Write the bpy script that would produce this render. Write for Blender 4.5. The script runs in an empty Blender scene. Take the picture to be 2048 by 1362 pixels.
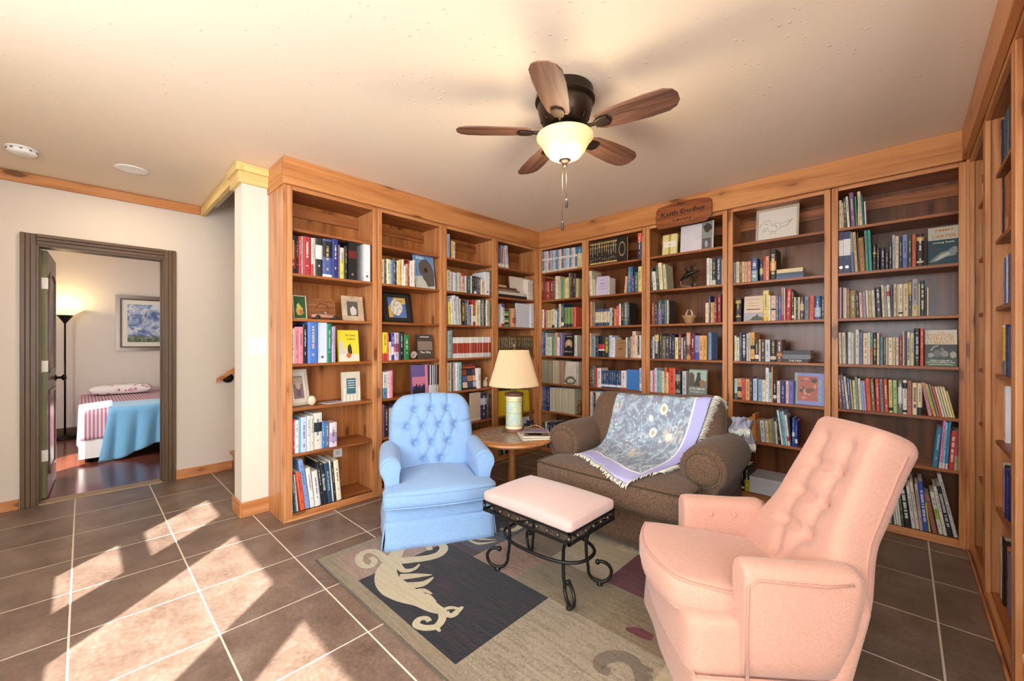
import bpy, bmesh, math, random
from mathutils import Vector, Matrix
random.seed(7)
SC = bpy.context.scene
COL = SC.collection
PI = math.pi

# ---------------------------------------------------------------- camera, world, sun, exposure
TH = math.atan2(783, 820)
CAMZ = 1.25
cam_d = bpy.data.cameras.new('camera')
cam = bpy.data.objects.new('camera', cam_d)
COL.objects.link(cam)
cam.location = (0, 0, CAMZ)
cam.rotation_euler = (PI / 2, 0, TH)
cam_d.sensor_width = 36
cam_d.lens = 820 / 2048 * 36
cam_d.shift_y = 4 / 2048
cam_d.clip_start = .02
SC.camera = cam

world = bpy.data.worlds.new('sky')
SC.world = world
world.use_nodes = True
wn = world.node_tree
wn.nodes.clear()
wo = wn.nodes.new('ShaderNodeOutputWorld')
wb = wn.nodes.new('ShaderNodeBackground')
wb.inputs[0].default_value = (.93, .965, 1, 1)
wb.inputs[1].default_value = 20
wn.links.new(wb.outputs[0], wo.inputs[0])

SUN_K = 1.106      # drop per unit of Y travelled
sun_d = bpy.data.lights.new('sun', 'SUN')
sun = bpy.data.objects.new('sun', sun_d)
COL.objects.link(sun)
sdir = Vector((-.93, 1, -SUN_K))
sun.rotation_euler = sdir.to_track_quat('-Z', 'Y').to_euler()
sun.location = (4, -5, 6)
sun_d.energy = 23
sun_d.angle = math.radians(.53)
sun_d.color = (1, .95, .88)

vs = SC.view_settings
vs.view_transform = 'Standard'
vs.look = 'None'
vs.gamma = 1
vs.use_curve_mapping = False
vs.exposure = -0.04

# ---------------------------------------------------------------- helpers
def lin(c):
    return c / 12.92 if c <= .04045 else ((c + .055) / 1.055) ** 2.4
def hexc(h):
    h = h.lstrip('#')
    return tuple(lin(int(h[i:i + 2], 16) / 255) for i in (0, 2, 4)) + (1,)
def C4(c):
    return hexc(c) if isinstance(c, str) else (tuple(c) + (1,))[:4]

# place a pixel of the 2048x1362 photograph on a real plane of the room
def ray(px, py):
    dx = (px - 1024) / 820; dz = -(py - 685) / 820
    s, c = math.sin(TH), math.cos(TH)
    return Vector((-s + dx * c, c + dx * s, dz))
def at_z(px, py, z):
    r = ray(px, py); t = (z - CAMZ) / r.z
    return Vector((r.x * t, r.y * t, z))
def at_x(px, py, X):
    r = ray(px, py); t = X / r.x
    return Vector((X, r.y * t, CAMZ + r.z * t))
def at_y(px, py, Y):
    r = ray(px, py); t = Y / r.y
    return Vector((r.x * t, Y, CAMZ + r.z * t))

def link(o, parent=None):
    COL.objects.link(o)
    if parent is not None:
        o.parent = parent
    return o
def meta(o, label=None, cat=None, group=None, kind=None):
    if label: o['label'] = label
    if cat: o['category'] = cat
    if group: o['group'] = group
    if kind: o['kind'] = kind
    return o
def empty(name, loc=(0, 0, 0), rz=0, label=None, cat=None, group=None, kind=None):
    o = bpy.data.objects.new(name, None)
    o.empty_display_size = .05
    o.location = loc; o.rotation_euler = (0, 0, rz)
    link(o)
    return meta(o, label, cat, group, kind)
def meshobj(name, me, mat=None, parent=None, smooth=False, loc=None, rot=None):
    o = bpy.data.objects.new(name, me)
    if mat is not None:
        for m in (mat if isinstance(mat, (list, tuple)) else [mat]):
            me.materials.append(m)
    if smooth:
        me.polygons.foreach_set('use_smooth', [True] * len(me.polygons))
    if loc is not None: o.location = loc
    if rot is not None: o.rotation_euler = rot
    return link(o, parent)
def pyd(name, verts, faces, mat=None, parent=None, smooth=False, loc=None, rot=None):
    me = bpy.data.meshes.new(name)
    me.from_pydata([tuple(v) for v in verts], [], faces)
    me.update()
    return meshobj(name, me, mat, parent, smooth, loc, rot)
class MB:
    """collects simple shapes into one mesh"""
    def __init__(s): s.v = []; s.f = []
    def add(s, v, f):
        n = len(s.v); s.v += [tuple(p) for p in v]; s.f += [tuple(i + n for i in q) for q in f]; return s
    def box(s, x0, x1, y0, y1, z0, z1):
        v = [(x, y, z) for z in (z0, z1) for y in (y0, y1) for x in (x0, x1)]
        return s.add(v, [(0, 2, 3, 1), (4, 5, 7, 6), (0, 1, 5, 4), (2, 6, 7, 3), (0, 4, 6, 2), (1, 3, 7, 5)])
    def prism(s, pts, z0, z1, axis='z'):
        n = len(pts)
        def P(a, b, c):
            return {'z': (a, b, c), 'y': (a, c, b), 'x': (c, a, b)}[axis]
        v = [P(a, b, z0) for a, b in pts] + [P(a, b, z1) for a, b in pts]
        f = [tuple(range(n))[::-1], tuple(range(n, 2 * n))] + [(i, (i + 1) % n, n + (i + 1) % n, n + i) for i in range(n)]
        return s.add(v, f)
    def lathe(s, prof, n=24, c=(0, 0, 0), cap=True):
        v = []; f = []
        for r, z in prof:
            for k in range(n):
                a = 2 * PI * k / n
                v.append((c[0] + r * math.cos(a), c[1] + r * math.sin(a), c[2] + z))
        for i in range(len(prof) - 1):
            for k in range(n):
                k2 = (k + 1) % n
                f.append((i * n + k, i * n + k2, (i + 1) * n + k2, (i + 1) * n + k))
        if cap:
            f.append(tuple(range(n))[::-1]); f.append(tuple(range((len(prof) - 1) * n, len(prof) * n)))
        return s.add(v, f)
    def tube(s, pts, r, n=8, closed=False):
        pts = [Vector(p) for p in pts]; m = len(pts)
        rs = r if isinstance(r, (list, tuple)) else [r] * m
        v = []; f = []
        up = None
        for i, p in enumerate(pts):
            if closed: t = pts[(i + 1) % m] - pts[i - 1]
            else: t = pts[min(i + 1, m - 1)] - pts[max(i - 1, 0)]
            t = t.normalized() if t.length > 1e-9 else Vector((0, 0, 1))
            if up is None:
                up = t.orthogonal().normalized()
            up = (up - t * up.dot(t))
            up = up.normalized() if up.length > 1e-6 else t.orthogonal().normalized()
            w = t.cross(up)
            for k in range(n):
                a = 2 * PI * k / n
                v.append(p + (up * math.cos(a) + w * math.sin(a)) * rs[i])
        for i in range(m if closed else m - 1):
            j = (i + 1) % m
            for k in range(n):
                k2 = (k + 1) % n
                f.append((i * n + k, i * n + k2, j * n + k2, j * n + k))
        if not closed:
            f.append(tuple(range(n))[::-1]); f.append(tuple(range((m - 1) * n, m * n)))
        return s.add(v, f)
    def ball(s, c, r, n=10, m=6, sc=(1, 1, 1)):
        prof = [(max(1e-4, r * math.sin(PI * i / m)), -r * math.cos(PI * i / m)) for i in range(m + 1)]
        o = MB().lathe(prof, n)
        return s.add([(c[0] + x * sc[0], c[1] + y * sc[1], c[2] + z * sc[2]) for x, y, z in o.v], o.f)
    def grid(s, fn, nu, nv, wrap=False):
        v = []; f = []
        for i in range(nu + 1):
            for j in range(nv + 1):
                v.append(fn(i / nu, j / nv))
        for i in range(nu):
            for j in range(nv):
                a = i * (nv + 1) + j
                f.append((a, a + nv + 1, a + nv + 2, a + 1))
        return s.add(v, f)
    def xf(s, m):
        s.v = [tuple(m @ Vector(p)) for p in s.v]; return s
    def obj(s, name, mat=None, parent=None, smooth=False, loc=None, rot=None, bevel=0, seg=2, subsurf=0, solid=0, auto=None):
        o = pyd(name, s.v, s.f, mat, parent, smooth, loc, rot)
        if auto is not None:
            o.data.polygons.foreach_set('use_smooth', [True] * len(o.data.polygons))
            o.data.set_sharp_from_angle(angle=math.radians(auto))
        if solid:
            md = o.modifiers.new('solid', 'SOLIDIFY'); md.thickness = solid; md.offset = 0
        if bevel:
            md = o.modifiers.new('bevel', 'BEVEL'); md.width = bevel; md.segments = seg; md.limit_method = 'ANGLE'
        if subsurf:
            md = o.modifiers.new('sub', 'SUBSURF'); md.levels = subsurf; md.render_levels = subsurf
        return o
def bx(name, x0, x1, y0, y1, z0, z1, mat, parent=None, bevel=0, seg=1):
    return MB().box(min(x0, x1), max(x0, x1), min(y0, y1), max(y0, y1), min(z0, z1), max(z0, z1)).obj(name, mat, parent, bevel=bevel, seg=seg)

def cushion(name, size, r, n, mat, parent, deform=None, loc=(0, 0, 0), rot=None, e=1.0):
    """rounded box as a dense grid; deform(p, nrm) -> p"""
    sx, sy, sz = [a / 2 for a in size]
    n = n if isinstance(n, (tuple, list)) else (n, n, n)
    bm = bmesh.new()
    cache = {}
    def V(u, v, w):
        key = (round(u, 5), round(v, 5), round(w, 5))
        if key in cache: return cache[key]
        c = Vector((u * sx, v * sy, w * sz))
        q = Vector((max(-sx + r, min(sx - r, c.x)), max(-sy + r, min(sy - r, c.y)), max(-sz + r, min(sz - r, c.z))))
        d = c - q
        p = q + (d.normalized() * r if d.length > 1e-9 else d)
        nr = d.normalized() if d.length > 1e-9 else Vector((0, 0, 1))
        if deform: p = deform(p, nr)
        cache[key] = bm.verts.new(p)
        return cache[key]
    def sp(k, s, h):   # denser sampling inside the rounding
        t = -1 + 2 * k / s
        return t
    for ax in range(3):
        a, b = [i for i in range(3) if i != ax]
        for sgn in (-1, 1):
            for i in range(n[a]):
                for j in range(n[b]):
                    q = []
                    for di, dj in ((0, 0), (1, 0), (1, 1), (0, 1)):
                        co = [0, 0, 0]
                        co[ax] = sgn; co[a] = sp(i + di, n[a], size[a]); co[b] = sp(j + dj, n[b], size[b])
                        q.append(V(*co))
                    if (sgn > 0) == (ax == 1): q.reverse()
                    try: bm.faces.new(q)
                    except ValueError: pass
    bmesh.ops.recalc_face_normals(bm, faces=bm.faces)
    me = bpy.data.meshes.new(name); bm.to_mesh(me); bm.free()
    return meshobj(name, me, mat, parent, True, loc, rot)

# ---------------------------------------------------------------- materials
MATS = {}
class NT:
    def __init__(s, name):
        s.m = bpy.data.materials.new(name); s.m.use_nodes = True
        s.t = s.m.node_tree; s.t.nodes.clear()
        s.out = s.n('OutputMaterial'); s.b = s.n('BsdfPrincipled')
        s.l(s.b.outputs[0], s.out.inputs[0])
    def n(s, k, **kw):
        nd = s.t.nodes.new('ShaderNode' + k)
        for a, v in kw.items(): setattr(nd, a, v)
        return nd
    def l(s, a, b): s.t.links.new(a, b)
    def inp(s, nd, key, v):
        if hasattr(v, 'is_linked') or hasattr(v, 'links'): s.l(v, nd.inputs[key])
        else: nd.inputs[key].default_value = v
    def coord(s, kind='Object', scale=(1, 1, 1), rnd=False, rot=(0, 0, 0)):
        tc = s.n('TexCoord'); mp = s.n('Mapping')
        s.l(tc.outputs[kind], mp.inputs[0]); mp.inputs['Scale'].default_value = scale; mp.inputs['Rotation'].default_value = rot
        if rnd:
            oi = s.n('ObjectInfo'); mu = s.n('VectorMath', operation='MULTIPLY')
            cb = s.n('CombineXYZ')
            for i in range(3): s.l(oi.outputs['Random'], cb.inputs[i])
            s.l(cb.outputs[0], mu.inputs[0]); mu.inputs[1].default_value = (17, 31, 23)
            s.l(mu.outputs[0], mp.inputs['Location'])
        return mp.outputs[0]
    def noise(s, vec, scale, detail=3, rough=.5, dist=0):
        nd = s.n('TexNoise'); s.l(vec, nd.inputs['Vector'])
        nd.inputs['Scale'].default_value = scale; nd.inputs['Detail'].default_value = detail
        nd.inputs['Roughness'].default_value = rough; nd.inputs['Distortion'].default_value = dist
        return nd.outputs['Fac']
    def vor(s, vec, scale, feature='F1', out='Distance', rnd=1):
        nd = s.n('TexVoronoi', feature=feature); s.l(vec, nd.inputs['Vector']); nd.inputs['Scale'].default_value = scale
        nd.inputs['Randomness'].default_value = rnd
        return nd.outputs[out]
    def ramp(s, fac, stops, interp='LINEAR'):
        nd = s.n('ValToRGB'); s.l(fac, nd.inputs[0]); cr = nd.color_ramp; cr.interpolation = interp
        while len(cr.elements) < len(stops): cr.elements.new(.5)
        for e, (p, c) in zip(cr.elements, stops):
            e.position = p; e.color = C4(c)
        return nd.outputs[0]
    def val(s, fac, a, b, c=0., d=1.):
        nd = s.n('MapRange'); s.l(fac, nd.inputs[0])
        for i, x in enumerate((a, b, c, d)): nd.inputs[i + 1].default_value = x
        return nd.outputs[0]
    def math(s, op, a, b=0., c=0.):
        nd = s.n('Math', operation=op)
        for i, x in enumerate((a, b, c)):
            s.inp(nd, i, x)
        return nd.outputs[0]
    def mix(s, fac, a, b, mode='MIX'):
        nd = s.n('MixRGB', blend_type=mode)
        s.inp(nd, 0, fac)
        for i, x in ((1, a), (2, b)):
            if isinstance(x, (str, tuple)): nd.inputs[i].default_value = C4(x)
            else: s.l(x, nd.inputs[i])
        return nd.outputs[0]
    def color(s, x):
        if isinstance(x, (str, tuple)): s.b.inputs['Base Color'].default_value = C4(x)
        else: s.l(x, s.b.inputs['Base Color'])
    def set(s, **kw):
        for k, v in kw.items(): s.inp(s.b, k.replace('_', ' '), v)
    def bump(s, h, strength=.2, dist=.002):
        nd = s.n('Bump'); s.l(h, nd.inputs['Height']); nd.inputs['Strength'].default_value = strength; nd.inputs['Distance'].default_value = dist
        s.l(nd.outputs[0], s.b.inputs['Normal'])

def plain(name, col, rough=.5, metal=0, spec=.5, var=0, bump=0, bscale=200, **kw):
    if name in MATS: return MATS[name]
    t = NT(name); t.set(Roughness=rough, Metallic=metal)
    t.b.inputs['Specular IOR Level'].default_value = spec
    if var:
        c = C4(col); v = t.coord(rnd=True)
        n_ = t.noise(v, 9, 3)
        lo = tuple(x * (1 - var) for x in c[:3]); hi = tuple(min(1, x * (1 + var)) for x in c[:3])
        t.color(t.ramp(n_, [(.3, lo), (.7, hi)]))
    else: t.color(col)
    if bump:
        t.bump(t.noise(t.coord(), bscale, 2), bump, .002)
    for k, v in kw.items(): t.b.inputs[k.replace('_', ' ')].default_value = v
    MATS[name] = t.m
    return t.m
def emit(name, col, strength):
    if name in MATS: return MATS[name]
    t = NT(name); t.color(col); t.b.inputs['Emission Color'].default_value = C4(col); t.b.inputs['Emission Strength'].default_value = strength
    MATS[name] = t.m
    return t.m
def wood(name, light, mid, dark, axis='z', rough=.42, knots=.5, scale=1.0, spec=.4, coat=0):
    """pine / oak: grain along axis, knots as dark cells of their own"""
    if name in MATS: return MATS[name]
    t = NT(name)
    a = 'xyz'.index(axis)
    sc = [9.0 * scale] * 3; sc[a] = .55 * scale
    v = t.coord('Object', tuple(sc), True)
    g = t.noise(v, 1.6, 5, .55, 1.1)
    sc2 = [70.0 * scale] * 3; sc2[a] = 2.2 * scale
    v2 = t.coord('Object', tuple(sc2), True)
    g2 = t.noise(v2, 1.3, 3, .6, .3)
    f = t.math('ADD', t.math('MULTIPLY', g, .72), t.math('MULTIPLY', g2, .28))
    col = t.ramp(f, [(.33, dark), (.46, mid), (.6, light), (.72, mid)])
    if knots:
        sc3 = [7.0] * 3; sc3[a] = 2.6
        v3 = t.coord('Object', tuple(sc3), True)
        wob = t.n('TexNoise'); t.l(v3, wob.inputs['Vector']); wob.inputs['Scale'].default_value = 5
        mx = t.n('MixRGB', blend_type='ADD'); mx.inputs[0].default_value = .10
        t.l(v3, mx.inputs[1]); t.l(wob.outputs['Color'], mx.inputs[2])
        k = t.vor(mx.outputs[0], 1.0)
        halo = t.val(k, .13, .26 + .08 * knots, 1, 0)
        core = t.val(k, .10 + .03 * knots, .14 + .04 * knots, 1, 0)
        dk = tuple(x * .42 for x in C4(dark)[:3])
        col = t.mix(t.math('MULTIPLY', halo, .55 * min(1, knots + .3)), col, dark)
        col = t.mix(t.math('MULTIPLY', core, .85 * min(1, knots + .3)), col, dk)
    t.color(col)
    t.set(Roughness=rough); t.b.inputs['Specular IOR Level'].default_value = spec
    if coat: t.b.inputs['Coat Weight'].default_value = coat
    t.bump(f, .12, .002)
    MATS[name] = t.m
    return t.m
def fabric(name, col, col2=None, scale=320, rough=.92, amt=.35, sheen=.2, big=.06):
    if name in MATS: return MATS[name]
    t = NT(name)
    v = t.coord('Object', (1, 1, 1))
    c = C4(col); c2 = C4(col2) if col2 else tuple(x * .72 for x in c[:3]) + (1,)
    w1 = t.noise(t.coord('Object', (scale * 2.2, scale * .5, scale * .5)), 1, 1)
    w2 = t.noise(t.coord('Object', (scale * .5, scale * .5, scale * 2.2)), 1, 1)
    w3 = t.noise(t.coord('Object', (scale * .5, scale * 2.2, scale * .5)), 1, 1)
    f = t.math('MULTIPLY', t.math('ADD', t.math('ADD', w1, w2), w3), .3333)
    col_ = t.ramp(f, [(.36, c2), (.62, c)])
    b = t.noise(v, 6, 3)
    col_ = t.mix(t.val(b, .3, .7, 0, big), col_, tuple(x * .5 for x in c[:3]) + (1,))
    t.color(col_); t.set(Roughness=rough)
    t.b.inputs['Sheen Weight'].default_value = sheen; t.b.inputs['Specular IOR Level'].default_value = .15
    t.bump(f, amt, .0015)
    MATS[name] = t.m
    return t.m
def vcol_mat(name, rough=.5, spec=.4, var=.08):
    if name in MATS: return MATS[name]
    t = NT(name)
    at = t.n('VertexColor'); at.layer_name = 'col'
    v = t.coord('Object', (1, 1, 1), True)
    n1 = t.noise(v, 35, 3)
    t.color(t.mix(t.val(n1, .35, .7, 0, var * 2), at.outputs[0], t.mix(1.0, at.outputs[0], (.55, .55, .55), 'MULTIPLY')))
    t.set(Roughness=rough); t.b.inputs['Specular IOR Level'].default_value = spec
    MATS[name] = t.m
    return t.m

# lettering as mesh (built-in font)
TXT = {}
def text_mesh(s):
    if s in TXT: return TXT[s]
    cu = bpy.data.curves.new('lettering', 'FONT')
    cu.body = s; cu.size = 1; cu.align_x = 'CENTER'; cu.align_y = 'CENTER'; cu.resolution_u = 1; cu.extrude = 0; cu.offset = .018
    ob = bpy.data.objects.new('lettering', cu)
    me = bpy.data.meshes.new_from_object(ob)
    V_ = [tuple(v.co) for v in me.vertices]; F_ = [tuple(p.vertices) for p in me.polygons]
    bpy.data.objects.remove(ob); bpy.data.curves.remove(cu); bpy.data.meshes.remove(me)
    xs = [v[0] for v in V_] or [0, 1]; ys = [v[1] for v in V_] or [0, 1]
    cx, cy = (min(xs) + max(xs)) / 2, (min(ys) + max(ys)) / 2
    V_ = [(x - cx, y - cy, z) for x, y, z in V_]
    TXT[s] = (V_, F_, max(xs) - min(xs), max(ys) - min(ys))
    return TXT[s]
def lettering(name, s, o, u, v, w, h, mat, parent, fit=True):
    """text centred at o on the plane spanned by unit vectors u (reading) and v (up), fitted into w x h"""
    V_, F_, tw, th = text_mesh(s)
    k = min(w / tw, h / th) if fit else None
    kx, ky = (w / tw, h / th) if not fit else (k, k)
    o, u, v = Vector(o), Vector(u), Vector(v)
    return pyd(name, [o + u * (x * kx) + v * (y * ky) for x, y, z in V_], F_, mat, parent)
# ================================================================ THE SETTING
CEIL = 2.53
XD = -4.80        # door wall
XS = -3.42        # face of the short wall by the bookcases
YW = -1.15        # window wall behind the camera
YB = 4.0          # back wall
XR = .62          # wall behind the right bookcases
XE = 2.6          # east end of the room, behind the camera

pine = {a: wood('pine finished ' + a, 'cf9462', 'bd7c4a', '935732', a, .38, .55) for a in 'xyz'}
crownw = {a: wood('pine crown ' + a, 'cc8e58', 'bd7d48', '9a6036', a, .36, .8, .7) for a in 'xy'}
pale = {a: wood('pale unfinished pine ' + a, 'ecd08e', 'e2c07a', 'd0a860', a, .55, .25) for a in 'xyz'}
plyL = wood('stained plywood amber', 'b87848', 'a0622f', '6f3c1c', 'z', .35, .5, .45)
plyB = wood('stained plywood brown', '7c4c2c', '653a1f', '3f2212', 'z', .28, .3, .4)
shelfw = {a: wood('stained shelf ' + a, 'a8683a', '92552b', '693a1b', a, .4, .3) for a in 'xy'}
white_paint = plain('white paint', 'e4ddd0', .55, bump=.05, bscale=300)
wall_paint = plain('warm white wall paint', 'd2c7ba', .7, bump=.06, bscale=260)

t = NT('knockdown ceiling paint')
v = t.coord()
n1 = t.vor(t.coord('Object', (1, 1, 1)), 26)
n2 = t.noise(v, 30, 3)
t.color('f3e1ca'); t.set(Roughness=.75); t.b.inputs['Specular IOR Level'].default_value = .25
t.bump(t.math('MULTIPLY', t.val(n1, .10, .24, 1, 0), t.val(n2, .50, .60)), .4, .004)
ceil_m = t.m

t = NT('brown porcelain tile')
v = t.coord('Object', (1, 1, 1), True)
n1 = t.noise(v, 5, 5, .6); n2 = t.noise(v, 60, 3, .6)
f = t.math('ADD', t.math('MULTIPLY', n1, .6), t.math('MULTIPLY', n2, .4))
t.color(t.ramp(f, [(.34, '5e4c41'), (.5, '766256'), (.66, '8d7a6d')]))
t.set(Roughness=t.val(n2, .3, .7, .30, .46)); t.b.inputs['Specular IOR Level'].default_value = .5
t.bump(n2, .05, .002)
tile_m = t.m
grout_m = plain('pale grout', 'e2d6c4', .85, var=.06)

# floor: grout bed with tiles proud of it
fl = bx('floor', XD - .1, XE, YW, YB, -.05, -.0007, grout_m)
meta(fl, 'brown square floor tiles with pale grout joints', kind='structure')
TX0, TY0, TP = .112, -.041, .4462
tm = MB().box(.0036, TP - .0036, .0036, TP - .0036, -.004, 0).obj('tile', tile_m, fl)
tme = tm.data
first = True
for i in range(-11, 6):
    for j in range(-3, 9):
        x = TX0 + i * TP; y = TY0 + j * TP
        x1, y1 = x + TP, y + TP
        if x1 < XD - .02 or x > XE or y > YB: continue
        if x < XD - .02 or x1 > XE or y < YW or y1 > YB:
            o = bx('tile', max(x + .0036, XD - .02), min(x1 - .0036, XE), max(y + .0036, YW), min(y1 - .0036, YB), -.004, 0, tile_m, fl)
            continue
        if first: o = tm; first = False
        else:
            o = tm.copy(); COL.objects.link(o); o.parent = fl
        o.location = (x, y, 0)

# ceiling with the stairwell left open
cl = MB().box(XS - .195, XE, YW, YB, CEIL, CEIL + .1).box(XD - .1, XS - .195, YW, .80, CEIL, CEIL + .1).obj('ceiling', ceil_m)
meta(cl, 'cream ceiling with a light knockdown texture', kind='structure')
o = bx('ceiling_stairwell', XD - .1, XS, .8, YB, 4.6, 4.7, white_paint); meta(o, 'white ceiling high above the stairs', kind='structure')

# walls
DY0, DY1, DZ = -.245, .505, 2.0
o = MB().box(XD - .12, XD, YW, DY0, 0, CEIL).box(XD - .12, XD, DY1, YB, 0, 4.6).box(XD - .12, XD, DY0, DY1, DZ, CEIL).box(XD - .12, XD, YW, DY1, CEIL, 2.6).obj('wall_left', wall_paint)
meta(o, 'warm white wall with the doorway to the bedroom', kind='structure')
o = bx('wall_stairs', XS - .195, XS, .785, YB, 0, 4.6, white_paint); meta(o, 'white end of the short wall beside the stairs', kind='structure')
o = bx('wall_stair_header', XD, XS - .195, .80, .9, CEIL + .02, 4.6, white_paint); meta(o, 'white wall above the stair opening', kind='structure')
o = bx('wall_back', XD - .12, XE, YB, YB + .12, 0, 4.6, white_paint); meta(o, 'white wall behind the back bookcases', kind='structure')
o = bx('wall_right', XR, XR + .12, .85, YB, 0, CEIL, white_paint); meta(o, 'white wall behind the right bookcases', kind='structure')
o = bx('wall_alcove', XR, XE, .85, .97, 0, CEIL, white_paint); meta(o, 'white wall right of the camera', kind='structure')

# window wall behind the camera and a glazed east end
def wall_with_openings(name, a0, a1, thick0, thick1, ops, axis, mat, top=CEIL, label=None):
    m = MB()
    cur = a0
    def put(p, q, z0, z1):
        if q - p < 1e-4 or z1 - z0 < 1e-4: return
        if axis == 'x': m.box(p, q, thick0, thick1, z0, z1)
        else: m.box(thick0, thick1, p, q, z0, z1)
    for p, q, z0, z1 in sorted(ops):
        put(cur, p, 0, top); put(p, q, 0, z0); put(p, q, z1, top); cur = q
    put(cur, a1, 0, top)
    o = m.obj(name, mat); meta(o, label, kind='structure'); return o
WT = 2.046; WS = 1.13
ops = [(-2.32, -1.84, WS, WT), (-1.45, -.646, WS, WT), (-.278, .526, WS, WT), (.90, 1.7, WS, WT)]
wall_with_openings('wall_front', XD - .12, XE, YW - .02, YW, ops, 'x', white_paint, label='white wall of windows behind the camera')
wall_with_openings('wall_east', YW, .85, XE, XE + .12, [(-.95, .7, .9, 2.1)], 'y', white_paint, label='white wall with a wide window')
glass = NT('clear glass'); glass.set(Roughness=0.0); glass.b.inputs['Transmission Weight'].default_value = 1; glass.b.inputs['IOR'].default_value = 1.0
glass.b.inputs['Specular IOR Level'].default_value = 0
glass = glass.m
for i, (p, q, z0, z1) in enumerate(ops):
    w = empty('window_%d' % (i + 1), ((p + q) / 2, YW, z0), 0, 'white framed window in the wall behind the camera', kind='structure')
    h = (q - p) / 2
    MB().box(-h - .05, -h, 0, .03, -.05, z1 - z0 + .05).box(h, h + .05, 0, .03, -.05, z1 - z0 + .05).box(-h, h, 0, .03, -.05, 0).box(-h, h, 0, .03, z1 - z0, z1 - z0 + .05).obj('window_frame', white_paint, w)
    if i == 0:
        MB().box(-h, h, 0, .02, 1.465 - z0, 1.56 - z0).obj('meeting_rail', white_paint, w)
        MB().box(-h, h, 0, .02, 1.437 - z0, 1.446 - z0).obj('sash_bar', white_paint, w)
w = empty('window_5', (XE, -.125, .9), 0, 'wide window at the east end', kind='structure')
MB().box(-.03, 0, -.9, -.825, -.05, 1.28).box(-.03, 0, .825, .9, -.05, 1.28).box(-.03, 0, -.825, .825, 1.2, 1.28).box(-.03, 0, -.825, .825, -.05, 0).obj('window_frame', white_paint, w)

# portals: guide sampling of the sky through the openings
def portal(name, loc, rot, sx, sy):
    d = bpy.data.lights.new(name, 'AREA'); d.shape = 'RECTANGLE'; d.size = sx; d.size_y = sy
    d.cycles.is_portal = True
    o = bpy.data.objects.new(name, d); o.location = loc; o.rotation_euler = rot; COL.objects.link(o)
portal('portal_front', (-.31, YW - .03, (WT + WS) / 2), (PI / 2, 0, 0), 4.1, WT - WS)
portal('portal_east', (XE + .13, -.125, 1.5), (PI / 2, 0, PI / 2), 1.65, 1.2)

# stairwell daylight comes through a high window
# ---- baseboards
def board(name, x0, x1, y0, y1, z0, z1, mat, label):
    o = bx(name, x0, x1, y0, y1, z0, z1, mat, bevel=.003); meta(o, label, kind='structure'); return o
board('baseboard_left', XD, XD + .016, YW, DY0 - .085, 0, .075, pine['y'], 'pine baseboard left of the bedroom doorway')
board('baseboard_stairs', XD, XD + .016, DY1 + .08, 1.02, 0, .085, pine['y'], 'pine baseboard between the doorway and the stairs')
board('baseboard_column_end', XS - .21, XS + .016, .769, .785, 0, .105, pine['x'], 'pine baseboard across the end of the white wall')
board('baseboard_column_side', XS, XS + .016, .785, .972, 0, .105, pine['y'], 'pine baseboard below the light switch')

# ---- trims
o = board('trim_1', XD, XD + .022, YW, .765, 2.45, CEIL - .002, crownw['y'], 'knotty pine board along the top of the door wall')
o = board('trim_2', XD + .022, XS - .21, .765, .80, 2.44, CEIL - .002, pale['x'], 'pale raw pine header at the stair opening')
tr = empty('trim_3', (XS, .765, 2.39), 0, 'pale pine cap boards around the top of the white wall end', kind='structure')
MB().box(-.23, .022, -.004, .022, 0, .08).obj('lower_board', pale['x'], tr, bevel=.003)
MB().box(0, .022, .022, .20, 0, .08).obj('lower_board', pale['y'], tr, bevel=.003)
MB().box(-.245, .04, -.022, .022, .08, .138).obj('upper_board', pale['x'], tr, bevel=.003)
MB().box(0, .04, .022, .19, .08, .138).obj('upper_board', pale['y'], tr, bevel=.003)

# ---- stairs and hand rail
st = empty('staircase', (XD + .004, 1.025, 0), 0, 'staircase rising behind the white wall end', 'staircase')
for i in range(7):
    MB().box(.0, 1.175, i * .26, i * .26 + .02, i * .185, (i + 1) * .185 - .03).obj('riser', pine['x'], st)
    MB().box(.0, 1.175, i * .26 - .03, i * .26 + .26, (i + 1) * .185 - .03, (i + 1) * .185).obj('tread', pine['x'], st, bevel=.01)
hr = empty('hand_rail', (XD + .075, .88, .862), 0, 'wooden stair hand rail on a round dark bracket', 'hand rail')
sl = .185 / .26
MB().add([(-.022, 0, 0), (.022, 0, 0), (.022, 0, .045), (-.022, 0, .045), (-.022, 1.7, 1.7 * sl), (.022, 1.7, 1.7 * sl), (.022, 1.7, 1.7 * sl + .05), (-.022, 1.7, 1.7 * sl + .05)],
         [(0, 1, 2, 3)[::-1], (4, 5, 6, 7), (0, 1, 5, 4), (1, 2, 6, 5), (2, 3, 7, 6), (3, 0, 4, 7)]).obj('rail', pine['y'], hr, bevel=.006)
brk = plain('dark bronze metal', '2c2825', .4, .7)
MB().lathe([(.001, -.008), (.045, -.008), (.047, .0), (.045, .008), (.001, .008)], 20).xf(Matrix.Translation((-.066, .105, .04)) @ Matrix.Rotation(PI / 2, 4, 'Y')).obj('bracket_plate', brk, hr, True)
MB().tube([(-.06, .105, .04), (-.02, .105, .04), (0, .105, .06), (0, .105, .085)], .008, 8).obj('bracket_arm', brk, hr, True)

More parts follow.
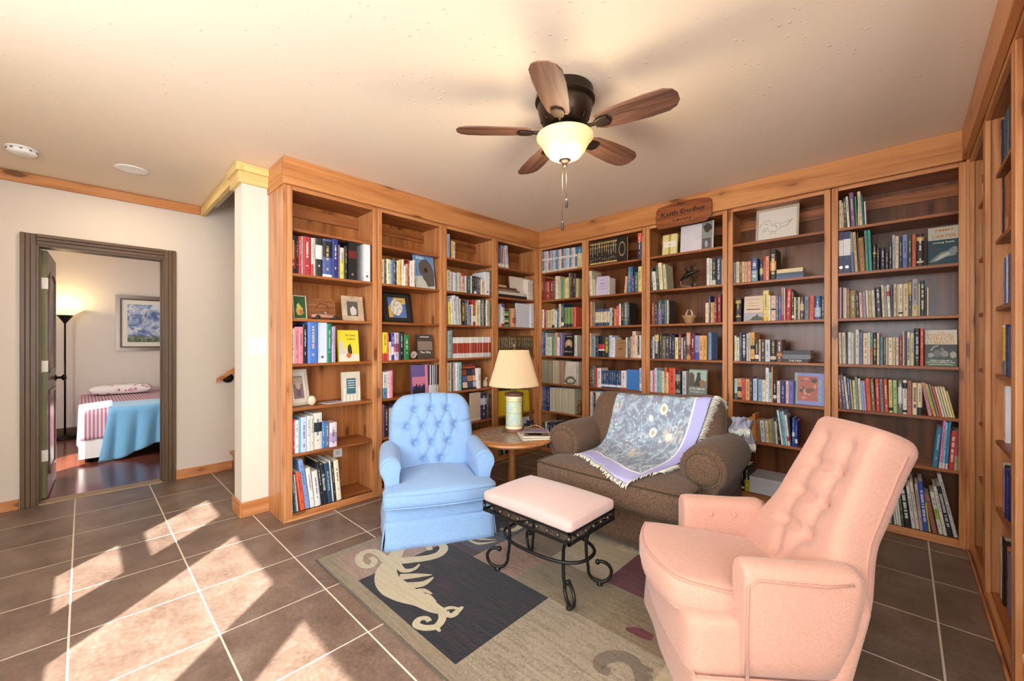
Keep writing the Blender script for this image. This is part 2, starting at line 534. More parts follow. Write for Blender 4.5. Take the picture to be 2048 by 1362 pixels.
# ---- door 1: casing, jamb, open leaf
brown_trim = wood('brown stained casing', '60492f', '573f2a', '4a3523', 'z', .4, 0)
brown_trim_y = wood('brown stained casing y', '60492f', '573f2a', '4a3523', 'y', .4, 0)
dr = empty('door_1', (XD, DY0, 0), 0, 'bedroom doorway with brown casing and an open green-edged door', kind='structure')
W_ = DY1 - DY0
def casing_profile(m, y0, y1, z0, z1, vert, flip):
    # three stepped fillets
    for k, (a, b, d) in enumerate([(0, .03, .012), (.03, .055, .018), (.055, .08, .026)]):
        if flip: a, b = .08 - b, .08 - a
        if vert: m.box(0, d, y0 + a, y0 + b, z0, z1)
        else: m.box(0, d, y0, y1, z0 + a, z0 + b)
m = MB(); casing_profile(m, -.08, 0, 0, DZ + .08, True, True); m.obj('casing', brown_trim, dr, bevel=.003)
m = MB(); casing_profile(m, W_, W_ + .08, 0, DZ + .08, True, False); m.obj('casing', brown_trim, dr, bevel=.003)
m = MB(); casing_profile(m, 0, W_, DZ, DZ + .08, False, False); m.obj('casing', brown_trim_y, dr, bevel=.003)
MB().box(-.13, .004, 0, .012, 0, DZ).box(-.075, -.06, .012, .022, 0, DZ).obj('jamb', brown_trim, dr)
MB().box(-.13, .004, W_ - .012, W_, 0, DZ).box(-.075, -.06, W_ - .022, W_ - .012, 0, DZ).obj('jamb', brown_trim, dr)
MB().box(-.13, .004, .012, W_ - .012, DZ - .012, DZ).obj('jamb', brown_trim_y, dr)
MB().box(-.12, .0, .0, W_, 0, .006).obj('threshold', plain('worn brass strip', 'a89070', .5, .3), dr)
# leaf swung into the bedroom, hinge line on the left jamb; leaf-local x runs along the leaf, y is its thickness
green = plain('olive green door edge', '6f7440', .5, var=.08)
leaf_w = wood('reddish brown door', '7a4f38', '6a4130', '4d2c20', 'z', .3, 0)
ang = math.radians(178)
lf = MB().box(0, .70, -.036, -.004, .012, DZ - .018).obj('door_leaf', green, dr)
lf.location = (-.135, .008, 0); lf.rotation_euler = (0, 0, ang)
lf['label'] = 'open door with brown panelled faces and an olive edge'
for y0, y1, s in ((-.043, -.036, -1), (-.004, .003, 1)):
    MB().box(.004, .70, y0, y1, .012, DZ - .018).obj('door_face', leaf_w, lf)
    for z0, z1 in ((.18, .86), (1.0, 1.80)):
        yy0, yy1 = (y0 - .008, y0) if s < 0 else (y1, y1 + .008)
        m = MB()
        m.box(.1, .6, yy0, yy1, z0, z0 + .03).box(.1, .13, yy0, yy1, z0, z1).box(.57, .6, yy0, yy1, z0, z1)
        if z0 < .5: m.box(.1, .6, yy0, yy1, z1 - .03, z1)
        else:
            arc = [(.1 + .5 * k / 12, z1 + .05 * math.sin(PI * k / 12)) for k in range(13)]
            m.prism(arc + [(x, z - .03) for x, z in arc[::-1]], yy0, yy1, 'y')
        m.obj('door_panel', leaf_w, lf)
knob = plain('black door knob', '1d1a18', .35, .6)
for s in (-1, 1):
    MB().lathe([(.028, 0), (.028, .006), (.012, .01), (.011, .035), (.026, .045), (.03, .058), (.022, .068), (.001, .07)], 20).xf(Matrix.Translation((.64, -.02 + s * .0235, .93)) @ Matrix.Rotation(-s * PI / 2, 4, 'X')).obj('door_knob', knob, lf, True)
hinge_m = plain('white painted hinge', 'e9e4da', .4)
for z in (.35, 1.06, 1.72):
    MB().box(-.004, .0, -.048, -.012, z - .045, z + .045).obj('hinge', hinge_m, lf, bevel=.003)
    MB().lathe([(.006, -.05), (.006, .05)], 10, (-.006, -.008, z)).obj('hinge_pin', hinge_m, lf, True)

# ---- bedroom
BX0 = -8.1
bedfloor = wood('polished red brown floor', '7a4433', '6b3a2b', '512a20', 'x', .18, 0, .5)
o = bx('floor_bedroom', BX0 - .1, XD - .1, YW, 2.2, -.05, .0, bedfloor); meta(o, 'polished reddish brown bedroom floor', kind='structure')
bed_wall = plain('bedroom wall paint', 'ddd2c6', .7)
o = bx('wall_bedroom_back', BX0 - .12, BX0, YW, 2.2, 0, CEIL, bed_wall); meta(o, 'beige bedroom wall with the picture', kind='structure')
o = bx('wall_bedroom_right', BX0 - .12, XD - .12, 2.2, 2.32, 0, CEIL, bed_wall); meta(o, 'beige side wall of the bedroom', kind='structure')
wall_with_openings('wall_bedroom_front', BX0 - .12, XD - .12, YW - .02, YW, [(-5.75, -5.0, .95, 2.1)], 'x', bed_wall, label='beige bedroom wall with a window')
o = bx('ceiling_bedroom', BX0 - .12, XD - .12, YW, 2.32, CEIL, CEIL + .1, bed_wall); meta(o, 'beige bedroom ceiling', kind='structure')
o = bx('baseboard_bedroom', BX0, BX0 + .016, YW, 2.2, 0, .11, brown_trim_y); meta(o, 'brown bedroom baseboard', kind='structure')
w = empty('window_6', (-5.375, YW, .95), 0, 'white framed bedroom window', kind='structure')
MB().box(-.425, -.375, 0, .03, -.05, 1.2).box(.375, .425, 0, .03, -.05, 1.2).box(-.375, .375, 0, .03, -.05, 0).box(-.375, .375, 0, .03, 1.15, 1.2).obj('window_frame', white_paint, w)
portal('portal_bedroom', (-5.375, YW - .03, 1.525), (PI / 2, 0, 0), .75, 1.15)
# ================================================================ BOOKCASES
SZ = [2.055, 1.738, 1.42, 1.10, .785, .465, .05]     # shelf tops, from the top
FX, FY, RX = -3.09, 3.68, .285                          # fronts of the left, back and right runs
def bookcase(name, label, width, back_mat, shelf_mats, recess=.008, depth=.31, loc=(0, 0, 0), rz=0):
    """local: x along the run, front at y=0, back at y=+depth"""
    b = empty(name, loc, rz, label, 'bookcase', 'built-in pine bookcases')
    for x0 in (.004, width - .024):
        MB().box(x0, x0 + .02, .02, depth, 0, 2.345).obj('side_panel', pine['z'], b)
    for x0, x1 in ((.002, .040), (width - .040, width - .002)):
        MB().box(x0, x1, 0, .02, 0, 2.345).obj('stile', pine['z'], b, bevel=.004)
    MB().box(.024, width - .024, depth - .008, depth, .03, 2.34).obj('back_panel', back_mat, b)
    for z in SZ[:-1]:
        MB().box(.024, width - .024, recess, depth - .008, z - .02, z).obj('shelf', shelf_mats, b, bevel=.002)
    MB().box(.024, width - .024, .004 if recess < .02 else .02, depth - .008, SZ[-1] - .018, SZ[-1]).obj('shelf', shelf_mats, b)
    MB().box(.040, width - .040, .002, .02, 0, SZ[-1]).obj('base_rail', pine['x'], b, bevel=.003)
    MB().box(.024, width - .024, .004, depth - .008, 2.322, 2.34).obj('top_panel', shelf_mats, b)
    MB().box(.040, width - .040, .0, .02, 2.318, 2.345).obj('top_rail', pine['x'], b, bevel=.002)
    MB().box(.024, width - .024, depth - .028, depth - .008, 2.215, 2.29).obj('nail_rail', shelf_mats, b)
    MB().box(.0, width, -.012, 0, 0, .018).obj('shoe_moulding', pine['x'], b, bevel=.006)
    return b
LY = [.975, 1.655, 2.315, 2.986, 3.668]
llab = ['tall pine bookcase beside the white wall with the light switch', 'tall pine bookcase directly behind the blue armchair',
        'tall pine bookcase between the blue armchair and the lamp', 'tall pine bookcase in the corner behind the table lamp']
for i in range(4):
    # front faces +X: local x runs along world +Y when rotated +90 degrees (local y -> world -X)
    b = bookcase('bookcase', llab[i], LY[i + 1] - LY[i], plyL, shelfw['x'], loc=(FX, LY[i], 0), rz=PI / 2)
    if i == 0: L1 = b
o = MB().box(.0, .02, .0, .33, 0, 2.345).obj('end_panel', pine['z'], L1); o.location = (-.02, 0, 0)
BXs = [-3.085, -2.443, -1.766, -1.052, -.373, .283]
blab = ['tall pine bookcase on the back wall next to the corner', 'tall pine bookcase behind the left half of the brown armchair',
        'tall pine bookcase with the wooden name sign above it', 'tall pine bookcase with the framed bird drawing on top shelf', 'tall pine bookcase at the right end of the back wall']
for i in range(5):
    bookcase('bookcase', blab[i], BXs[i + 1] - BXs[i], plyB, shelfw['x'], loc=(BXs[i], FY, 0), rz=0)
RY = [3.668, 3.05, 2.315, 1.58]
rlab = ['narrowly seen pine bookcase on the right, next to the back corner', 'pine bookcase on the right holding a white binder', 'pine bookcase at the right picture edge']
for i in range(3):
    bookcase('bookcase', rlab[i], RY[i] - RY[i + 1], plyL, shelfw['x'], recess=.035, loc=(RX, RY[i], 0), rz=-PI / 2)
# frieze boards above
o = empty('trim_4', (FX, LY[0], 2.345), 0, 'wide knotty pine frieze above the left bookcases', kind='structure')
MB().box(-.0, .03, -.028, 2.7, 0, .184).obj('frieze_board', crownw['y'], o, bevel=.003)
MB().box(-.34, .0, -.028, .0, 0, .184).obj('frieze_return', crownw['x'], o, bevel=.003)
MB().box(-.33, .0, .0, 2.7, .0, .02).obj('frieze_soffit', pine['y'], o)
o = empty('trim_5', (BXs[0], FY, 2.345), 0, 'wide knotty pine frieze above the back bookcases', kind='structure')
MB().box(.03, 3.345, -.03, .0, 0, .184).obj('frieze_board', crownw['x'], o, bevel=.003)
o = empty('trim_6', (RX, 1.58, 2.345), 0, 'wide knotty pine frieze above the right bookcases', kind='structure')
MB().box(-.03, .0, .0, 2.07, 0, .184).obj('frieze_board', crownw['y'], o, bevel=.003)
o = bx('trim_7', -3.105, -3.078, 3.655, 3.69, 0, 2.345, pine['z']); meta(o, 'pine corner post where left and back bookcases meet', kind='structure')
o = bx('trim_8', .272, .30, 3.652, 3.69, 0, 2.345, pine['z']); meta(o, 'pine corner post where back and right bookcases meet', kind='structure')
# wall plates
def plate(name, label, cat, loc, rz, toggles=0, outlet=False, w=.075, h=.118):
    p = empty(name, loc, rz, label, cat)
    wp = plain('white plastic', 'f4f2ee', .3)
    MB().box(-w / 2, w / 2, -.005, 0, -h / 2, h / 2).obj('plate', wp, p, bevel=.002)
    for i in range(toggles):
        x = (i - (toggles - 1) / 2) * .046
        MB().box(x - .005, x + .005, -.014, -.005, -.004 + (.006 if i else -.006), .012 + (.006 if i else -.006)).obj('toggle', wp, p, bevel=.001)
        for z in (-.03, .03): MB().ball((x, -.005, z), .0025, 8, 4).obj('screw', wp, p)
    if outlet:
        for z in (-.022, .022):
            MB().lathe([(.001, -.001), (.016, -.001), (.016, .002), (.001, .002)], 16).xf(Matrix.Translation((0, -.006, z)) @ Matrix.Rotation(PI / 2, 4, 'X')).obj('socket', plain('socket shade', 'd8d4cc', .4), p)
    return p
plate('light_switch', 'white double toggle light switch on the white wall end', 'switch', (XS, .885, 1.225), PI / 2, 2, False, .116, .118)
plate('power_outlet', 'white outlet low inside the bookcase by the light switch', 'outlet', (FX - .30, at_x(675, 905, -3.39).y, .36), PI / 2, 0, True)
# ================================================================ BOOKS
FR = dict(A=(530, 300, 3.584), B=(530, 630, 3.1674), C=(870, 420, 5.236), D=(870, 630, 4.3935), E=(1060, 380, 4.8643), F=(1060, 620, 4.8643), G=(1280, 360, 5.675),
          H=(1280, 580, 5.675), I=(1450, 360, 5.675), J=(1450, 570, 5.448), K=(1450, 790, 6.191), L=(1660, 340, 4.54), M=(1660, 620, 5.675), N=(1760, 830, 5.044))
book_m = vcol_mat('printed book cover', .45, .4)
print_m = vcol_mat('printed ink', .5, .3, 0)
page_m = plain('book page block', 'e6dcc4', .8, var=.08)
def fpx(fr, x, y):
    a, b, s = FR[fr]; return a + x / s, b + y / s
class Run:
    def __init__(s, axis, plane, rz, sign):
        s.axis, s.plane, s.rz, s.sign = axis, plane, rz, sign
    def uz(s, px, py, off=0):     # position along the run and height for a pixel on the spine plane
        if s.axis == 'x':
            p = at_x(px, py, s.plane - off * (1 if s.sign > 0 else -1)); return p.y, p.z
        p = at_y(px, py, s.plane + off); return p.x, p.z
    def loc(s, u, z, off=0):
        if s.axis == 'x': return (s.plane - off * (1 if s.sign > 0 else -1), u, z)
        return (u, s.plane + off, z)
RUN_L = Run('x', FX - .014, PI / 2, 1)
RUN_B = Run('y', FY + .014, 0, 1)
RUN_R = Run('x', RX + .045, -PI / 2, -1)
BAYS = dict(L1=(RUN_L, 'bookcase beside the light switch'), L2=(RUN_L, 'bookcase behind the blue chair'), L3=(RUN_L, 'bookcase left of the lamp'), L4=(RUN_L, 'corner bookcase behind the lamp'),
            B1=(RUN_B, 'back bookcase nearest the corner'), B2=(RUN_B, 'bookcase left of the wooden sign'), B3=(RUN_B, 'bookcase under the wooden sign'), B4=(RUN_B, 'bookcase with the bird drawing'), B5=(RUN_B, 'rightmost bookcase on back wall'),
            R1=(RUN_R, 'first bookcase on right side'), R2=(RUN_R, 'second bookcase on right side'))
ORD = 'zeroth first second third fourth fifth sixth seventh eighth ninth tenth eleventh twelfth thirteenth fourteenth fifteenth sixteenth seventeenth eighteenth nineteenth twentieth'.split()
def ordn(n):
    if n <= 20: return ORD[n]
    return {2: 'twenty', 3: 'thirty', 4: 'forty'}[n // 10] + '-' + ORD[n % 10] if n % 10 else {3: 'thirtieth', 4: 'fortieth'}[n // 10]
SHN = ['top', 'second', 'third', 'fourth', 'fifth', 'sixth', 'bottom']
PAL = [('white', 'e8e6e4'), ('cream', 'e4d8bc'), ('beige', 'cdbb98'), ('tan', 'b89468'), ('brown', '6e4a34'), ('dark brown', '33261f'), ('black', '222224'), ('charcoal', '3c4044'), ('grey', '808484'), ('pale grey', 'bcbec0'),
       ('red', 'b8382f'), ('dark red', '7c2528'), ('orange', 'd96c3c'), ('yellow', 'e0cf4c'), ('olive', '84783c'), ('green', '3f7d52'), ('pale green', 'a8c094'), ('teal', '3f8486'), ('pale blue', 'a8c4dc'), ('blue', '3f6fb4'),
       ('navy', '2a3560'), ('slate blue', '66759c'), ('purple', '6c5490'), ('lilac', 'b4a4c8'), ('pink', 'd88ca0'), ('salmon', 'dca48c'), ('mustard', 'd4a450')]
def cname(h):
    c = [int(h[i:i + 2], 16) for i in (0, 2, 4)]
    return min(PAL, key=lambda p: sum((a - int(p[1][i * 2:i * 2 + 2], 16)) ** 2 for i, a in enumerate(c)))[0]
SPECS = []
ROWN = {}
def row(bay, sh, fr, text):
    run, _ = BAYS[bay]
    z = SZ[sh]
    for ent in text.replace('\n', ';').split(';'):
        tk = ent.split()
        if not tk: continue
        if tk[0] == 'S':
            x0, x1, n, y0, y1 = float(tk[1]), float(tk[2]), int(tk[3]), float(tk[4]), float(tk[5]); cols = tk[6].split(','); opts = tk[7:]
            its = []
            for k in range(n):
                its.append([x0 + (x1 - x0) * k / n, x0 + (x1 - x0) * (k + 1) / n, y0 + (y1 - y0) * k / max(1, n - 1), cols[k % len(cols)], opts])
        else:
            its = [[float(tk[0]), float(tk[1]), float(tk[2]), tk[3], tk[4:]]]
        for a, b, yt, col, opts in its:
            key = (bay, sh)
            sp = dict(bay=bay, sh=sh, col=col, lean=0, bands=[], text=None, tcol=None, kind='book', depth=None, off=0, title=True)
            for o in opts:
                if o[0] == 'l': sp['lean'] = float(o[1:])
                elif o[0] == 'b':
                    r, c = o[1:].split(':'); p, q = r.split('-'); sp['bands'].append((float(p), float(q), c))
                elif o[0] == 't':
                    c, s = (o[2:].split('=') + [None])[:2]; sp['tcol'] = c; sp['text'] = s.replace('_', ' ') if s else None
                elif o[0] == 'n': sp['title'] = False
                elif o[0] == 'k': sp['kind'] = 'binder'
                elif o[0] == 'm': sp['kind'] = 'magazine'
                elif o[0] == 'd': sp['depth'] = float(o[1:])
                elif o[0] == 'o': sp['off'] = float(o[1:])
            if fr is None:        # direct metres along the run and height
                u0, u1, h = a, b, yt
                if run.sign < 0: pass
            else:
                xb = fpx(fr, a, yt), fpx(fr, b, yt)
                u0 = run.uz(xb[0][0], 700, sp['off'])[0]; u1 = run.uz(xb[1][0], 700, sp['off'])[0]
                pm = fpx(fr, (a + b) / 2, yt)
                h = run.uz(pm[0] , pm[1], sp['off'])[1] - z
                if sp['lean']: h /= math.cos(math.radians(sp['lean']))
            if fr is None and run.sign < 0: th = abs(u1 - u0)
            else: th = u1 - u0
            sp.update(u0=u0, u1=u1, th=max(.005, th - .0006), h=max(.08, h), z=z, run=run)
            ROWN[key] = ROWN.get(key, 0) + 1; sp['n'] = ROWN[key]
            SPECS.append(sp)

row('L1', 1, 'A', '''183 228 610 7b2422 b.78-1:1e1e22 b.0-.12:2a1818; 228 243 615 1d1d22; 243 262 617 b03338; 262 276 617 d8d4cf; 276 335 620 a8323a; 335 352 630 d9d0cc b.0-.3:c0504c; 352 366 630 c4b8b0
366 417 632 2a2c30 b.45-.82:d8d8d4; 417 484 640 4a5c9c b.52-.95:24262c b.0-.07:e8e4dc; 484 526 640 25357e; 526 540 680 8a6f7c; 540 570 700 d8cf5e b.62-1:d0c8b8; 570 592 690 26282e; 600 660 652 1c1d20 k b.55-.75:6a2420; 712 757 676 e6e8ee k n''')
row('L1', 3, 'B', '''155 165 70 c9b08a; 165 190 85 e8d9d2; 190 213 75 d98a92; 213 243 75 e0808c; 243 272 60 1e1c24; 272 338 46 4a74c4; 338 395 48 c9d3e6 k n b.0-.12:dfe6f0; 395 425 55 1f7a66; 425 437 75 e0d8e0; 437 450 72 a88fc0''')
row('L1', 5, 'B', '''155 162 690 2a2622; 162 180 685 efe6e4 t:7a2030=BLACK_TALK; 180 192 660 d84050; 192 217 668 f0ece6; 217 227 660 6fb0d0; 227 268 648 b9cbe6; 268 290 640 dfe0dc; 290 312 640 d8d4c4; 312 366 622 d9d6cc b.48-.74:26262a
366 385 675 3b7fc0; 385 411 684 5a6b8c; 411 457 682 dcd0d8 b.2-.6:b09ac0''')
row('L1', 6, 'B', '''152 166 985 5a3a70 l-4; 168 184 1000 cfdad8 l-4; 186 200 1005 3a4a52 l-4; 202 218 1010 c8d0d0 l-5; 228 258 995 e05a38 l-7; 260 290 915 7d9fd6 l-8; 292 320 965 e4e4dc l-7; 322 357 985 e0e2de l-6; 358 376 925 23262c l-6; 377 402 945 2a2c34 l-6 t:e8e8e8=75_SEASONS
403 430 935 2f4a63 l-6 t:9fd0e8=World_Geography; 431 441 920 e6e6e0 l-5; 441 457 930 2a2c30 l-5; 458 487 920 e9e0c8 l-5''')
row('L2', 1, 'A', '''830 862 780 e8dccb; 862 874 790 4a4640; 874 900 783 d9d6b0; 900 912 790 cfcfc8; 912 922 790 5c7fae; 922 936 780 5a5a60; 936 950 800 3a2a24; 950 962 795 e6d9a0; 962 984 788 e0b060; 984 1000 785 f0e8dc; 1000 1014 830 e9dfcf; 1014 1032 815 cfa070; 1032 1044 785 a02a30; 1044 1062 795 e8e0d4; 1062 1078 790 d8cfc4''')
row('L2', 3, 'B', '''730 746 150 a09a88; 746 778 110 e8d830 b.0-.25:c83a30; 778 788 112 d84038; 788 803 170 e8dcc0; 803 822 115 3a3a8c b.2-.5:d8d0e0; 822 852 112 c9b8d0 b.3-.6:a04a6a; 852 884 108 24262a; 884 918 125 2f7a44''')
row('L2', 4, 'B', '''730 746 368 1e1e20; 746 775 362 d8dcd8 b.0-.4:5a86b0; 775 795 360 e4e4e8; 795 812 352 e88aa0
S 1042 1098 9 318 316 2a2a34,d8d4d8,34303c,c8c4cc m b.0-.3:d8d4d8 d.2''')
row('L2', 5, 'B', '''730 745 562 c58ab0; 745 758 570 a86a94; 758 790 580 3a3438; 790 830 590 c8c0b8; 830 860 575 4a5a7c; 860 900 580 d0b090''')
row('L2', 6, 'B', '''730 750 985 2c2a2e; 750 775 990 8a3a44; 775 800 985 3a4a5a; 800 830 975 b0a890''')
row('L3', 0, 'C', '''135 165 250 a9b4d0; 165 178 300 22242a; 178 197 322 dcb060; 197 223 332 e0c8b8''')
row('L3', 1, 'C', '''133 165 628 c9cf9a; 165 200 645 b8a8c0; 200 222 655 dad6da; 222 240 660 9ab0a0; 240 275 657 b9bcae; 275 318 662 d8a8a0 b.85-1:b03030; 318 336 690 c8c4ba; 336 378 690 2c5560; 378 390 690 e8e4d8; 390 410 692 1e2022; 410 440 694 26282a b.0-.15:d8d8d8; 440 462 700 52486c; 462 486 704 6a6a88; 486 528 728 e2cfae; 530 574 650 e0e0e4 k n; 575 592 632 5a6a60''')
row('L3', 2, 'C', '''133 150 915 8a8a86; 150 176 965 e0cf4a l-3; 178 200 930 e4e4e0 l-3; 204 240 898 d0d2d8 l-4; 242 264 908 b8bcb0 l-3; 265 283 930 c9c9c0 l-2; 284 320 955 2a2420 t:d8b860; 320 345 942 3c3a5a; 345 362 945 8f8a6a; 362 390 1000 7a88a8; 390 400 990 e6e0d0; 400 435 940 b03a34 b.15-.38:e8e4e0; 435 465 965 d6c79a; 465 482 942 e6e2d4; 482 500 942 4a5a4a; 500 515 945 d2cfc4; 515 535 935 22262a; 535 552 945 e4e0d6; 552 575 942 d9d0a8; 575 592 960 7d8a70''')
row('L3', 3, 'D', '''112 150 140 9ab0a8; 150 163 132 7080b0
S 163 497 27 197 193 e8e4e0,e4ddd8,ece6e2 m b.22-.72:a8402c b.0-.2:d8d4d4 d.18''')
row('L3', 4, 'D', '''110 135 420 c2a888; 135 152 425 e8ded0; 152 165 425 4a4a44; 165 185 420 c8b8c0; 185 205 420 e8e4e4; 205 236 417 8fc4c0; 382 410 468 f0ece8 t:c03030=USA''')
row('L3', 5, 'D', '''406 458 684 3a3258 b.55-.8:c8bcd0; 458 480 690 6a5f50; 480 495 692 3a3630''')
row('L3', 6, 'D', '''120 160 1040 3a4444; 160 190 1035 8a8a80; 190 240 1030 50483c; 240 290 1040 b0aca0; 290 340 1020 5c5c58; 340 380 1025 2a2e34; 380 430 1030 7a6a50''')
row('L4', 0, 'C', '''668 688 365 3a4050 b.0-.16:d8d4cc; 690 714 370 8a84a0 l3 b.0-.16:d8d4cc; 716 738 385 d8a088 l3 b.0-.16:e0d8cc; 746 776 378 b0c4d0 l-4 b.0-.16:e0d8cc''')
row('L4', 1, 'C', '''972 988 728 e0d8cc; 988 1004 732 d8d0c4; 1004 1020 738 e4dcd0; 1020 1036 740 d0c8bc''')
row('L4', 2, 'C', '''700 733 985 e8e4e4 b.86-1:5a64a0 b.0-.14:b03a34; 735 783 1040 2a4a3a n b.0-.14:4fa070 b.14-.26:1f2622 b.26-.4:d8c890 b.4-.52:4fa070 b.52-.64:1f2622 b.64-.76:d8c890 b.76-.9:4fa070; 815 850 1030 d8a880 b.2-.5:c0584a; 1004 1034 984 dfe3ec k n''')
row('L4', 3, 'D', '''S 563 862 18 184 184 5a4424,54401f,5e4828 b.84-.9:8a6a30 b.1-.14:8a6a30''')
row('L4', 4, 'D', '''S 565 860 14 470 470 6a3a34,3a4450,5a5030,703c30,304038''')
row('L4', 5, 'D', '''S 560 700 13 672 664 dcbc20,e0c228,d6b41c m n b.0-1:dcbc20; 700 735 690 5a564c; 735 765 690 8a8478; 768 778 700 4a443c l-3; S 780 835 5 656 660 e0c228,d6b41c,dcbc20 m n l-4''')
row('L4', 6, 'D', '''565 590 1035 6a7a50; 590 604 1040 3a3a38; 604 620 1040 e0dcd4; 620 650 1050 2c2e30; 650 690 1050 5a6a5c; 690 720 1040 a09880; 835 870 925 3a4458''')
row('B1', 0, 'E', '''S 97 452 19 602 556 c8d4dc,5a8aa4,d8b0b4,dcd0c4,4a6a8c,c89ca0,9ab8c4 b.56-.66:e4e0dc b.0-.1:d8d0c0; 452 500 548 3a7a9c b.0-.68:c8b890''')
row('B1', 1, 'E', '''97 140 858 7c2a22; 140 160 887 8a2e24; 160 190 884 a03c2c; 190 225 882 96362a; 225 240 872 5a5248; 240 262 838 e6dcc0; 262 285 838 d8c8a0; 285 300 876 c0b090; 300 325 872 5a9a88; 325 342 866 d8c060; 342 360 856 e0d0a0; 360 374 850 d6cfa0; 374 388 808 8a8a70; 388 408 815 3a2a24; 408 442 812 4a3028; 442 466 860 c0b07a''')
row('B1', 2, 'E', '''105 137 1165 e0d8d4; 137 158 1158 9a2a2c; 158 184 1168 c9b48c; 184 210 1168 cdb890; 210 236 1160 d8c9a0 b.0-.14:2a2a28; 236 258 1175 d9dcd0; 258 280 1150 3a6a88; 280 300 1110 ddd0a8; 300 325 1106 2a3a5a b.06-.2:e0e0e0; 325 352 1142 6a8a4a b.0-.16:24282a; 352 380 1142 7a9a50 b.0-.16:24282a; 380 410 1140 6f9048 b.0-.16:24282a; 410 438 1138 d8604a''')
row('B1', 3, 'F', '''95 110 210 b9c8d4; 110 128 210 3a78b0; 128 145 212 2a3a5a; 145 160 222 c0c0b8; 160 184 262 d8dac8; 184 207 262 d0d4c0; 207 235 255 6a9a70; 235 262 220 d0a080; 262 285 266 f0e8e8; 285 311 225 8a7aa8; 427 453 246 d0c8b8''')
row('B1', 4, 'F', '''S 115 222 16 488 490 9c9484,a49c8c,948c7c m d.16; S 222 282 7 492 493 c8c0a0,d0c8a8,b8b090 m d.16; S 282 320 4 494 495 a88878,b09080 m d.16; 450 470 505 c8b8a8''')
row('B1', 5, 'F', '''105 135 747 4a5470; 135 150 752 2a4a90; 150 165 756 26304a; 165 188 750 1a2a6a; S 190 436 16 756 770 c8c4ae,c0bca4,ccc8b4,bcb89c m d.16''')
row('B1', 6, 'F', '''97 120 1095 2a3a3c; 120 140 1092 3a4a44; 140 162 1090 e0e0dc; 162 190 1095 2a3040; 190 215 1092 3c4a5c; 215 240 1095 3a4450; 240 272 1130 d8d4cc; 272 330 1120 3c2424''')
row('B2', 0, 'E', '''S 577 842 12 512 464 2a2018,2e241a,281e16 b.86-.92:b89850 b.7-.74:a08840 b.04-.1:c8a860; 1046 1084 418 3a3a54 b.66-1:e05a48''')
row('B2', 1, 'E', '''577 606 788 d8cfae l-3; 608 626 870 cfc6a0 l-3; 757 768 850 e6e0d0; 912 932 842 e8b090 l5; 946 972 750 4a7aa0 l2; 972 990 745 3a5a88 l2; 990 1010 840 5a4a90; 1012 1043 800 4f6a50; 1046 1083 742 d9c878''')
row('B2', 2, 'E', '''578 600 1088 d08a68; 600 628 1092 7a6a58; S 630 766 6 1162 1155 d8ccb0,d4c8ac b.84-1:3a4a68 b.0-.2:34445c; 767 793 1146 c0c0c0; 793 810 1166 3a3638; 810 835 1160 d88858; 835 862 1127 c85040; 862 880 1107 dfe0d8; 880 910 1098 1c1c1c; 910 945 1092 6a7278; 945 966 1097 2c2e2e''')
row('B2', 3, 'F', '''578 592 226 d8b8a0; 592 632 252 7c9090; 632 660 250 25283a; 660 720 250 1a1a26 n b.36-.6:c03038 b.3-.36:e8e8f0; 720 765 250 2a2a28 t:d8c840; 765 790 247 c8cce0; 790 816 266 e4e4ea; 932 945 266 e0dcd0; 945 975 267 5a5e58; 975 990 255 b8a8a0; 990 1025 207 e0bca0; 1025 1045 247 d8c8b0; 1045 1060 260 2a2a2a b.0-.15:e0e0e0; 1060 1080 247 e4e0d8''')
row('B2', 4, 'F', '''575 600 552 4a463e; 600 630 547 6a665a; 630 655 562 c85058; 655 690 566 e8e4e0; S 690 880 8 592 597 26456f,2c4c78,22406a b.08-.2:e0e4e8; 880 928 592 ece0e0 b.0-.1:c04850; 1062 1085 566 b0bcd8 b.15-.3:e8e8ee''')
row('B2', 5, 'F', '''578 592 795 e4e0e0; 592 612 800 b8b0b8; 612 630 810 2a2a2a; 630 650 800 e0d8c0; 650 675 797 e4dcc0; 675 705 792 6aa0c8; 705 750 800 7a5a4a; 750 800 800 405060; 800 850 800 c0b090; 850 900 805 6a3030; 900 960 800 44506a''')
row('B3', 1, 'G', '''115 140 1000 2a3a44; 142 183 1038 e0dcc8 l-4; 186 214 962 4a5850 l-3; 218 258 938 e8d8b0 l-4; 266 300 958 c8c4a0 l-4; 755 788 887 e4e2dc; 788 812 892 d4d0c8; 812 857 902 2e3a34 b.0-.2:c8c4b0; 857 925 872 2b2f44 t:e4e4e8=THE_PRINCE_OF_TIDES; 926 940 900 d0d0d0''')
row('B3', 2, 'H', '''125 162 142 8a4a3a; 162 195 152 3a4044; 195 240 117 4a5258 b.0-.65:7a6a9a; 240 272 112 2c3430; 272 300 112 4a6a78; 300 318 117 d8d4c4; 318 334 120 3a2c24; 738 762 147 e8d8b8; 762 778 142 e4c8a0; 778 800 68 3a4a78; 800 822 140 e0b480; 822 842 137 d9a050; 842 870 88 8a3a34; 872 915 52 8a2028''')
row('B3', 3, 'H', '''115 140 532 3a4248; 140 165 527 c8c0c8; 165 213 494 35332c b.7-.95:c8a450 t:d8d8d0; 213 245 494 4a4438; 245 290 522 6a6054; 290 330 522 3a4640; 330 360 502 3c2c44; 360 393 512 2c3440; 393 430 538 e6d8a4; 430 465 500 7a3a30; 465 480 542 ece4dc; 480 522 532 4a4e52; 522 568 484 7a3c34 b.55-1:d89a78 b.0-.15:d8904c; 568 618 492 6a1f34; 622 668 517 8a9cd0 b.0-.3:4a50b0; 668 718 517 e2a878; 718 758 517 e0a858; 772 808 484 7a9cd0''')
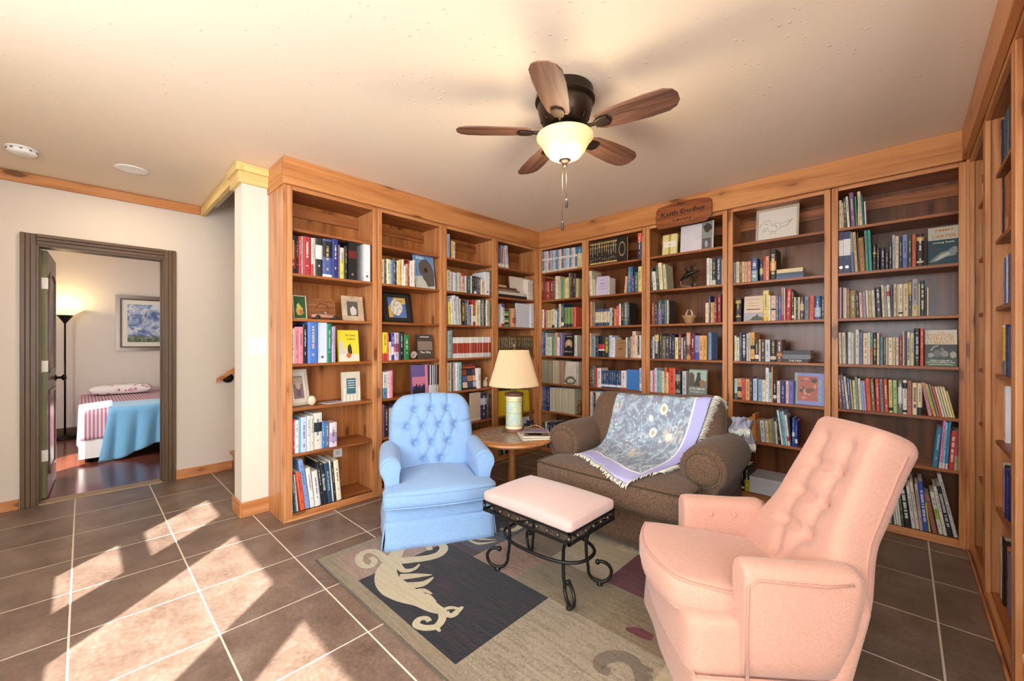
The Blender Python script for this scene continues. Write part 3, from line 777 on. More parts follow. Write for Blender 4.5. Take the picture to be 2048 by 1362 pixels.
row('B3', 4, 'H', '''115 140 917 e4e0e4; 140 163 907 d080a0; 163 190 887 d8d8e4; 190 216 912 8ab0b0; 216 240 912 98bab8; 240 270 922 e0dcc4; 270 296 882 e0b060 b.6-1:e07050; 296 320 937 f0d0b0; 322 395 890 e0563c; 398 456 918 2c2e34 b.55-.85:8a8c90 b.05-.18:8a8c90; 476 522 922 c8c8cc''')
row('B3', 5, 'H', '''110 180 1290 6a4a3a; 180 260 1290 c8b898; 260 340 1290 3a4a5a; 340 420 1300 7a2f2f; 420 520 1290 d0c8b0; 520 600 1290 4a5a44; 600 700 1290 2c2c34''')
row('B4', 1, 'I', '''95 122 937 7a8088; 122 160 927 d0c4a0; 160 190 927 7a5a48; 190 220 927 d8b48a; 220 250 927 cfa878; 250 290 922 d89a88; 298 368 890 3a4a80 b.0-.48:7aa0a8 t:e0e4f0; 388 430 907 2a3030 b.3-.6:b8b060; 430 460 867 b8604a b.85-1:a03030; 460 500 867 e09a80; 510 580 787 2c2820 b.3-.6:d08a3c t:e8d8b0''')
row('B4', 2, 'J', '''108 170 142 2c2420 b.78-.84:c8a850 b.86-.9:c8a850 b.2-.24:c8a850; 412 475 60 e0cc7c b.0-.12:d8b030; 475 495 112 f0e8d8; 495 550 117 d8bcb0 b.42-.48:2a2624; 550 580 112 6a6e68; 580 612 117 4a5aa0; 612 640 25 b08a80 b.0-.16:c02a2c; 640 655 30 d0c0b0; 657 718 48 b03030 l2; 722 750 62 3c3a38 b.06-.16:e0dcd4; 752 770 132 e0d8b0; 770 795 132 3a4a44; 795 815 132 d8c8a0; 815 860 132 5a4438 b.4-.7:c0ac84; 860 915 127 707c8c; 917 970 117 d0604a l1; 972 1043 117 2c5a8c b.1-.5:a8bcd0; 1046 1085 122 2c3a30''')
row('B4', 3, 'J', '''98 122 552 e0dcb8; 122 155 572 d8dcc0; 155 182 520 4a5878; 182 232 517 1e2026 t:e0e0e4; 232 250 527 d0d4dc; 250 278 517 c8bca8; 278 322 517 e0a858 b.42-.55:2a2018 b.0-.08:2a2018; 322 365 597 34363c b.12-.3:e0e0e0; 365 388 592 e0b488; 388 435 602 3c3c3e; 435 490 597 c8ccd4; 490 555 597 2a2a28 b.1-.25:c8c0a8; 560 625 597 6a4a44 b.25-.4:c07850''')
row('B4', 4, 'J', '''98 132 1022 b8ccd8 b.0-.3:5a6a78; 132 180 1022 d0a060 b.4-.6:2a2420 b.0-.1:2a2420; 180 220 1022 d05a5c; 220 270 1027 e0a468; 270 300 1007 3a3444; 300 345 1022 c0d0e4; 345 360 1030 3a4a50; 360 402 1032 8ab0d0; 402 438 1037 e8dcc0; 438 475 903 e8e4ec; 475 505 953 8abcb0 b.0-.1:c8ccd4; 505 522 893 c89a70; 523 562 1047 2a2626 b.2-.35:e0dcd8; 562 600 1047 e8ccc4; 600 658 1047 343a74; 658 692 1047 e0c8b4; 692 745 1047 7a70c0; 745 752 1050 2a4a8a''')
row('B4', 5, 'K', '''245 288 310 e07040 l-4; 290 320 292 d8b070 l-4; 322 358 292 e0c070 l-4; 360 396 242 e07a3c l-4; 398 440 312 8a7048 l-3; 445 500 322 c8ccd4 l-4; 505 542 327 e0d0a8 l-4; 545 590 317 b0a068 l-4; 592 625 300 7a8a88 l-4; 627 655 332 d8cca0 l-4; 657 692 250 1e2024 l-7; 694 720 200 dce4e4 l-7; 722 746 215 6ab0b8 l-6; 748 775 210 a8c8d8 l-6; 777 806 258 e8e4e4 l-6 b.15-.3:c83a40; 808 824 290 3a3040 l-4; 826 860 288 2c50a0 b.35-.5:e0e0e8; 862 896 328 2a3a90 b.14-.3:e4e4ea''')
row('B4', 6, 'K', '''196 236 925 1c1f1e b.1-.2:e8e4d8; 238 300 870 2a2418 b.0-.45:c8b830''')
row('B5', 0, 'L', '''78 106 272 c8c4b8; 107 130 294 d0b080 l-2; 131 155 255 4a4a44 l-2; 158 182 238 e0d8c4 l-3; 192 233 203 7a5a7c l-3; 235 250 238 4a8a7c l-2; 251 264 292 d8c890; 266 298 190 d0c4a4 l-3; 299 314 222 2a6a70 l-3; 316 333 282 d0ccc4 l-2''')
row('B5', 1, 'L', '''78 120 562 35365a k n b.42-.8:dcd8d4; 122 187 560 34365c k n b.42-.82:dcd8d4; 190 226 562 a0a4a8 l-3 b.0-.5:5a7094; 228 258 562 c8a880 l-3; 259 272 565 4a4a44 l-2; 274 324 614 a87440 l-3; 326 353 547 4a9a90 l-2; 354 384 540 4f9c90 l-2; 386 420 662 2a2420 b.6-.66:c8a850; 422 452 707 2a2828; 458 500 702 2c2e3c; 502 532 742 3a3a38; 534 564 657 2f3032; 565 592 587 b0b0b4; 593 627 600 d8c8b0; 629 655 604 2c3030; 657 708 587 7480b0 b.0-.3:5a66a0; 709 742 597 3a4a2a; 743 785 582 c05a48; 787 852 578 22201f b.78-.9:c8a850 b.1-.16:c8c0a8''')
row('B5', 2, 'L', '''78 90 1067 7a3a40; 90 102 1067 d0d0d8; 102 118 1068 2a2a30; 118 135 1067 e0b8a0; 135 150 1072 d8d8cc; 150 177 1077 8a6a60; 177 240 1092 8a7030; 242 268 1112 3a3a5a l-2; 270 300 1112 e0b8a0 l-2; 302 332 1107 9a90a0 l-2; 334 354 1092 e0d8c4 l-2; 355 382 1097 c8b48c l-2; 384 414 1092 d8d0bc l-2; 416 474 1062 30323a l-2; 476 502 1042 d8c8a4 l-2; 503 525 1052 9a9a98 l-2; 526 554 1042 e4dccc l-2 b.65-.8:c04030; 555 575 1037 4a5060 l-1; 576 608 1037 c4b49c; 608 623 1037 d8c8a0; 623 662 1037 e0d4bc b.08-.14:2a3044; 662 715 1032 d0bc94; 715 742 1002 3c4c5c b.6-.95:b09830; 743 802 990 9a9aa0 b.0-.3:c8b888; 803 820 1032 c8b888; 821 860 1002 2c3c40 t:d8dcd0; 880 897 1067 d8c4a0''')
row('B5', 3, 'M', '''105 135 257 c8c4b8 l-1; 136 184 257 d0c0a4 l-1; 186 202 247 3a3a3c; 203 243 252 d8dce0; 243 268 257 d0ccc0; 268 288 262 8a8478; 288 333 222 d8d4c8; 334 372 254 6a74a0; 373 435 262 e0d0b0; 436 455 252 e8e4d4; 456 490 262 6a9aa0 b.0-.55:b8706a; 491 528 257 23242a t:e0c850; 529 562 260 e0c8ac; 568 605 312 5a8898; 606 635 314 5a4a3c; 636 655 317 d8ccb4; 656 715 314 e6d6b8; 716 745 310 d0c4a8; 746 782 312 d8c8b0; 784 824 302 8a3a58; 826 848 242 d0c090; 849 872 238 4a4478; 874 912 252 e0d8c0 t:2a2a2a; 913 957 262 c8c4a4; 960 1018 208 26242a t:b8c0c0; 1023 1066 208 d04a34''')
row('B5', 4, 'M', '''105 148 742 8a5048 l-3; 152 190 737 5a6a9c l-5; 192 218 757 e0d0a4 l-5; 220 246 777 3a6aa0 l-4; 248 270 792 c8a888 l-4; 272 304 802 d0d4a0 l-3; 306 334 762 8a9a98 l-3; 336 368 782 e4d8c0 l-3; 370 390 810 8ab8d8 l-3; 391 418 807 c09ad0 l-3; 422 474 782 d8603c l-3; 476 521 787 7a6a50 l-3; 524 573 787 c84434 l-2; 575 618 787 7a8088 l-2; 621 668 787 cc5038 l-2; 671 716 797 d8cc88 l-1 b.06-.16:24242a; 719 769 799 a8c088 l-1; 771 824 802 707470 b.3-.8:d0d0d0; 826 877 797 e0dcd0 b.75-.92:24242a b.04-.12:24242a; 879 931 805 b06a58; 936 990 827 e4d4b0 t:2a2a2a; 992 1048 832 e0cca0 b.0-.24:22242a; 1118 1167 832 c08a90 l-9; 1174 1212 845 d8a050 l-11 b.3-.9:b0b850; 1216 1243 850 8a8a8a l-11; 1246 1276 870 c86048 l-11; 1279 1306 880 e0d4c4 l-11; 1309 1336 880 d0c8a4 l-11; 1339 1368 880 e0d0a0 l-11; 1371 1398 885 e4d8b4 l-11; 1400 1424 930 d8c070 l-11''')
row('B5', 5, 'N', '''526 584 128 3a7a9c l5; 592 622 58 e08ab0 l4 b.0-.12:e0d8d8; 624 655 73 8ac0e0 l3 b.0-.12:e0d8d8; 657 685 68 3a90c0 l3 b.0-.12:e0d8d8; 692 745 164 c83a30 l3 t:f0d8d0; 747 784 158 b0a888 b.36-1:b05a64; 786 824 158 b0a888 b.36-1:b05a64; 826 862 158 b0a888 b.36-1:b05a64''')
row('B5', 6, 'N', '''60 90 700 6a4a3a l-5; 92 120 710 c8c0a0 l-5; 122 144 720 3a4a5a l-5; 146 168 730 d0d0c0 l-5; 170 194 735 e0dcd4 l-5; 196 219 735 d8d8d4 l-5; 221 248 720 4a5a34 l-5; 250 315 738 2a2a28 l-6 t:e4e4e4; 322 364 735 d8d8d8 l-6; 366 400 688 e0d4c0 l-6; 402 438 708 c0a8a8 l-5; 440 494 682 3a5ab0 l-5 t:d8dcf0; 496 514 900 d8c840 l-6; 530 582 822 a06a5c l-9; 594 642 802 d8d8c8 l-9 b.35-.6:a8b84c; 644 682 745 e4e0d8 l-9; 688 744 745 262a30 l-10 t:c8ccd4; 748 792 630 c8c8c8 l-11''')
# right run, measured along the wall (metres) because it is seen edge-on
row('R1', 0, None, '3.60 3.63 .24 d8d4c4 b.5-.7:2a2a2a; 3.56 3.595 .25 2a2c30 b.3-.6:d8d4c8; 3.52 3.555 .24 8a7a60')
row('R1', 1, None, '3.605 3.63 .20 3a8a6a; 3.58 3.60 .19 c86a30; 3.56 3.578 .19 e0c840; 3.54 3.558 .185 d8d8c8; 3.50 3.538 .19 3a4a44')
row('R1', 2, None, '3.54 3.57 .17 3a4a90; 3.50 3.538 .18 c8c8c8')
row('R1', 3, None, '3.55 3.575 .2 6a9a40; 3.51 3.548 .18 4a4a4a b.3-.6:b8a050')
row('R1', 4, None, '3.53 3.56 .2 d0ccc8; 3.49 3.528 .2 4a3a34')
row('R1', 5, None, '3.59 3.61 .22 e8e8e8; 3.56 3.588 .22 3a4a5a; 3.52 3.558 .21 5a4a3a; 3.48 3.518 .22 c0bcb0')
row('R1', 6, None, '3.585 3.62 .30 3f9a74; 3.56 3.583 .27 5a8ac0; 3.54 3.558 .26 d8a040; 3.52 3.538 .26 c0c8d0; 3.49 3.518 .26 6a3a4a')
row('R2', 0, None, '2.985 3.005 .2 a03a2c; 2.945 2.98 .23 26324a; 2.91 2.943 .24 2c4058; 2.875 2.908 .24 3a4c54; 2.84 2.873 .24 9a9a94; 2.80 2.838 .24 34404c')
row('R2', 1, None, '2.95 2.99 .28 22263a; 2.88 2.948 .27 b06034 b.0-.3:c88a6a; 2.82 2.878 .27 a85a30; 2.76 2.818 .26 8a4a2c')
row('R2', 2, None, '2.945 2.965 .2 8a98a8; 2.92 2.943 .22 3a5a94; 2.875 2.918 .22 3a2428; 2.845 2.873 .22 c8c8d0; 2.79 2.843 .22 4a5a7c')
row('R2', 3, None, '2.965 2.99 .23 e6dcc4 l3; 2.93 2.963 .22 d0a848 b.0-.3:6a6a70; 2.912 2.928 .21 e0d060; 2.885 2.91 .23 2c4484; 2.84 2.883 .23 26306a; 2.79 2.838 .22 44507a')
row('R2', 4, None, '2.95 2.99 .26 eceef2 k n')
row('R2', 5, None, '2.985 3.005 .22 d0ccc4; 2.965 2.983 .21 8a8684; 2.945 2.963 .2 b0707c; 2.925 2.943 .22 3a3a38; 2.90 2.923 .2 5a4a3c; 2.87 2.898 .21 2c2a3c; 2.84 2.868 .22 2a3a7a; 2.80 2.838 .21 26306a')
row('R2', 6, None, '2.965 2.99 .29 c8ccd0; 2.955 2.963 .29 dcdcd8; 2.89 2.953 .30 2c1a18; 2.85 2.888 .28 c06a48; 2.83 2.848 .28 d8b070; 2.79 2.828 .28 7a6a80')

def lum(h): return (.3 * int(h[0:2], 16) + .59 * int(h[2:4], 16) + .11 * int(h[4:6], 16)) / 255
def book_geo(sp, rnd):
    """cover quads, page quads, title quads: lists of (verts, faces, colours per face)"""
    t, h = sp['th'], sp['h']
    d = sp['depth'] or min(.255, max(.10, h * (.72 if sp['kind'] != 'binder' else .85)))
    c = min(.0022, t * .18)
    base = C4(sp['col'])
    cov = ([], [], []); pg = ([], [], []); ti = ([], [], []); au = ([], [], [])
    def box(L, x0, x1, y0, y1, z0, z1, col):
        n = len(L[0])
        L[0].extend([(x, y, z) for z in (z0, z1) for y in (y0, y1) for x in (x0, x1)])
        L[1].extend([tuple(i + n for i in q) for q in [(0, 2, 3, 1), (4, 5, 7, 6), (0, 1, 5, 4), (2, 6, 7, 3), (0, 4, 6, 2), (1, 3, 7, 5)]])
        L[2].extend([col] * 6)
    def quad(L, x0, x1, z0, z1, y, col):
        n = len(L[0])
        L[0].extend([(x0, y, z0), (x1, y, z0), (x1, y, z1), (x0, y, z1)]); L[1].append((n, n + 1, n + 2, n + 3)); L[2].append(col)
    # spine: three facets (slightly rounded), stacked by bands
    cuts = sorted({0., 1.} | {max(0, min(1, p)) for b in sp['bands'] for p in b[:2]})
    r = 0 if sp['kind'] in ('binder', 'magazine') else min(.004, t * .22)
    for p, q in zip(cuts, cuts[1:]):
        m = (p + q) / 2; col = base
        for b in sp['bands']:
            if b[0] <= m <= b[1]: col = C4(b[2])
        z0, z1 = p * h, q * h
        prof = [(0, c + r), (0, r), (t * .22, 0), (t * .78, 0), (t, r), (t, c + r)]
        n = len(cov[0])
        cov[0].extend([(x, y, z0) for x, y in prof] + [(x, y, z1) for x, y in prof])
        k = len(prof)
        for i in range(k - 1):
            cov[1].append((n + i, n + i + 1, n + k + i + 1, n + k + i)); cov[2].append(col)
        if q == 1: cov[1].append(tuple(range(n + k, n + 2 * k))); cov[2].append(col)
        if p == 0: cov[1].append(tuple(range(n, n + k))[::-1]); cov[2].append(col)
    box(cov, 0, c, c + r, d, 0, h, base); box(cov, t - c, t, c + r, d, 0, h, base)
    g = .0025 if h > .2 else .001
    if sp['kind'] == 'magazine': g = .0003
    box(pg, c, t - c, c + r, d - g, g, h - g, C4('e6dcc4'))
    # printed title
    if sp['title'] and not sp['text'] and t > .011 and sp['kind'] == 'book':
        L_ = lum(sp['col'])
        tc = C4(rnd.choice(['e8e2d0', 'd8c078', 'f0f0ee', 'c8d0d8'] if L_ < .45 else ['2a2826', '6a2a28', '2c3a5c', '3a3a3a']))
        z = h * rnd.uniform(.80, .92); ze = h * rnd.uniform(.36, .5)
        w0, w1 = t * .36, t * .64
        if sp['tcol']: tc = C4(sp['tcol']); w0, w1, ze = t * .22, t * .78, h * .2
        while z > ze:
            s = rnd.uniform(.0025, .006)
            if rnd.random() < .82: quad(ti, w0 + t * rnd.uniform(0, .05), w1 - t * rnd.uniform(0, .05), z - s, z, -.0005, tc)
            z -= s + .0022
        z = h * rnd.uniform(.22, .3)
        for k in range(rnd.randint(2, 5)):
            quad(au, t * .40, t * .60, z - .003, z, -.0005, tc); z -= .0048
    return cov, pg, ti, au, d
def vmesh(name, geo, mat, parent=None):
    me = bpy.data.meshes.new(name)
    me.from_pydata(geo[0], [], geo[1])
    ca = me.color_attributes.new('col', 'FLOAT_COLOR', 'CORNER')
    buf = []
    for p, col in zip(geo[1], geo[2]): buf += list(col) * len(p)
    ca.data.foreach_set('color', buf)
    me.update()
    return meshobj(name, me, mat, parent)
def proj_area(sp):
    w = abs(sp['run'].loc(sp['u0'], 0)[0]) * .691 + sp['run'].loc(sp['u0'], 0)[1] * .723
    w = max(.5, w)
    k = 1.0
    if sp['bay'] in ('R1', 'R2'): k = .12
    if (sp['bay'], sp['sh']) in (('L2', 5), ('L2', 6), ('L3', 6), ('L4', 4), ('B3', 5)): k = .01
    return sp['th'] * sp['h'] / w / w * k
NB = 288
rank = sorted([s for s in SPECS if s['kind'] == 'book'], key=lambda s: -proj_area(s))
keep = set(id(s) for s in rank[:NB])
stuff = ([], [], [])
NUMTXT = []
for i, sp in enumerate(SPECS):
    rnd = random.Random(i * 7 + 3)
    cov, pg, ti, au, d = book_geo(sp, rnd)
    run = sp['run']; a = math.radians(sp['lean'])
    u = sp['u0'] if run.sign > 0 else max(sp['u0'], sp['u1'])
    jit = 0 if sp['off'] else rnd.uniform(-.006, .008)
    piv = 0 if a <= 0 else sp['th']
    loc = Vector(run.loc(u + (piv if run.sign > 0 else -piv), sp['z'] + .0004, sp['off'] + jit + .004))
    rot = (0, a, run.rz)
    if sp['kind'] == 'book' and id(sp) not in keep:
        M = Matrix.Translation(loc) @ Matrix.Rotation(run.rz, 4, 'Z') @ Matrix.Rotation(a, 4, 'Y') @ Matrix.Translation((-piv, 0, 0))
        for g in (cov, pg, ti, au):
            n = len(stuff[0])
            stuff[0].extend([tuple(M @ Vector(p)) for p in g[0]]); stuff[1].extend([tuple(k + n for k in f) for f in g[1]]); stuff[2].extend(g[2])
        continue
    for g in (cov, pg, ti, au):
        g[0][:] = [(x - piv, y, z) for x, y, z in g[0]]
    if sp['kind'] == 'binder':
        c = cname(sp['col']); lab = '%s ring binder, %s from left, %s shelf, %s' % (c, ordn(sp['n']), SHN[sp['sh']], BAYS[sp['bay']][1])
    else:
        c = cname(sp['col'])
        lab = '%s %s, %s from left, %s shelf, %s' % (c, sp['kind'], ordn(sp['n']), SHN[sp['sh']], BAYS[sp['bay']][1])
    o = vmesh(sp['kind'], cov, book_m)
    o.location = loc; o.rotation_euler = rot
    meta(o, lab, sp['kind'], 'books on the shelves' if sp['kind'] == 'book' else sp['kind'] + 's on the shelves')
    p = vmesh('pages', pg, page_m, o)
    if sp['kind'] == 'binder':
        h = sp['h']; t = sp['th']
        MB().lathe([(.001, -.001), (.010, -.001), (.010, .001), (.001, .001)], 14).xf(Matrix.Translation((t / 2 - piv, -.0008, h * .14)) @ Matrix.Rotation(PI / 2, 4, 'X')).obj('finger_ring', plain('chrome ring', 'c8c8c8', .25, .9), o)
    if sp['text']:
        m = plain('ink ' + sp['tcol'], sp['tcol'], .5)
        lettering('title', sp['text'], (sp['th'] / 2 - piv, -.0006, sp['h'] * .55), (0, 0, -1), (1, 0, 0), sp['h'] * .74, sp['th'] * .62, m, o)
    elif ti[0]:
        vmesh('title', ti, print_m, o)
        if au[0]: vmesh('author', au, print_m, o)
so = vmesh('book_rows', stuff, book_m)
meta(so, 'remaining narrow books filling the shelf rows', 'books', kind='stuff')

# ---------------------------------------------------------------- books shown face-out, stacks lying flat
def ink(c): return plain('ink ' + c, c, .45)
def faceout(bay, sh, fr, x0, x1, yt, col, label, tilt=7, th=.024, yaw=0, off=.03, name='book', cat='book', group='books shown face-out'):
    run, _ = BAYS[bay]; z = SZ[sh]
    a, b = fpx(fr, x0, yt), fpx(fr, x1, yt)
    u0 = run.uz(a[0], 700, off)[0]; u1 = run.uz(b[0], 700, off)[0]
    pm = fpx(fr, (x0 + x1) / 2, yt)
    h = (run.uz(pm[0], pm[1], off + .02)[1] - z) / math.cos(math.radians(tilt))
    w = u1 - u0
    o = MB().box(0, w, 0, .002, 0, h).box(0, w, th - .002, th, 0, h).box(0, .002, .002, th - .002, 0, h).obj(name, plain('cover ' + col, col, .4, var=.05))
    o.location = run.loc(u0, z + .0006 , off); o.rotation_euler = (-math.radians(tilt), 0, run.rz + math.radians(yaw))
    meta(o, label, cat, group)
    MB().box(.002, w - .003, .002, th - .002, .003, h - .003).obj('pages', page_m, o)
    return o, w, h
def rect(o, name, w, h, x0, x1, z0, z1, col, d=.0006):
    return MB().box(x0 * w, x1 * w, -d, .0004, z0 * h, z1 * h).obj(name, ink(col), o)
def poly(o, name, w, h, pts, col, d=.0010):
    return pyd(name, [(x * w, -d, z * h) for x, z in pts], [tuple(range(len(pts)))], ink(col), o)
def txt(o, s, w, h, x, z, tw, thh, col, fit=False, d=.0016, vert=0):
    u, v = ((1, 0, 0), (0, 0, 1)) if not vert else ((0, 0, -1), (1, 0, 0))
    return lettering('lettering', s, (x * w, -d, z * h), u, v, tw * (h if vert else w), thh * (w if vert else h), ink(col), o, fit)
def blob(cx, cz, rx, rz, n=14, seed=1, wob=.18):
    r_ = random.Random(seed)
    return [(cx + rx * (1 + r_.uniform(-wob, wob)) * math.cos(2 * PI * k / n), cz + rz * (1 + r_.uniform(-wob, wob)) * math.sin(2 * PI * k / n)) for k in range(n)]

o, w, h = faceout('L1', 3, 'B', 468, 600, 97, 'e4d136', 'yellow cookbook with a cartoon car cover, beside the light-switch bookcase binders')
o['label'] = 'yellow picture cookbook shown face-out in bookcase beside the light switch'
txt(o, 'The Curious', w, h, .6, .84, .5, .07, '7a6a2a'); txt(o, 'Cookbook', w, h, .62, .72, .42, .07, '7a6a2a')
rect(o, 'picture_band', w, h, .03, .97, .02, .24, 'd8d4c8')
poly(o, 'picture_car', w, h, [(.04, .24), (.04, .55), (.10, .68), (.2, .66), (.27, .45), (.4, .40), (.42, .24)], 'c8c4bc')
poly(o, 'picture_shape', w, h, blob(.55, .36, .1, .2, seed=3), '3a3030', .0013); poly(o, 'picture_shape', w, h, blob(.48, .2, .12, .08, seed=4), 'c8642c', .0014)
o, w, h = faceout('L1', 4, 'B', 492, 606, 360, 'cfc8b8', 'pale striped book with a teal title panel on the fifth shelf', tilt=4, off=.06)
for k in range(5): poly(o, 'stripe', w, h, [(.05 + k * .2, .0), (.13 + k * .2, .0), (.05 + k * .2 + .12, .45), (k * .2 + .1, .45)], 'e8e4da')
rect(o, 'title_panel', w, h, .24, .74, .25, .78, '3a6a74', .0012)
for z in (.70, .62, .54, .46): rect(o, 'title_line', w, h, .3, .68, z - .012, z + .012, 'd8e0e0', .0016)
o, w, h = faceout('L2', 1, 'A', 1082, 1222, 754, '6c94c4', 'blue art book with a large grey profile shown face-out')
rect(o, 'lower_sky', w, h, 0, 1, 0, .35, 'c0c4b8')
poly(o, 'cover_shape', w, h, [(.2, .55), (.22, .72), (.4, .86), (.62, .88), (.86, .72), (.97, .5), (.97, .1), (.6, .06), (.52, .2), (.4, .28), (.36, .38), (.24, .42)], '5c5450', .0012)
poly(o, 'cover_shape', w, h, blob(.55, .55, .12, .07, seed=8), '2c2624', .0015)
txt(o, 'DALI', w, h, .28, .9, .36, .08, 'f4f4f4')
o, w, h = faceout('L2', 3, 'B', 972, 1066, 124, '4c443e', 'dark brown paperback with white title shown face-out')
rect(o, 'photo_band', w, h, .02, .98, .36, .72, '8a7a70'); txt(o, 'The Way', w, h, .5, .26, .72, .11, 'f0ece4'); rect(o, 'caption', w, h, .2, .8, .88, .92, 'd8d4cc')
o, w, h = faceout('L2', 4, 'B', 935, 1040, 316, '6a5a94', 'purple city skyline book standing before a row of magazines', tilt=3, off=.02)
rect(o, 'sunset_band', w, h, 0, 1, .3, .6, 'c87a94'); rect(o, 'spine_band', w, h, .78, 1, 0, 1, 'd8849c', .001)
for k in range(8): rect(o, 'tower', w, h, .03 + k * .09, .10 + k * .09, 0, .22 + .18 * ((k * 37) % 5) / 5, '1c1a24', .0014)
o, w, h = faceout('L3', 4, 'D', 240, 380, 420, '221c1c', 'black travel book with nine small photos shown face-out')
txt(o, 'EXPLORING', w, h, .5, .93, .84, .085, 'c0583c'); rect(o, 'title_line', w, h, .08, .92, .79, .865, 'c0583c')
for i in range(3):
    for j in range(3): rect(o, 'photo', w, h, .04 + i * .32, .33 + i * .32, .06 + j * .235, .27 + j * .235, ['d8c8b0', '5a6a9c', 'a04a34', '46506a', 'c88a58', '2c3450', 'b8b4c8', 'e0b0a0', '6a3a30'][i * 3 + j])
o, w, h = faceout('L3', 5, 'D', 318, 404, 682, 'cbb49a', 'large plain beige book cover beside the purple volume', tilt=0, off=.012, th=.03)
rect(o, 'edge_shade', w, h, .95, 1, 0, 1, 'b8a088')
o, w, h = faceout('L4', 1, 'C', 806, 970, 708, 'ded2c4', 'blank cream album standing behind lying books in the corner', tilt=6, off=.05)
rect(o, 'edge_shade', w, h, .97, 1, 0, 1, 'c8bcac')
o, w, h = faceout('L4', 2, 'C', 852, 1004, 986, 'd5d9e2', 'white binder cover turned outward in the corner bookcase', tilt=0, off=.012, th=.02)
rect(o, 'edge_shade', w, h, .97, 1, 0, 1, 'c0c4cc')
o, w, h = faceout('B1', 3, 'F', 312, 426, 246, '1d1b1c', 'black biography with an oval portrait shown face-out')
poly(o, 'portrait_oval', w, h, [(.5 + .3 * math.cos(a * PI / 10), .56 + .24 * math.sin(a * PI / 10)) for a in range(20)], 'b89878')
poly(o, 'portrait_coat', w, h, [(.24, .36), (.4, .5), (.6, .5), (.76, .36), (.6, .32), (.4, .32)], '2a2626', .0013)
poly(o, 'portrait_head', w, h, blob(.5, .62, .1, .11, 12, 5, .04), 'd8b090', .0014)
txt(o, 'Jefferson', w, h, .5, .2, .66, .09, 'c8b898'); rect(o, 'title_line', w, h, .25, .75, .92, .94, 'd0c8b8')
o, w, h = faceout('B1', 4, 'F', 322, 450, 502, 'd9d2c6', 'white booklet with a grey leaf ornament shown face-out')
poly(o, 'ornament', w, h, blob(.55, .16, .42, .18, 18, 6, .2), '6a6c5c'); poly(o, 'ornament', w, h, blob(.55, .16, .26, .10, 14, 7, .2), 'c8c4b4', .0013)
for z in (.55, .66, .77): rect(o, 'faint_line', w, h, .2, .8, z, z + .012, 'b8a8a0')
o, w, h = faceout('B2', 1, 'E', 638, 756, 842, 'c6bcd4', 'lilac book numbered 100 shown face-out')
txt(o, '100', w, h, .48, .80, .34, .11, 'a08aac'); rect(o, 'title_line', w, h, .28, .72, .59, .65, 'a08aac'); rect(o, 'title_line', w, h, .2, .8, .46, .49, 'a08aac'); rect(o, 'title_line', w, h, .25, .75, .32, .35, 'a08aac')
o, w, h = faceout('B2', 3, 'F', 822, 930, 290, '97714c', 'plain tan book with a small three-leaf mark shown face-out')
for dx, dz in ((-.06, .47), (.06, .47), (0, .53)): poly(o, 'emblem', w, h, blob(.5 + dx, dz, .05, .04, 10, 3, .1), '3a2a1c')
rect(o, 'title_line', w, h, .25, .75, .84, .86, '4a3824'); rect(o, 'title_line', w, h, .2, .8, .77, .79, '4a3824')
o, w, h = faceout('B2', 4, 'F', 936, 1060, 580, '3a78c0', 'plain bright blue book shown face-out behind the brown armchair', tilt=3)
rect(o, 'spine_edge', w, h, 0, .03, 0, 1, 'c05a5a')
o, w, h = faceout('B2', 0, 'E', 846, 945, 462, '1c1512', 'dark encyclopedia cover with a gold oval at the row end', tilt=0, off=.012, th=.022)
ring = [(.5 + .33 * math.cos(a * PI / 12), .52 + .3 * math.sin(a * PI / 12)) for a in range(24)]
pyd('gold_oval', [(x * w, -.001, z * h) for x, z in ring] + [((.5 + (x - .5) * .8) * w, -.001, (.52 + (z - .52) * .8) * h) for x, z in ring], [(k, (k + 1) % 24, 24 + (k + 1) % 24, 24 + k) for k in range(24)], ink('a08a5c'), o)
o, w, h = faceout('B3', 0, 'G', 250, 412, 620, 'e6dca4', 'cream and yellow striped book on the shelf below the sign')
for k in range(9): rect(o, 'stripe', w, h, .03 + k * .11, .06 + k * .11, 0, 1, 'd0b860')
rect(o, 'ribbon', w, h, .43, .57, 0, 1, 'b09c40', .0009); rect(o, 'label_panel', w, h, .1, .93, .38, .66, 'ece4d0', .0013); poly(o, 'label_mark', w, h, blob(.52, .5, .04, .03, 8, 2, .1), '2a2a34', .0017)
o, w, h = faceout('B3', 0, 'G', 456, 697, 512, 'd2cdd0', 'blank white backing board below the sign', tilt=5, name='backing_board', cat='board', th=.012)
rect(o, 'edge_strip', w, h, .98, 1, 0, 1, 'b8b4b4')
o, w, h = faceout('B3', 0, 'G', 698, 832, 470, '8a8c86', 'grey photo magazine right of the blank board', tilt=4, name='magazine', cat='magazine', th=.008)
poly(o, 'photo', w, h, blob(.5, .78, .36, .16, 14, 9, .25), '3a3a30'); rect(o, 'photo', w, h, .05, .8, .04, .4, '5a5450'); poly(o, 'photo', w, h, blob(.4, .2, .14, .12, 10, 4, .2), 'a0a0b0', .0014); rect(o, 'pale_edge', w, h, .9, 1, 0, 1, 'd0c4bc', .0012)
o, w, h = faceout('B3', 4, 'H', 546, 752, 902, '6f7a6c', 'western novel with a painted rider shown face-out above the blanket')
poly(o, 'painted_sky', w, h, [(.03, .55), (.97, .55), (.97, .96), (.03, .96)], 'a8bcae', .0009)
poly(o, 'painted_rider', w, h, [(.3, .34), (.4, .6), (.46, .78), (.42, .84), (.5, .86), (.52, .9), (.6, .9), (.6, .85), (.68, .83), (.62, .78), (.68, .6), (.9, .34)], '2c3330', .0012)
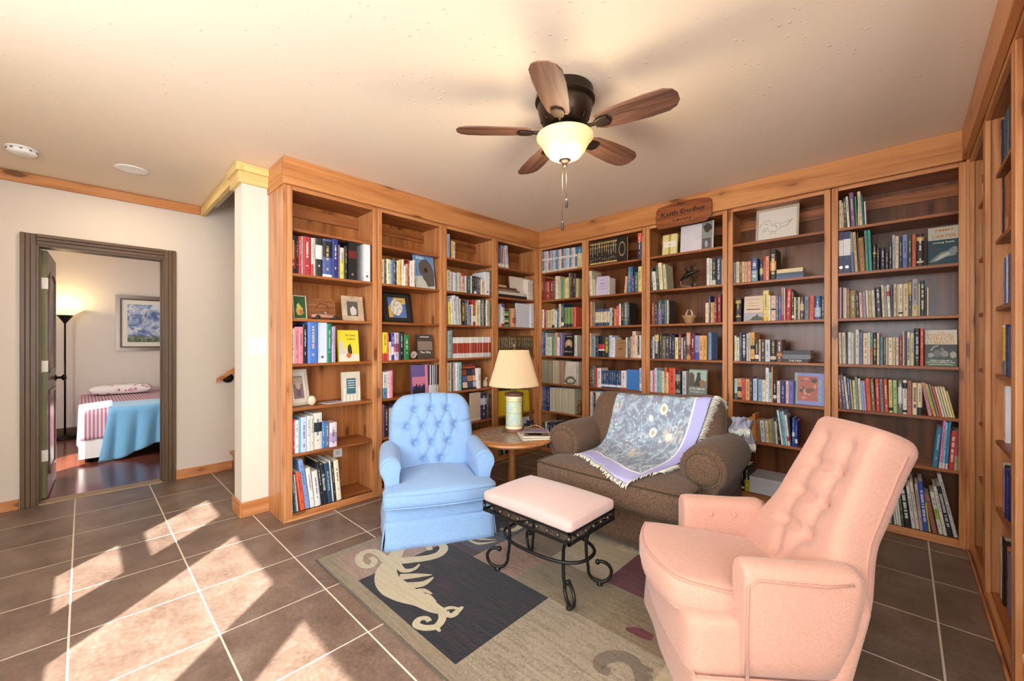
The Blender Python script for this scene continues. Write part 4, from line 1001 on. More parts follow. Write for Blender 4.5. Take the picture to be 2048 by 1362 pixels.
poly(o, 'painted_cliff', w, h, [(.03, .34), (.03, .8), (.14, .9), (.3, .78), (.32, .5), (.4, .34)], '5a4a38', .001); poly(o, 'painted_horse', w, h, blob(.76, .46, .18, .16, 12, 8, .25), '9a6a44', .0013)
txt(o, "LOUIS L'AMOUR", w, h, .48, .25, .86, .085, 'eceae4'); txt(o, 'The Daughters of', w, h, .46, .13, .72, .07, 'eceae4')
o, w, h = faceout('B4', 2, 'J', 203, 411, 122, 'd6bda6', 'cream book with a mountain landscape shown face-out')
rect(o, 'dark_bar', w, h, .12, .84, .455, .49, '3a3430'); rect(o, 'title_line', w, h, .22, .76, .70, .73, 'c0a078'); rect(o, 'title_line', w, h, .2, .8, .60, .63, 'c0a078'); rect(o, 'name_line', w, h, .12, .84, .86, .89, 'b8a08c')
rect(o, 'sky_band', w, h, 0, 1, .02, .34, 'a8a4ac'); poly(o, 'mountain', w, h, [(.3, .02), (.5, .18), (.62, .2), (.7, .29), (.8, .18), (1, .14), (1, .02)], '4a4c48', .0012); poly(o, 'meadow', w, h, [(0, .02), (.3, .06), (.6, .02)], '6a7a4a', .0014)
o, w, h = faceout('B4', 4, 'J', 754, 1078, 962, '6f7ac0', 'large blue illustrated history book shown face-out')
rect(o, 'spine_edge', w, h, .0, .09, 0, 1, '8aa880'); rect(o, 'painting', w, h, .11, .79, .12, .90, 'a8543e')
for k in range(26):
    r_ = random.Random(k); poly(o, 'painted_figure', w, h, blob(r_.uniform(.18, .72), r_.uniform(.18, .55) if k < 18 else r_.uniform(.55, .84), r_.uniform(.03, .1), r_.uniform(.025, .07), 9, k, .3), ['7c3a2c', 'c87a5c', '3a2a28', '8a4c3a', 'd08c6c', '5a3c30'][k % 6], .0012 + k * .00002)
txt(o, 'War of 1812', w, h, .87, .45, .7, .09, '8cc860', vert=1)
o, w, h = faceout('B5', 1, 'L', 891, 1186, 512, '24434c', 'dark teal book with a pale upper half and folded hands')
rect(o, 'upper_panel', w, h, 0, 1, .66, 1, 'b9b8a6'); txt(o, 'JIMMY', w, h, .52, .90, .62, .085, 'c07c34'); txt(o, 'CARTER', w, h, .5, .75, .78, .085, 'c07c34')
txt(o, 'Living Faith', w, h, .5, .58, .66, .055, 'd0d8d4'); poly(o, 'hand', w, h, [(.02, .09), (.2, .2), (.4, .32), (.62, .36), (.8, .46), (.9, .44), (.92, .34), (.84, .22), (.6, .2), (.4, .14), (.2, .08)], '7c8888')
poly(o, 'hand', w, h, [(.2, .12), (.42, .26), (.64, .31), (.7, .26), (.5, .2), (.3, .12)], 'b4bab4', .0014)
o, w, h = faceout('B5', 3, 'M', 1076, 1446, 228, '274636', 'green and black football book with gold title shown face-out')
rect(o, 'upper_panel', w, h, 0, 1, .6, 1, 'd4cfc4'); rect(o, 'photo', w, h, .02, .98, .22, .6, '3a3c3c')
txt(o, 'THE', w, h, .5, .935, .2, .05, 'd09a38'); txt(o, 'ESSENTIAL', w, h, .5, .86, .84, .08, 'd09a38'); txt(o, 'VINCE', w, h, .5, .755, .82, .12, 'd09a38'); txt(o, 'LOMBARDI', w, h, .5, .65, .84, .07, 'd09a38')
for k, (x, z, rx, rz) in enumerate([(.4, .36, .12, .1), (.62, .34, .12, .09), (.2, .3, .1, .07), (.88, .32, .1, .09), (.55, .46, .06, .05)]): poly(o, 'photo_figure', w, h, blob(x, z, rx, rz, 12, k, .15), ['6a6c6c', '8a8a88', '9a9890', 'a8a69c', '787a78'][k], .0012)
poly(o, 'photo_arm', w, h, [(.16, .44), (.3, .56), (.42, .58), (.42, .55), (.32, .53), (.22, .42)], 'a0a09a', .0013)
txt(o, 'WORDS & WISDOM TO', w, h, .5, .155, .7, .045, 'e8e8e0'); txt(o, 'MOTIVATE, INSPIRE, & WIN', w, h, .5, .1, .86, .045, 'e8e8e0'); rect(o, 'author_line', w, h, .12, .88, .035, .055, 'b8c890')

def flat_stack(bay, sh, fr, items, group):
    """items: x0,x1,ytop,ybottom,col,label[,text,tcol]; listed from the bottom up"""
    run, _ = BAYS[bay]; z = SZ[sh] + .0006
    for it in items:
        x0, x1, y0, y1, col, label = it[:6]; d = it[8] if len(it) > 8 else .15
        u0 = run.uz(fpx(fr, x0, y0)[0], 700)[0]; u1 = run.uz(fpx(fr, x1, y0)[0], 700)[0]
        xm = (x0 + x1) / 2
        t_ = run.uz(*fpx(fr, xm, y0))[1] - run.uz(*fpx(fr, xm, y1))[1]
        o = MB().box(0, u1 - u0, 0, d, 0, .002).box(0, u1 - u0, 0, d, t_ - .002, t_).box(0, u1 - u0, 0, .002, .002, t_ - .002).obj('book', plain('cover ' + col, col, .45, var=.06))
        o.location = run.loc(u0, z, .006); o.rotation_euler = (0, 0, run.rz)
        meta(o, label, 'book', group)
        MB().box(.002, u1 - u0 - .002, .002, d - .002, .002, t_ - .002).obj('pages', page_m, o)
        if len(it) > 7 and it[6]:
            lettering('title', it[6], ((u1 - u0) / 2, -.0006, t_ / 2), (1, 0, 0), (0, 0, 1), (u1 - u0) * .8, t_ * .55, ink(it[7]), o)
        z += t_ + .0004
flat_stack('B4', 1, 'I', [(580, 888, 1086, 1110, '3a5a90', 'blue book at the bottom of three lying books, second shelf'), (582, 884, 1046, 1086, '3a4a54', 'grey book in the middle of three lying books, second shelf'), (584, 882, 1003, 1046, 'd8c090', 'cream book on top of three lying books, second shelf')], 'lying books on the second shelf')
flat_stack('B4', 3, 'J', [(620, 906, 796, 832, '241f1e', 'black novel at the bottom of the lying stack, fourth shelf', 'THE FIRM', 'd8d0c4'), (624, 930, 748, 796, '6a7078', 'charcoal novel in the middle of the lying stack, fourth shelf', None, None, .14), (628, 928, 706, 748, '2a2e34', 'black novel on top of the lying stack, fourth shelf', None, None)], 'lying novels on the fourth shelf')
flat_stack('L4', 1, 'C', [(668, 964, 908, 938, '26221f', 'black album at the bottom of the lying pile in the corner', None, None, .24), (668, 960, 880, 908, 'cfc6ba', 'pale book second in the lying pile in the corner', None, None, .22), (668, 890, 858, 880, '8a7260', 'brown book third in the lying pile in the corner', None, None, .2), (668, 860, 836, 858, '5c3a30', 'dark red book fourth in the lying pile in the corner', None, None, .18), (675, 752, 818, 836, 'd0b080', 'small tan book on top of the lying pile in the corner', None, None, .12)], 'lying books in the corner bookcase')
flat_stack('L3', 5, 'D', [(288, 404, 905, 926, 'd8ccc0', 'white and red book lying before the beige cover', None, None, .2)], 'lying books by the lamp')
flat_stack('B4', 6, 'K', [(302, 905, 1170, 1292, 'd9dade', 'lower of two white paper manuscripts lying on the bottom shelf', None, None, .26), (300, 900, 1085, 1168, 'd2d3d6', 'upper of two white paper manuscripts lying on the bottom shelf', None, None, .26)], 'paper manuscripts on the bottom shelf')
print('BOOKS', len(SPECS), sum(1 for s in SPECS if s['kind'] == 'book'), 'stuff polys', len(stuff[1]))
# ================================================================ FURNITURE
def smoothstep(a, b, x):
    t_ = max(0, min(1, (x - a) / (b - a))); return t_ * t_ * (3 - 2 * t_)
def seg_dist(px, pz, a, b):
    dx, dz = b[0] - a[0], b[1] - a[1]; L2 = dx * dx + dz * dz
    t_ = max(0, min(1, ((px - a[0]) * dx + (pz - a[1]) * dz) / L2))
    return math.hypot(px - a[0] - t_ * dx, pz - a[1] - t_ * dz)
def tuft(x, z, btns, lines, A, s, B, wd):
    d = 0
    for b in btns:
        r2 = ((x - b[0]) ** 2 + (z - b[1]) ** 2) / (s * s)
        if r2 < 12: d = max(d, A * math.exp(-r2) * 1.0 + A * .55 * math.exp(-r2 * .28))
    for a, b in lines:
        q = seg_dist(x, z, a, b)
        if q < wd * 3: d = max(d, B * math.exp(-(q / wd) ** 2))
    return d
def sweep(name, sections, mat, parent, smooth=True, caps=True, sub=1):
    """loft closed sections (lists of points, same count)"""
    m = MB(); n = len(sections[0]); v = [p for s in sections for p in s]; f = []
    for i in range(len(sections) - 1):
        for k in range(n):
            k2 = (k + 1) % n
            f.append((i * n + k, i * n + k2, (i + 1) * n + k2, (i + 1) * n + k))
    if caps:
        f.append(tuple(range(n))[::-1]); f.append(tuple(range((len(sections) - 1) * n, len(sections) * n)))
    m.add(v, f)
    o = m.obj(name, mat, parent, smooth, subsurf=sub)
    bm = bmesh.new(); bm.from_mesh(o.data); bmesh.ops.recalc_face_normals(bm, faces=bm.faces); bm.to_mesh(o.data); bm.free()
    return o
def piping(parent, pts, mat, r=.004, closed=False, name='piping'):
    return MB().tube(pts, r, 6, closed).obj(name, mat, parent, True)

# ---------------------------------------------------------------- blue armchair
blue = fabric('pale blue cotton', '93b6e0', '7fa3d2', 260, .95, .25)
bc = empty('armchair', (-2.058, 1.528, 0), math.radians(61.3), 'pale blue button-tufted armchair with a pleated skirt', 'armchair', 'armchairs around the rug')
def bwave(x, k): return .004 * math.sin(x * 9 + k) + .003 * math.sin(x * 23 + 2 * k)
def skirt(parent, mat, hw, y0, y1, ztop, flare=.022, zb=.006, n=20):
    def front(s, yy, k):
        def fn(a, b):
            x = -hw + 2 * hw * a; z = ztop + (zb - ztop) * b
            return (x * (1 + .012 * b), yy + s * (flare * b + bwave(x, k) * b), z)
        return fn
    def side(s, k):
        def fn(a, b):
            y = y0 + (y1 - y0) * a; z = ztop + (zb - ztop) * b
            return (s * (hw + flare * b + bwave(y, k) * b), y, z)
        return fn
    for fn in (front(-1, y0, 1), front(1, y1, 2), side(-1, 3), side(1, 4)):
        MB().grid(fn, n, 5).obj('skirt_panel', mat, parent, True, solid=.005)
    for sx in (-1, 1):
        for yy, s in ((y0, -1), (y1, 1)):
            MB().add([(sx * (hw - .04), yy - s * .012, ztop), (sx * (hw - .012), yy - s * .012, ztop), (sx * (hw - .012), yy - s * .05, ztop), (sx * (hw - .035), yy - s * .0 + s * flare * .3, zb), (sx * (hw + flare * .3), yy + s * flare * .3, zb), (sx * (hw + flare * .3), yy - s * .05, zb)],
                     [(0, 1, 4, 3), (1, 2, 5, 4)]).obj('pleat', mat, parent, True, solid=.004)
skirt(bc, blue, .332, .012, .62, .176)
cushion('base', (.668, .60, .13), .018, 10, blue, bc, loc=(0, .315, .225))
piping(bc, [(-.335, .012, .176), (.335, .012, .176)], blue, .004)
# T cushion
def tw(y):  # half width of the T cushion at depth y
    return .345 - .095 * smoothstep(.085, .125, y)
def tdef(p, nr):
    y = p.y + .27
    x = p.x / .345 * tw(y)
    u = p.x / .345; v = (y - .25) / .31
    z = p.z
    if p.z > 0: z += .045 * max(0, 1 - u * u) * max(0, 1 - v * v) + .012 * max(0, 1 - v * v)
    yy = y - (.028 * (1 - u * u)) * smoothstep(.2, -.05, y)
    return Vector((x, yy, z))
cushion('seat_cushion', (.69, .60, .088), .026, (34, 30, 5), blue, bc, tdef, loc=(0, 0, .308))
def tout(z, off=0):
    pts = []
    for k in range(9): pts.append((-.248 - off, .40 - .035 * k, z))
    pts += [(-.27, .095, z), (-.335, .085, z), (-.344, .05, z), (-.342, .0, z)]
    for k in range(13):
        u = -1 + 2 * k / 12; pts.append((u * .335, -.03 - .026 * (1 - u * u), z))
    pts += [(.342, .0, z), (.344, .05, z), (.335, .085, z), (.27, .095, z)]
    for k in range(9): pts.append((.248 + off, .12 + .035 * k, z))
    return pts
piping(bc, tout(.346), blue, .0045); piping(bc, tout(.270), blue, .0045)
# rolled arms
def arm_profile(s, y, k, zt, n=22):
    pts = [(.247, .20), (.247, .34), (.245, .43)]
    cx, cz, r = .300, zt - .068, .068
    for i in range(13):
        a = math.radians(168 - i * 17.5); pts.append((cx + r * 1.0 * math.cos(a), cz + r * math.sin(a)))
    pts += [(.338, zt - .15), (.332, .34), (.332, .20)]
    c = (.295, .40)
    return [(s * (c[0] + (x - c[0]) * k), y, c[1] + (z - c[1]) * (k if z > .3 else 1)) for x, z in pts]
for s in (-1, 1):
    secs = [arm_profile(s, y, k, zt) for y, k, zt in [(.098, .86, .53), (.102, .96, .535), (.115, 1, .54), (.22, 1, .543), (.34, 1, .548), (.46, 1, .555), (.58, .98, .56)]]
    sweep('arm', secs, blue, bc)
    # front panel outlined with welt
    pf = arm_profile(s, .100, .9, .537)
    piping(bc, pf, blue, .004)
# tufted back
btn = []
for i, z in enumerate((.755, .635, .515, .40)):
    xs = {0: (-.118, 0, .118), 1: (-.175, -.06, .058, .172), 2: (-.118, 0, .118), 3: (-.06, .06)}[i]
    btn.append([(x, z) for x in xs])
allb = [b for r_ in btn for b in r_]
lines = []
for r0, r1 in zip(btn, btn[1:]):
    for a in r0:
        for b in r1:
            if abs(a[0] - b[0]) < .09: lines.append((a, b))
for a in btn[0]: lines.append((a, (a[0] * 1.02, .90)))
for a in btn[3]: lines.append((a, (a[0], .33)))
lines.append((btn[1][0], (-.30, .665))); lines.append((btn[1][3], (.30, .665)))
REC = math.radians(15)
def bdef(p, nr):
    z = p.z + .60
    hw = .285 + .018 * math.sin(max(0, min(1, (z - .32) / .5)) * PI) - .05 * smoothstep(.78, .90, z)
    x = p.x / .29 * hw
    zz = z - .03 * (x / .29) ** 2 * smoothstep(.6, .88, z)
    y = p.y
    if nr.y < -.3 or p.y < -.03:
        fw = smoothstep(0, .6, -nr.y)
        y += fw * (tuft(x, z, allb, lines, .036, .022, .016, .011) - .024)
        y -= fw * .02 * (1 - (x / .29) ** 2)
    q = Vector((x, y, zz - .33))
    return Vector((q.x, q.y * math.cos(REC) + q.z * math.sin(REC), q.z * math.cos(REC) - q.y * math.sin(REC) + .33))
cushion('backrest', (.58, .14, .56), .055, (74, 8, 72), blue, bc, bdef, loc=(0, .50, 0))
for x, z in allb:
    q = bdef(Vector((x, -.07, z - .60)), Vector((0, -1, 0)))
    MB().ball((q.x, q.y + .50 - .002, q.z), .011, 10, 6, (1, .6, 1)).obj('button', blue, bc, True)
cushion('back_shell', (.60, .05, .58), .02, 8, blue, bc, lambda p, n_: Vector((p.x * (1 - .12 * smoothstep(.1, .29, p.z)), p.y + (p.z + .29) * .26, p.z * (.97 - .08 * (p.x / .3) ** 2 * (p.z > .2)))), loc=(0, .555, .53))

# ---------------------------------------------------------------- brown armchair
brown = fabric('brown tweed', '7d6553', '4b392d', 210, .95, .5, .15)
br = empty('armchair', (-1.345, 2.20, 0), math.radians(1.5), 'wide brown tweed armchair with rolled arms and a throw blanket', 'armchair', 'armchairs around the rug')
cushion('base', (1.10, .96, .23), .02, (16, 12, 5), brown, br, loc=(0, .53, .150))
for sx in (-1, 1):
    for yy in (.12, .98): MB().lathe([(.02, 0), (.025, .05)], 10, (sx * .48, yy, 0)).obj('leg', plain('dark wood foot', '2c1d14', .4), br, True)
def bt(p, nr):
    y = p.y + .385
    hw = .515 - .085 * smoothstep(.22, .30, y)
    u = p.x / .515; x = u * hw
    z = p.z
    v = (y - .36) / .42
    if p.z > 0: z += .032 * max(0, 1 - abs(u) ** 3) * max(0, 1 - v * v)
    yy = y - .022 * (1 - u * u) * smoothstep(.3, -.05, y)
    return Vector((x, yy, z))
cushion('seat_cushion', (1.03, .77, .165), .03, (40, 30, 6), brown, br, bt, loc=(0, 0, .345))
fro = lambda z: [(-.43, .32, z), (-.45, .255, z), (-.50, .215, z), (-.514, .15, z), (-.512, .02, z)] + [(u * .50, .004 - .022 * (1 - u * u), z) for u in [k / 8 - 1 for k in range(17)]] + [(.512, .02, z), (.514, .15, z), (.50, .215, z), (.45, .255, z), (.43, .32, z)]
dkb = fabric('brown welt', '54412f', '3a2c22', 210, .95, .5, .15)
piping(br, fro(.422), dkb, .006); piping(br, fro(.268), dkb, .006)
for s in (-1, 1):
    cx, R_ = .50, .142
    secs = []
    for y, k, zc in [(.292, .80, .50), (.296, .93, .50), (.315, 1, .50), (.45, 1.02, .505), (.62, 1.0, .505), (.80, .96, .50), (1.0, .92, .49)]:
        pts = [(.40, .20), (.39, .34)]
        for i in range(15):
            a = math.radians(200 - i * 17.5); pts.append((cx + R_ * k * math.cos(a), zc + R_ * k * math.sin(a)))
        pts += [(.565, .34), (.565, .20)]
        secs.append([(s * x, y, z) for x, z in pts])
    sweep('arm', secs, brown, br)
    # round front panel with gathered welt
    MB().lathe([(.001, .014), (.06, .013), (.092, .006), (.098, -.004), (.10, -.02)], 28, cap=False).xf(Matrix.Translation((s * cx, .290, .50)) @ Matrix.Rotation(PI / 2, 4, 'X')).obj('arm_front', brown, br, True)
    piping(br, [(s * cx + .103 * math.cos(a), .291, .50 + .103 * math.sin(a)) for a in [2 * PI * k / 32 for k in range(32)]], brown, .006, True)
    m = MB()
    for k in range(-3, 14):
        a = math.radians(k * 18); p0 = (s * cx + .108 * math.cos(a), .290, .50 + .108 * math.sin(a)); p1 = (s * cx + .138 * math.cos(a), .305, .50 + .138 * math.sin(a))
        m.tube([p0, p1], .0035, 5)
    m.obj('gathers', brown, br, True)['kind'] = 'stuff'
def bk(p, nr):
    z = p.z + .26
    x = p.x * (1 + .02 * math.sin(z * 9)) * (1 - .05 * smoothstep(.38, .52, z))
    bulge = .05 * (1 - (p.x / .5) ** 2) * math.sin(max(0, min(1, z / .52)) * PI)
    y = p.y - (bulge if nr.y < -.2 else 0)
    zz = z + .02 * (p.x / .5) * smoothstep(.2, .5, z) - .015 * (1 - abs(p.x / .5)) * smoothstep(.4, .52, z)
    a = math.radians(17)
    return Vector((x, y * math.cos(a) + zz * math.sin(a), zz * math.cos(a) - y * math.sin(a)))
cushion('back_cushion', (.99, .20, .50), .085, (30, 8, 22), brown, br, bk, loc=(0, .70, .375))
cushion('back_frame', (1.06, .16, .62), .06, (10, 5, 8), brown, br, lambda p, n_: Vector((p.x, p.y + p.z * .2, p.z)), loc=(0, .97, .40))

# throw blanket draped over the brown chair
t = NT('woven floral throw')
uvn = t.n('UVMap'); sepn = t.n('SeparateXYZ'); t.l(uvn.outputs[0], sepn.inputs[0])
U, Vv = sepn.outputs[0], sepn.outputs[1]
mp = t.n('Mapping'); t.l(uvn.outputs[0], mp.inputs[0]); mp.inputs['Scale'].default_value = (1, 1.25, 1)
vec = mp.outputs[0]
base = t.ramp(t.noise(vec, 14, 4, .6, 1.2), [(.36, '8a93a8'), (.48, '929cb0'), (.54, '9fb4c8'), (.62, 'b4c8d2')])
leafs = t.vor(t.coord('UV', (22, 40, 1), rot=(0, 0, .6)), 1.0)
base = t.mix(t.math('MULTIPLY', t.val(leafs, .25, .35, 1, 0), t.val(t.noise(vec, 3.2, 2), .48, .56)), base, 'b4d2e2')
dots = t.vor(vec, 34)
dm = t.math('MULTIPLY', t.val(dots, .20, .28, 1, 0), t.val(t.noise(vec, 4.0, 2), .50, .56))
base = t.mix(dm, base, 'f0f1ee')
tan_ = t.math('MULTIPLY', t.val(t.noise(t.coord('UV', (40, 9, 1), rot=(0, 0, -.7)), 1, 2), .5, .58), t.val(t.noise(vec, 2.6, 2), .55, .62))
base = t.mix(tan_, base, 'd8cbb8')
fv = t.vor(vec, 8.0, rnd=.8)
region = t.math('MULTIPLY', t.val(Vv, .50, .66, 1, 0), t.val(t.math('ADD', U, t.math('MULTIPLY', Vv, -.3)), .12, .24))
base = t.mix(t.math('MULTIPLY', t.val(fv, .30, .34, 1, 0), region), base, 'eceadb')
base = t.mix(t.math('MULTIPLY', t.val(fv, .15, .19, 1, 0), region), base, 'b6b29e')
mU = t.val(U, .862, .866); mV = t.val(Vv, .902, .906)
lineU = t.math('MULTIPLY', t.val(U, .846, .850), t.val(U, .862, .866, 1, 0)); lineV = t.math('MULTIPLY', t.val(Vv, .888, .892), t.val(Vv, .902, .906, 1, 0))
base = t.mix(t.math('MAXIMUM', lineU, lineV), base, 'eceff8')
base = t.mix(t.math('MAXIMUM', mU, mV), base, 'b7b9ee')
t.color(base); t.set(Roughness=.95); t.b.inputs['Specular IOR Level'].default_value = .1
t.bump(t.noise(t.coord('UV', (260, 260, 1)), 1, 1), .3, .0015)
throw_m = t.m
PROF = [(1.00, .70), (1.035, .80), (.99, .885), (.90, .905), (.83, .875), (.775, .78), (.72, .68), (.665, .585), (.60, .505), (.50, .478), (.36, .476), (.22, .470), (.10, .455), (.0, .425), (-.05, .39)]
cum = [0]
for a, b in zip(PROF, PROF[1:]): cum.append(cum[-1] + math.hypot(b[0] - a[0], b[1] - a[1]))
def prof(t_):
    t_ = max(0, min(cum[-1], t_))
    for i in range(len(cum) - 1):
        if t_ <= cum[i + 1]:
            f_ = (t_ - cum[i]) / (cum[i + 1] - cum[i]); break
    p0, p1 = PROF[max(0, i - 1)], PROF[i]; p2, p3 = PROF[i + 1], PROF[min(len(PROF) - 1, i + 2)]
    r_ = []
    for k in (0, 1):
        a, b, c_, d_ = p0[k], p1[k], p2[k], p3[k]
        r_.append(.5 * (2 * b + (c_ - a) * f_ + (2 * a - 5 * b + 4 * c_ - d_) * f_ ** 2 + (3 * b - a - 3 * c_ + d_) * f_ ** 3))
    return r_
def tend(y):  # arc length at which the seat part reaches depth y
    for i in range(8, len(PROF) - 1):
        if PROF[i + 1][0] <= y: return cum[i] + (PROF[i][0] - y) / (PROF[i][0] - PROF[i + 1][0]) * (cum[i + 1] - cum[i])
    return cum[-1]
from mathutils.bvhtree import BVHTree
def chair_bvh():
    V_, F_ = [], []
    for o in br.children:
        if o.name.split('.')[0] not in ('seat_cushion', 'back_cushion', 'back_frame'): continue
        n = len(V_); V_ += [o.matrix_basis @ v_.co for v_ in o.data.vertices]; F_ += [tuple(i + n for i in p.vertices) for p in o.data.polygons]
    return BVHTree.FromPolygons(V_, F_)
CB = chair_bvh()
def bl(a, b):
    x, y, z = bl0(a, b)
    y1, z1 = bl0(a, min(1, b + .02))[1:]; y0, z0 = bl0(a, max(0, b - .02))[1:]
    n = Vector((0, z1 - z0, -(y1 - y0)))
    if n.length < 1e-6: return (x, y, z)
    n.normalize()
    hit = CB.ray_cast(Vector((x, y, z)) + n * .35, -n, .55)
    if hit[0] is None: return (x, y, z)
    w_ = .009 + .006 * (1 + math.sin(a * 13 + b * 7)) * .5 + .005 * (1 + math.sin(a * 29 - b * 11)) * .5
    p = hit[0] + n * w_
    return (p.x, p.y, p.z)
def bl0(a, b):
    ye = .225 + (-.01 - .225) * smoothstep(0, 1, a / .84) if a < .84 else -.01 + (.215 + .01) * smoothstep(.84, 1, a)
    t_ = .06 + (tend(ye) - .06) * b
    y, z = prof(t_)
    xl = -.245 - .055 * b; xr = .43 - .15 * smoothstep(.25, 1, b)
    x = xl + (xr - xl) * a
    z += .014 + .007 * math.sin(a * 13 + b * 5) * smoothstep(.2, .6, b) + .005 * math.sin(a * 31 - b * 9)
    y -= .012 + .006 * math.sin(a * 17 + b * 3)
    z += .018 * (x / .5) * smoothstep(.5, .2, b)
    return (x, y, z)
G_ = [[Vector(bl(i / 60, j / 70)) for j in range(71)] for i in range(61)]
Q_ = [[g.copy() for g in r_] for r_ in G_]
for it in range(60):     # the cloth bridges the hollow between back and seat
    for i in range(61):
        r_ = G_[i]
        G_[i] = [r_[0]] + [(r_[j - 1] + r_[j + 1]) / 2 for j in range(1, 70)] + [r_[70]]
        for j in range(1, 70):
            n_ = Vector((0, -.62, .78))
            dd = (Q_[i][j] - G_[i][j]).dot(n_)
            if dd > 0: G_[i][j] = G_[i][j] + n_ * dd
m = MB().grid(lambda a, b: tuple(G_[round(a * 60)][round(b * 70)]), 60, 70)
bo = m.obj('throw_blanket', throw_m, None, True, solid=.006)
uvl = bo.data.uv_layers.new(name='UVMap')
nu, nv = 60, 70
co = [((i // (nv + 1)) / nu, (i % (nv + 1)) / nv) for i in range(len(m.v))]
for lp in bo.data.loops: uvl.data[lp.index].uv = co[lp.vertex_index]
bo.location = br.location; bo.rotation_euler = br.rotation_euler
meta(bo, 'pale floral woven throw with lilac border draped over the brown armchair', 'blanket')
fr_m = plain('cream fringe', 'e6e8dc', .95)
m = MB(); rr = random.Random(4)
def tassel(p, d):
    p = Vector(p); d = Vector(d)
    m.tube([p, p + d * .5 + Vector((rr.uniform(-.006, .006), rr.uniform(-.004, .004), .004)), p + d + Vector((rr.uniform(-.008, .008), rr.uniform(-.006, .006), -.004))], [.0035, .0035, .0022], 4)
for k in range(75):
    a = k / 74; p = bl(a, 1.0); q = bl(a, .96); d = (Vector(p) - Vector(q)).normalized() * .045
    d.z *= .6; tassel(p, d)
for k in range(110):
    b = .10 + .90 * k / 109; p = bl(1.0, b); q = bl(.96, b); d = (Vector(p) - Vector(q)).normalized() * .05 + Vector((0, -.006, -.012)); tassel(p, d)
fo = m.obj('fringe', fr_m, bo, True); fo['kind'] = 'stuff'
# the part of the throw hanging past the right of the chair back
tail_m = plain('grey lilac weave', 'a3a5b6', .95, var=.15)
for x0, y0, z0, dx, dz in ((.50, .90, .735, .09, .10), (.565, .955, .715, .05, .19)):
    MB().grid(lambda a, b: (x0 + dx * a + .012 * math.sin(b * 5 + a * 3), y0 + .05 * a + .012 * math.sin(a * 9), z0 - dz * b - .02 * (a - .5) ** 2 + .004 * math.sin(a * 20)), 12, 10).obj('throw_tail', tail_m, bo, True, solid=.01)
    m = MB()
    for k in range(18):
        a = k / 17; x, y, z = x0 + dx * a + .012 * math.sin(5 + a * 3), y0 + .05 * a + .012 * math.sin(a * 9), z0 - dz
        m.tube([(x, y, z + .02), (x + .004, y - .006, z - .01), (x + rr.uniform(-.01, .01), y - .004, z - .04)], [.004, .004, .002], 4)
    m.obj('fringe', fr_m, bo, True)['kind'] = 'stuff'

# ---------------------------------------------------------------- pink armchair
pink = fabric('peach pink wool', 'd0a18f', 'be8f7f', 300, .95, .22, .3)
pkd = fabric('peach welt', 'c59484', 'b38272', 300, .95, .22, .3)
PW = .33
PPHI = math.radians(-51)
pc = empty('armchair', (-.708, 1.595, 0), PPHI, 'high-backed peach pink tufted armchair in the foreground', 'armchair', 'armchairs around the rug')
def sk(parent): skirt(parent, pink, .318, .03, .49, .17, .016)
sk(pc)
cushion('base', (.60, .46, .20), .02, 10, pink, pc, lambda p, n_: Vector((p.x, p.y - .03 * (1 - (p.x / .3) ** 2) * (p.y < 0), p.z)), loc=(0, .25, .245))
piping(pc, [(-.318, .49, .172), (-.318, .03, .172), (0, .005, .172), (.318, .03, .172), (.318, .49, .172)], pkd, .005)
def pt(p, nr):
    u = p.x / .25; y = p.y + .27
    v = (y - .27) / .29
    z = p.z + (.022 * max(0, 1 - u * u) * max(0, 1 - v * v) if p.z > 0 else 0)
    x = p.x * (1 - .10 * smoothstep(.10, -.02, y))
    return Vector((x, y - .05 * (1 - u * u) * smoothstep(.35, 0, y), z + .012 - .075 * max(0, y) / .55))
cushion('seat_cushion', (.50, .56, .12), .04, (26, 26, 6), pink, pc, pt, loc=(0, -.005, .37))
for zz, rr2 in ((.419, .006), (.316, .0055)):
    piping(pc, [(-.242, .35, zz - .036), (-.246, .16, zz - .012), (-.232, .05, zz + .004)] + [(u * .215, -.002 - .052 * (1 - u * u), zz + .014) for u in [k / 8 - 1 for k in range(17)]] + [(.232, .05, zz + .004), (.246, .16, zz - .012), (.242, .35, zz - .036)], pkd, rr2)
def parm(s):
    secs = []
    for y, k, zt in [(.175, .80, .530), (.180, .95, .538), (.195, 1, .545), (.27, 1, .542), (.36, 1, .538), (.46, 1, .535), (.57, 1, .545)]:
        xi, xo = .232, .335
        pts = [(xi + .01, .15), (xi, .33), (xi, .46)]
        for i in range(9):
            a = math.radians(180 - i * 22.5); pts.append(((xi + xo) / 2 + (xo - xi) / 2 * math.cos(a) * (1.0), zt - .042 + .042 * math.sin(a)))
        pts += [(xo - .002, .46), (xo - .006, .33), (xo - .01, .15)]
        c = ((xi + xo) / 2, .4)
        secs.append([(s * (c[0] + (x - c[0]) * k), y - max(0, .46 - z) * .22 * max(0, (y - .17) / .40), z if z < .3 else .3 + (z - .3) * (.985 if k < .9 else 1)) for x, z in pts])
    sweep('arm', secs, pink, pc)
    # welt along the outer top edge and down the front
    piping(pc, [(s * .326, .185, .16), (s * .330, .183, .34), (s * .333, .185, .475), (s * .334, .215, .500), (s * .337, .30, .496), (s * .337, .42, .490), (s * .334, .50, .498)], pkd, .005)
    for y in (.29, .39): MB().ball((s * .230, y, .475), .012, 10, 6, (.5, 1, 1)).obj('button', pink, pc, True)
parm(-1); parm(1)
pb = [[(-.068, z), (.068, z)] for z in (.52, .65, .78)]
pbt = [b for r_ in pb for b in r_]
plines = [((-.068, .52), (-.068, .88)), ((.068, .52), (.068, .88)), ((-.068, .52), (-.02, .40)), ((.068, .52), (.02, .40))] + [(r_[0], r_[1]) for r_ in pb]
PREC = math.radians(26)
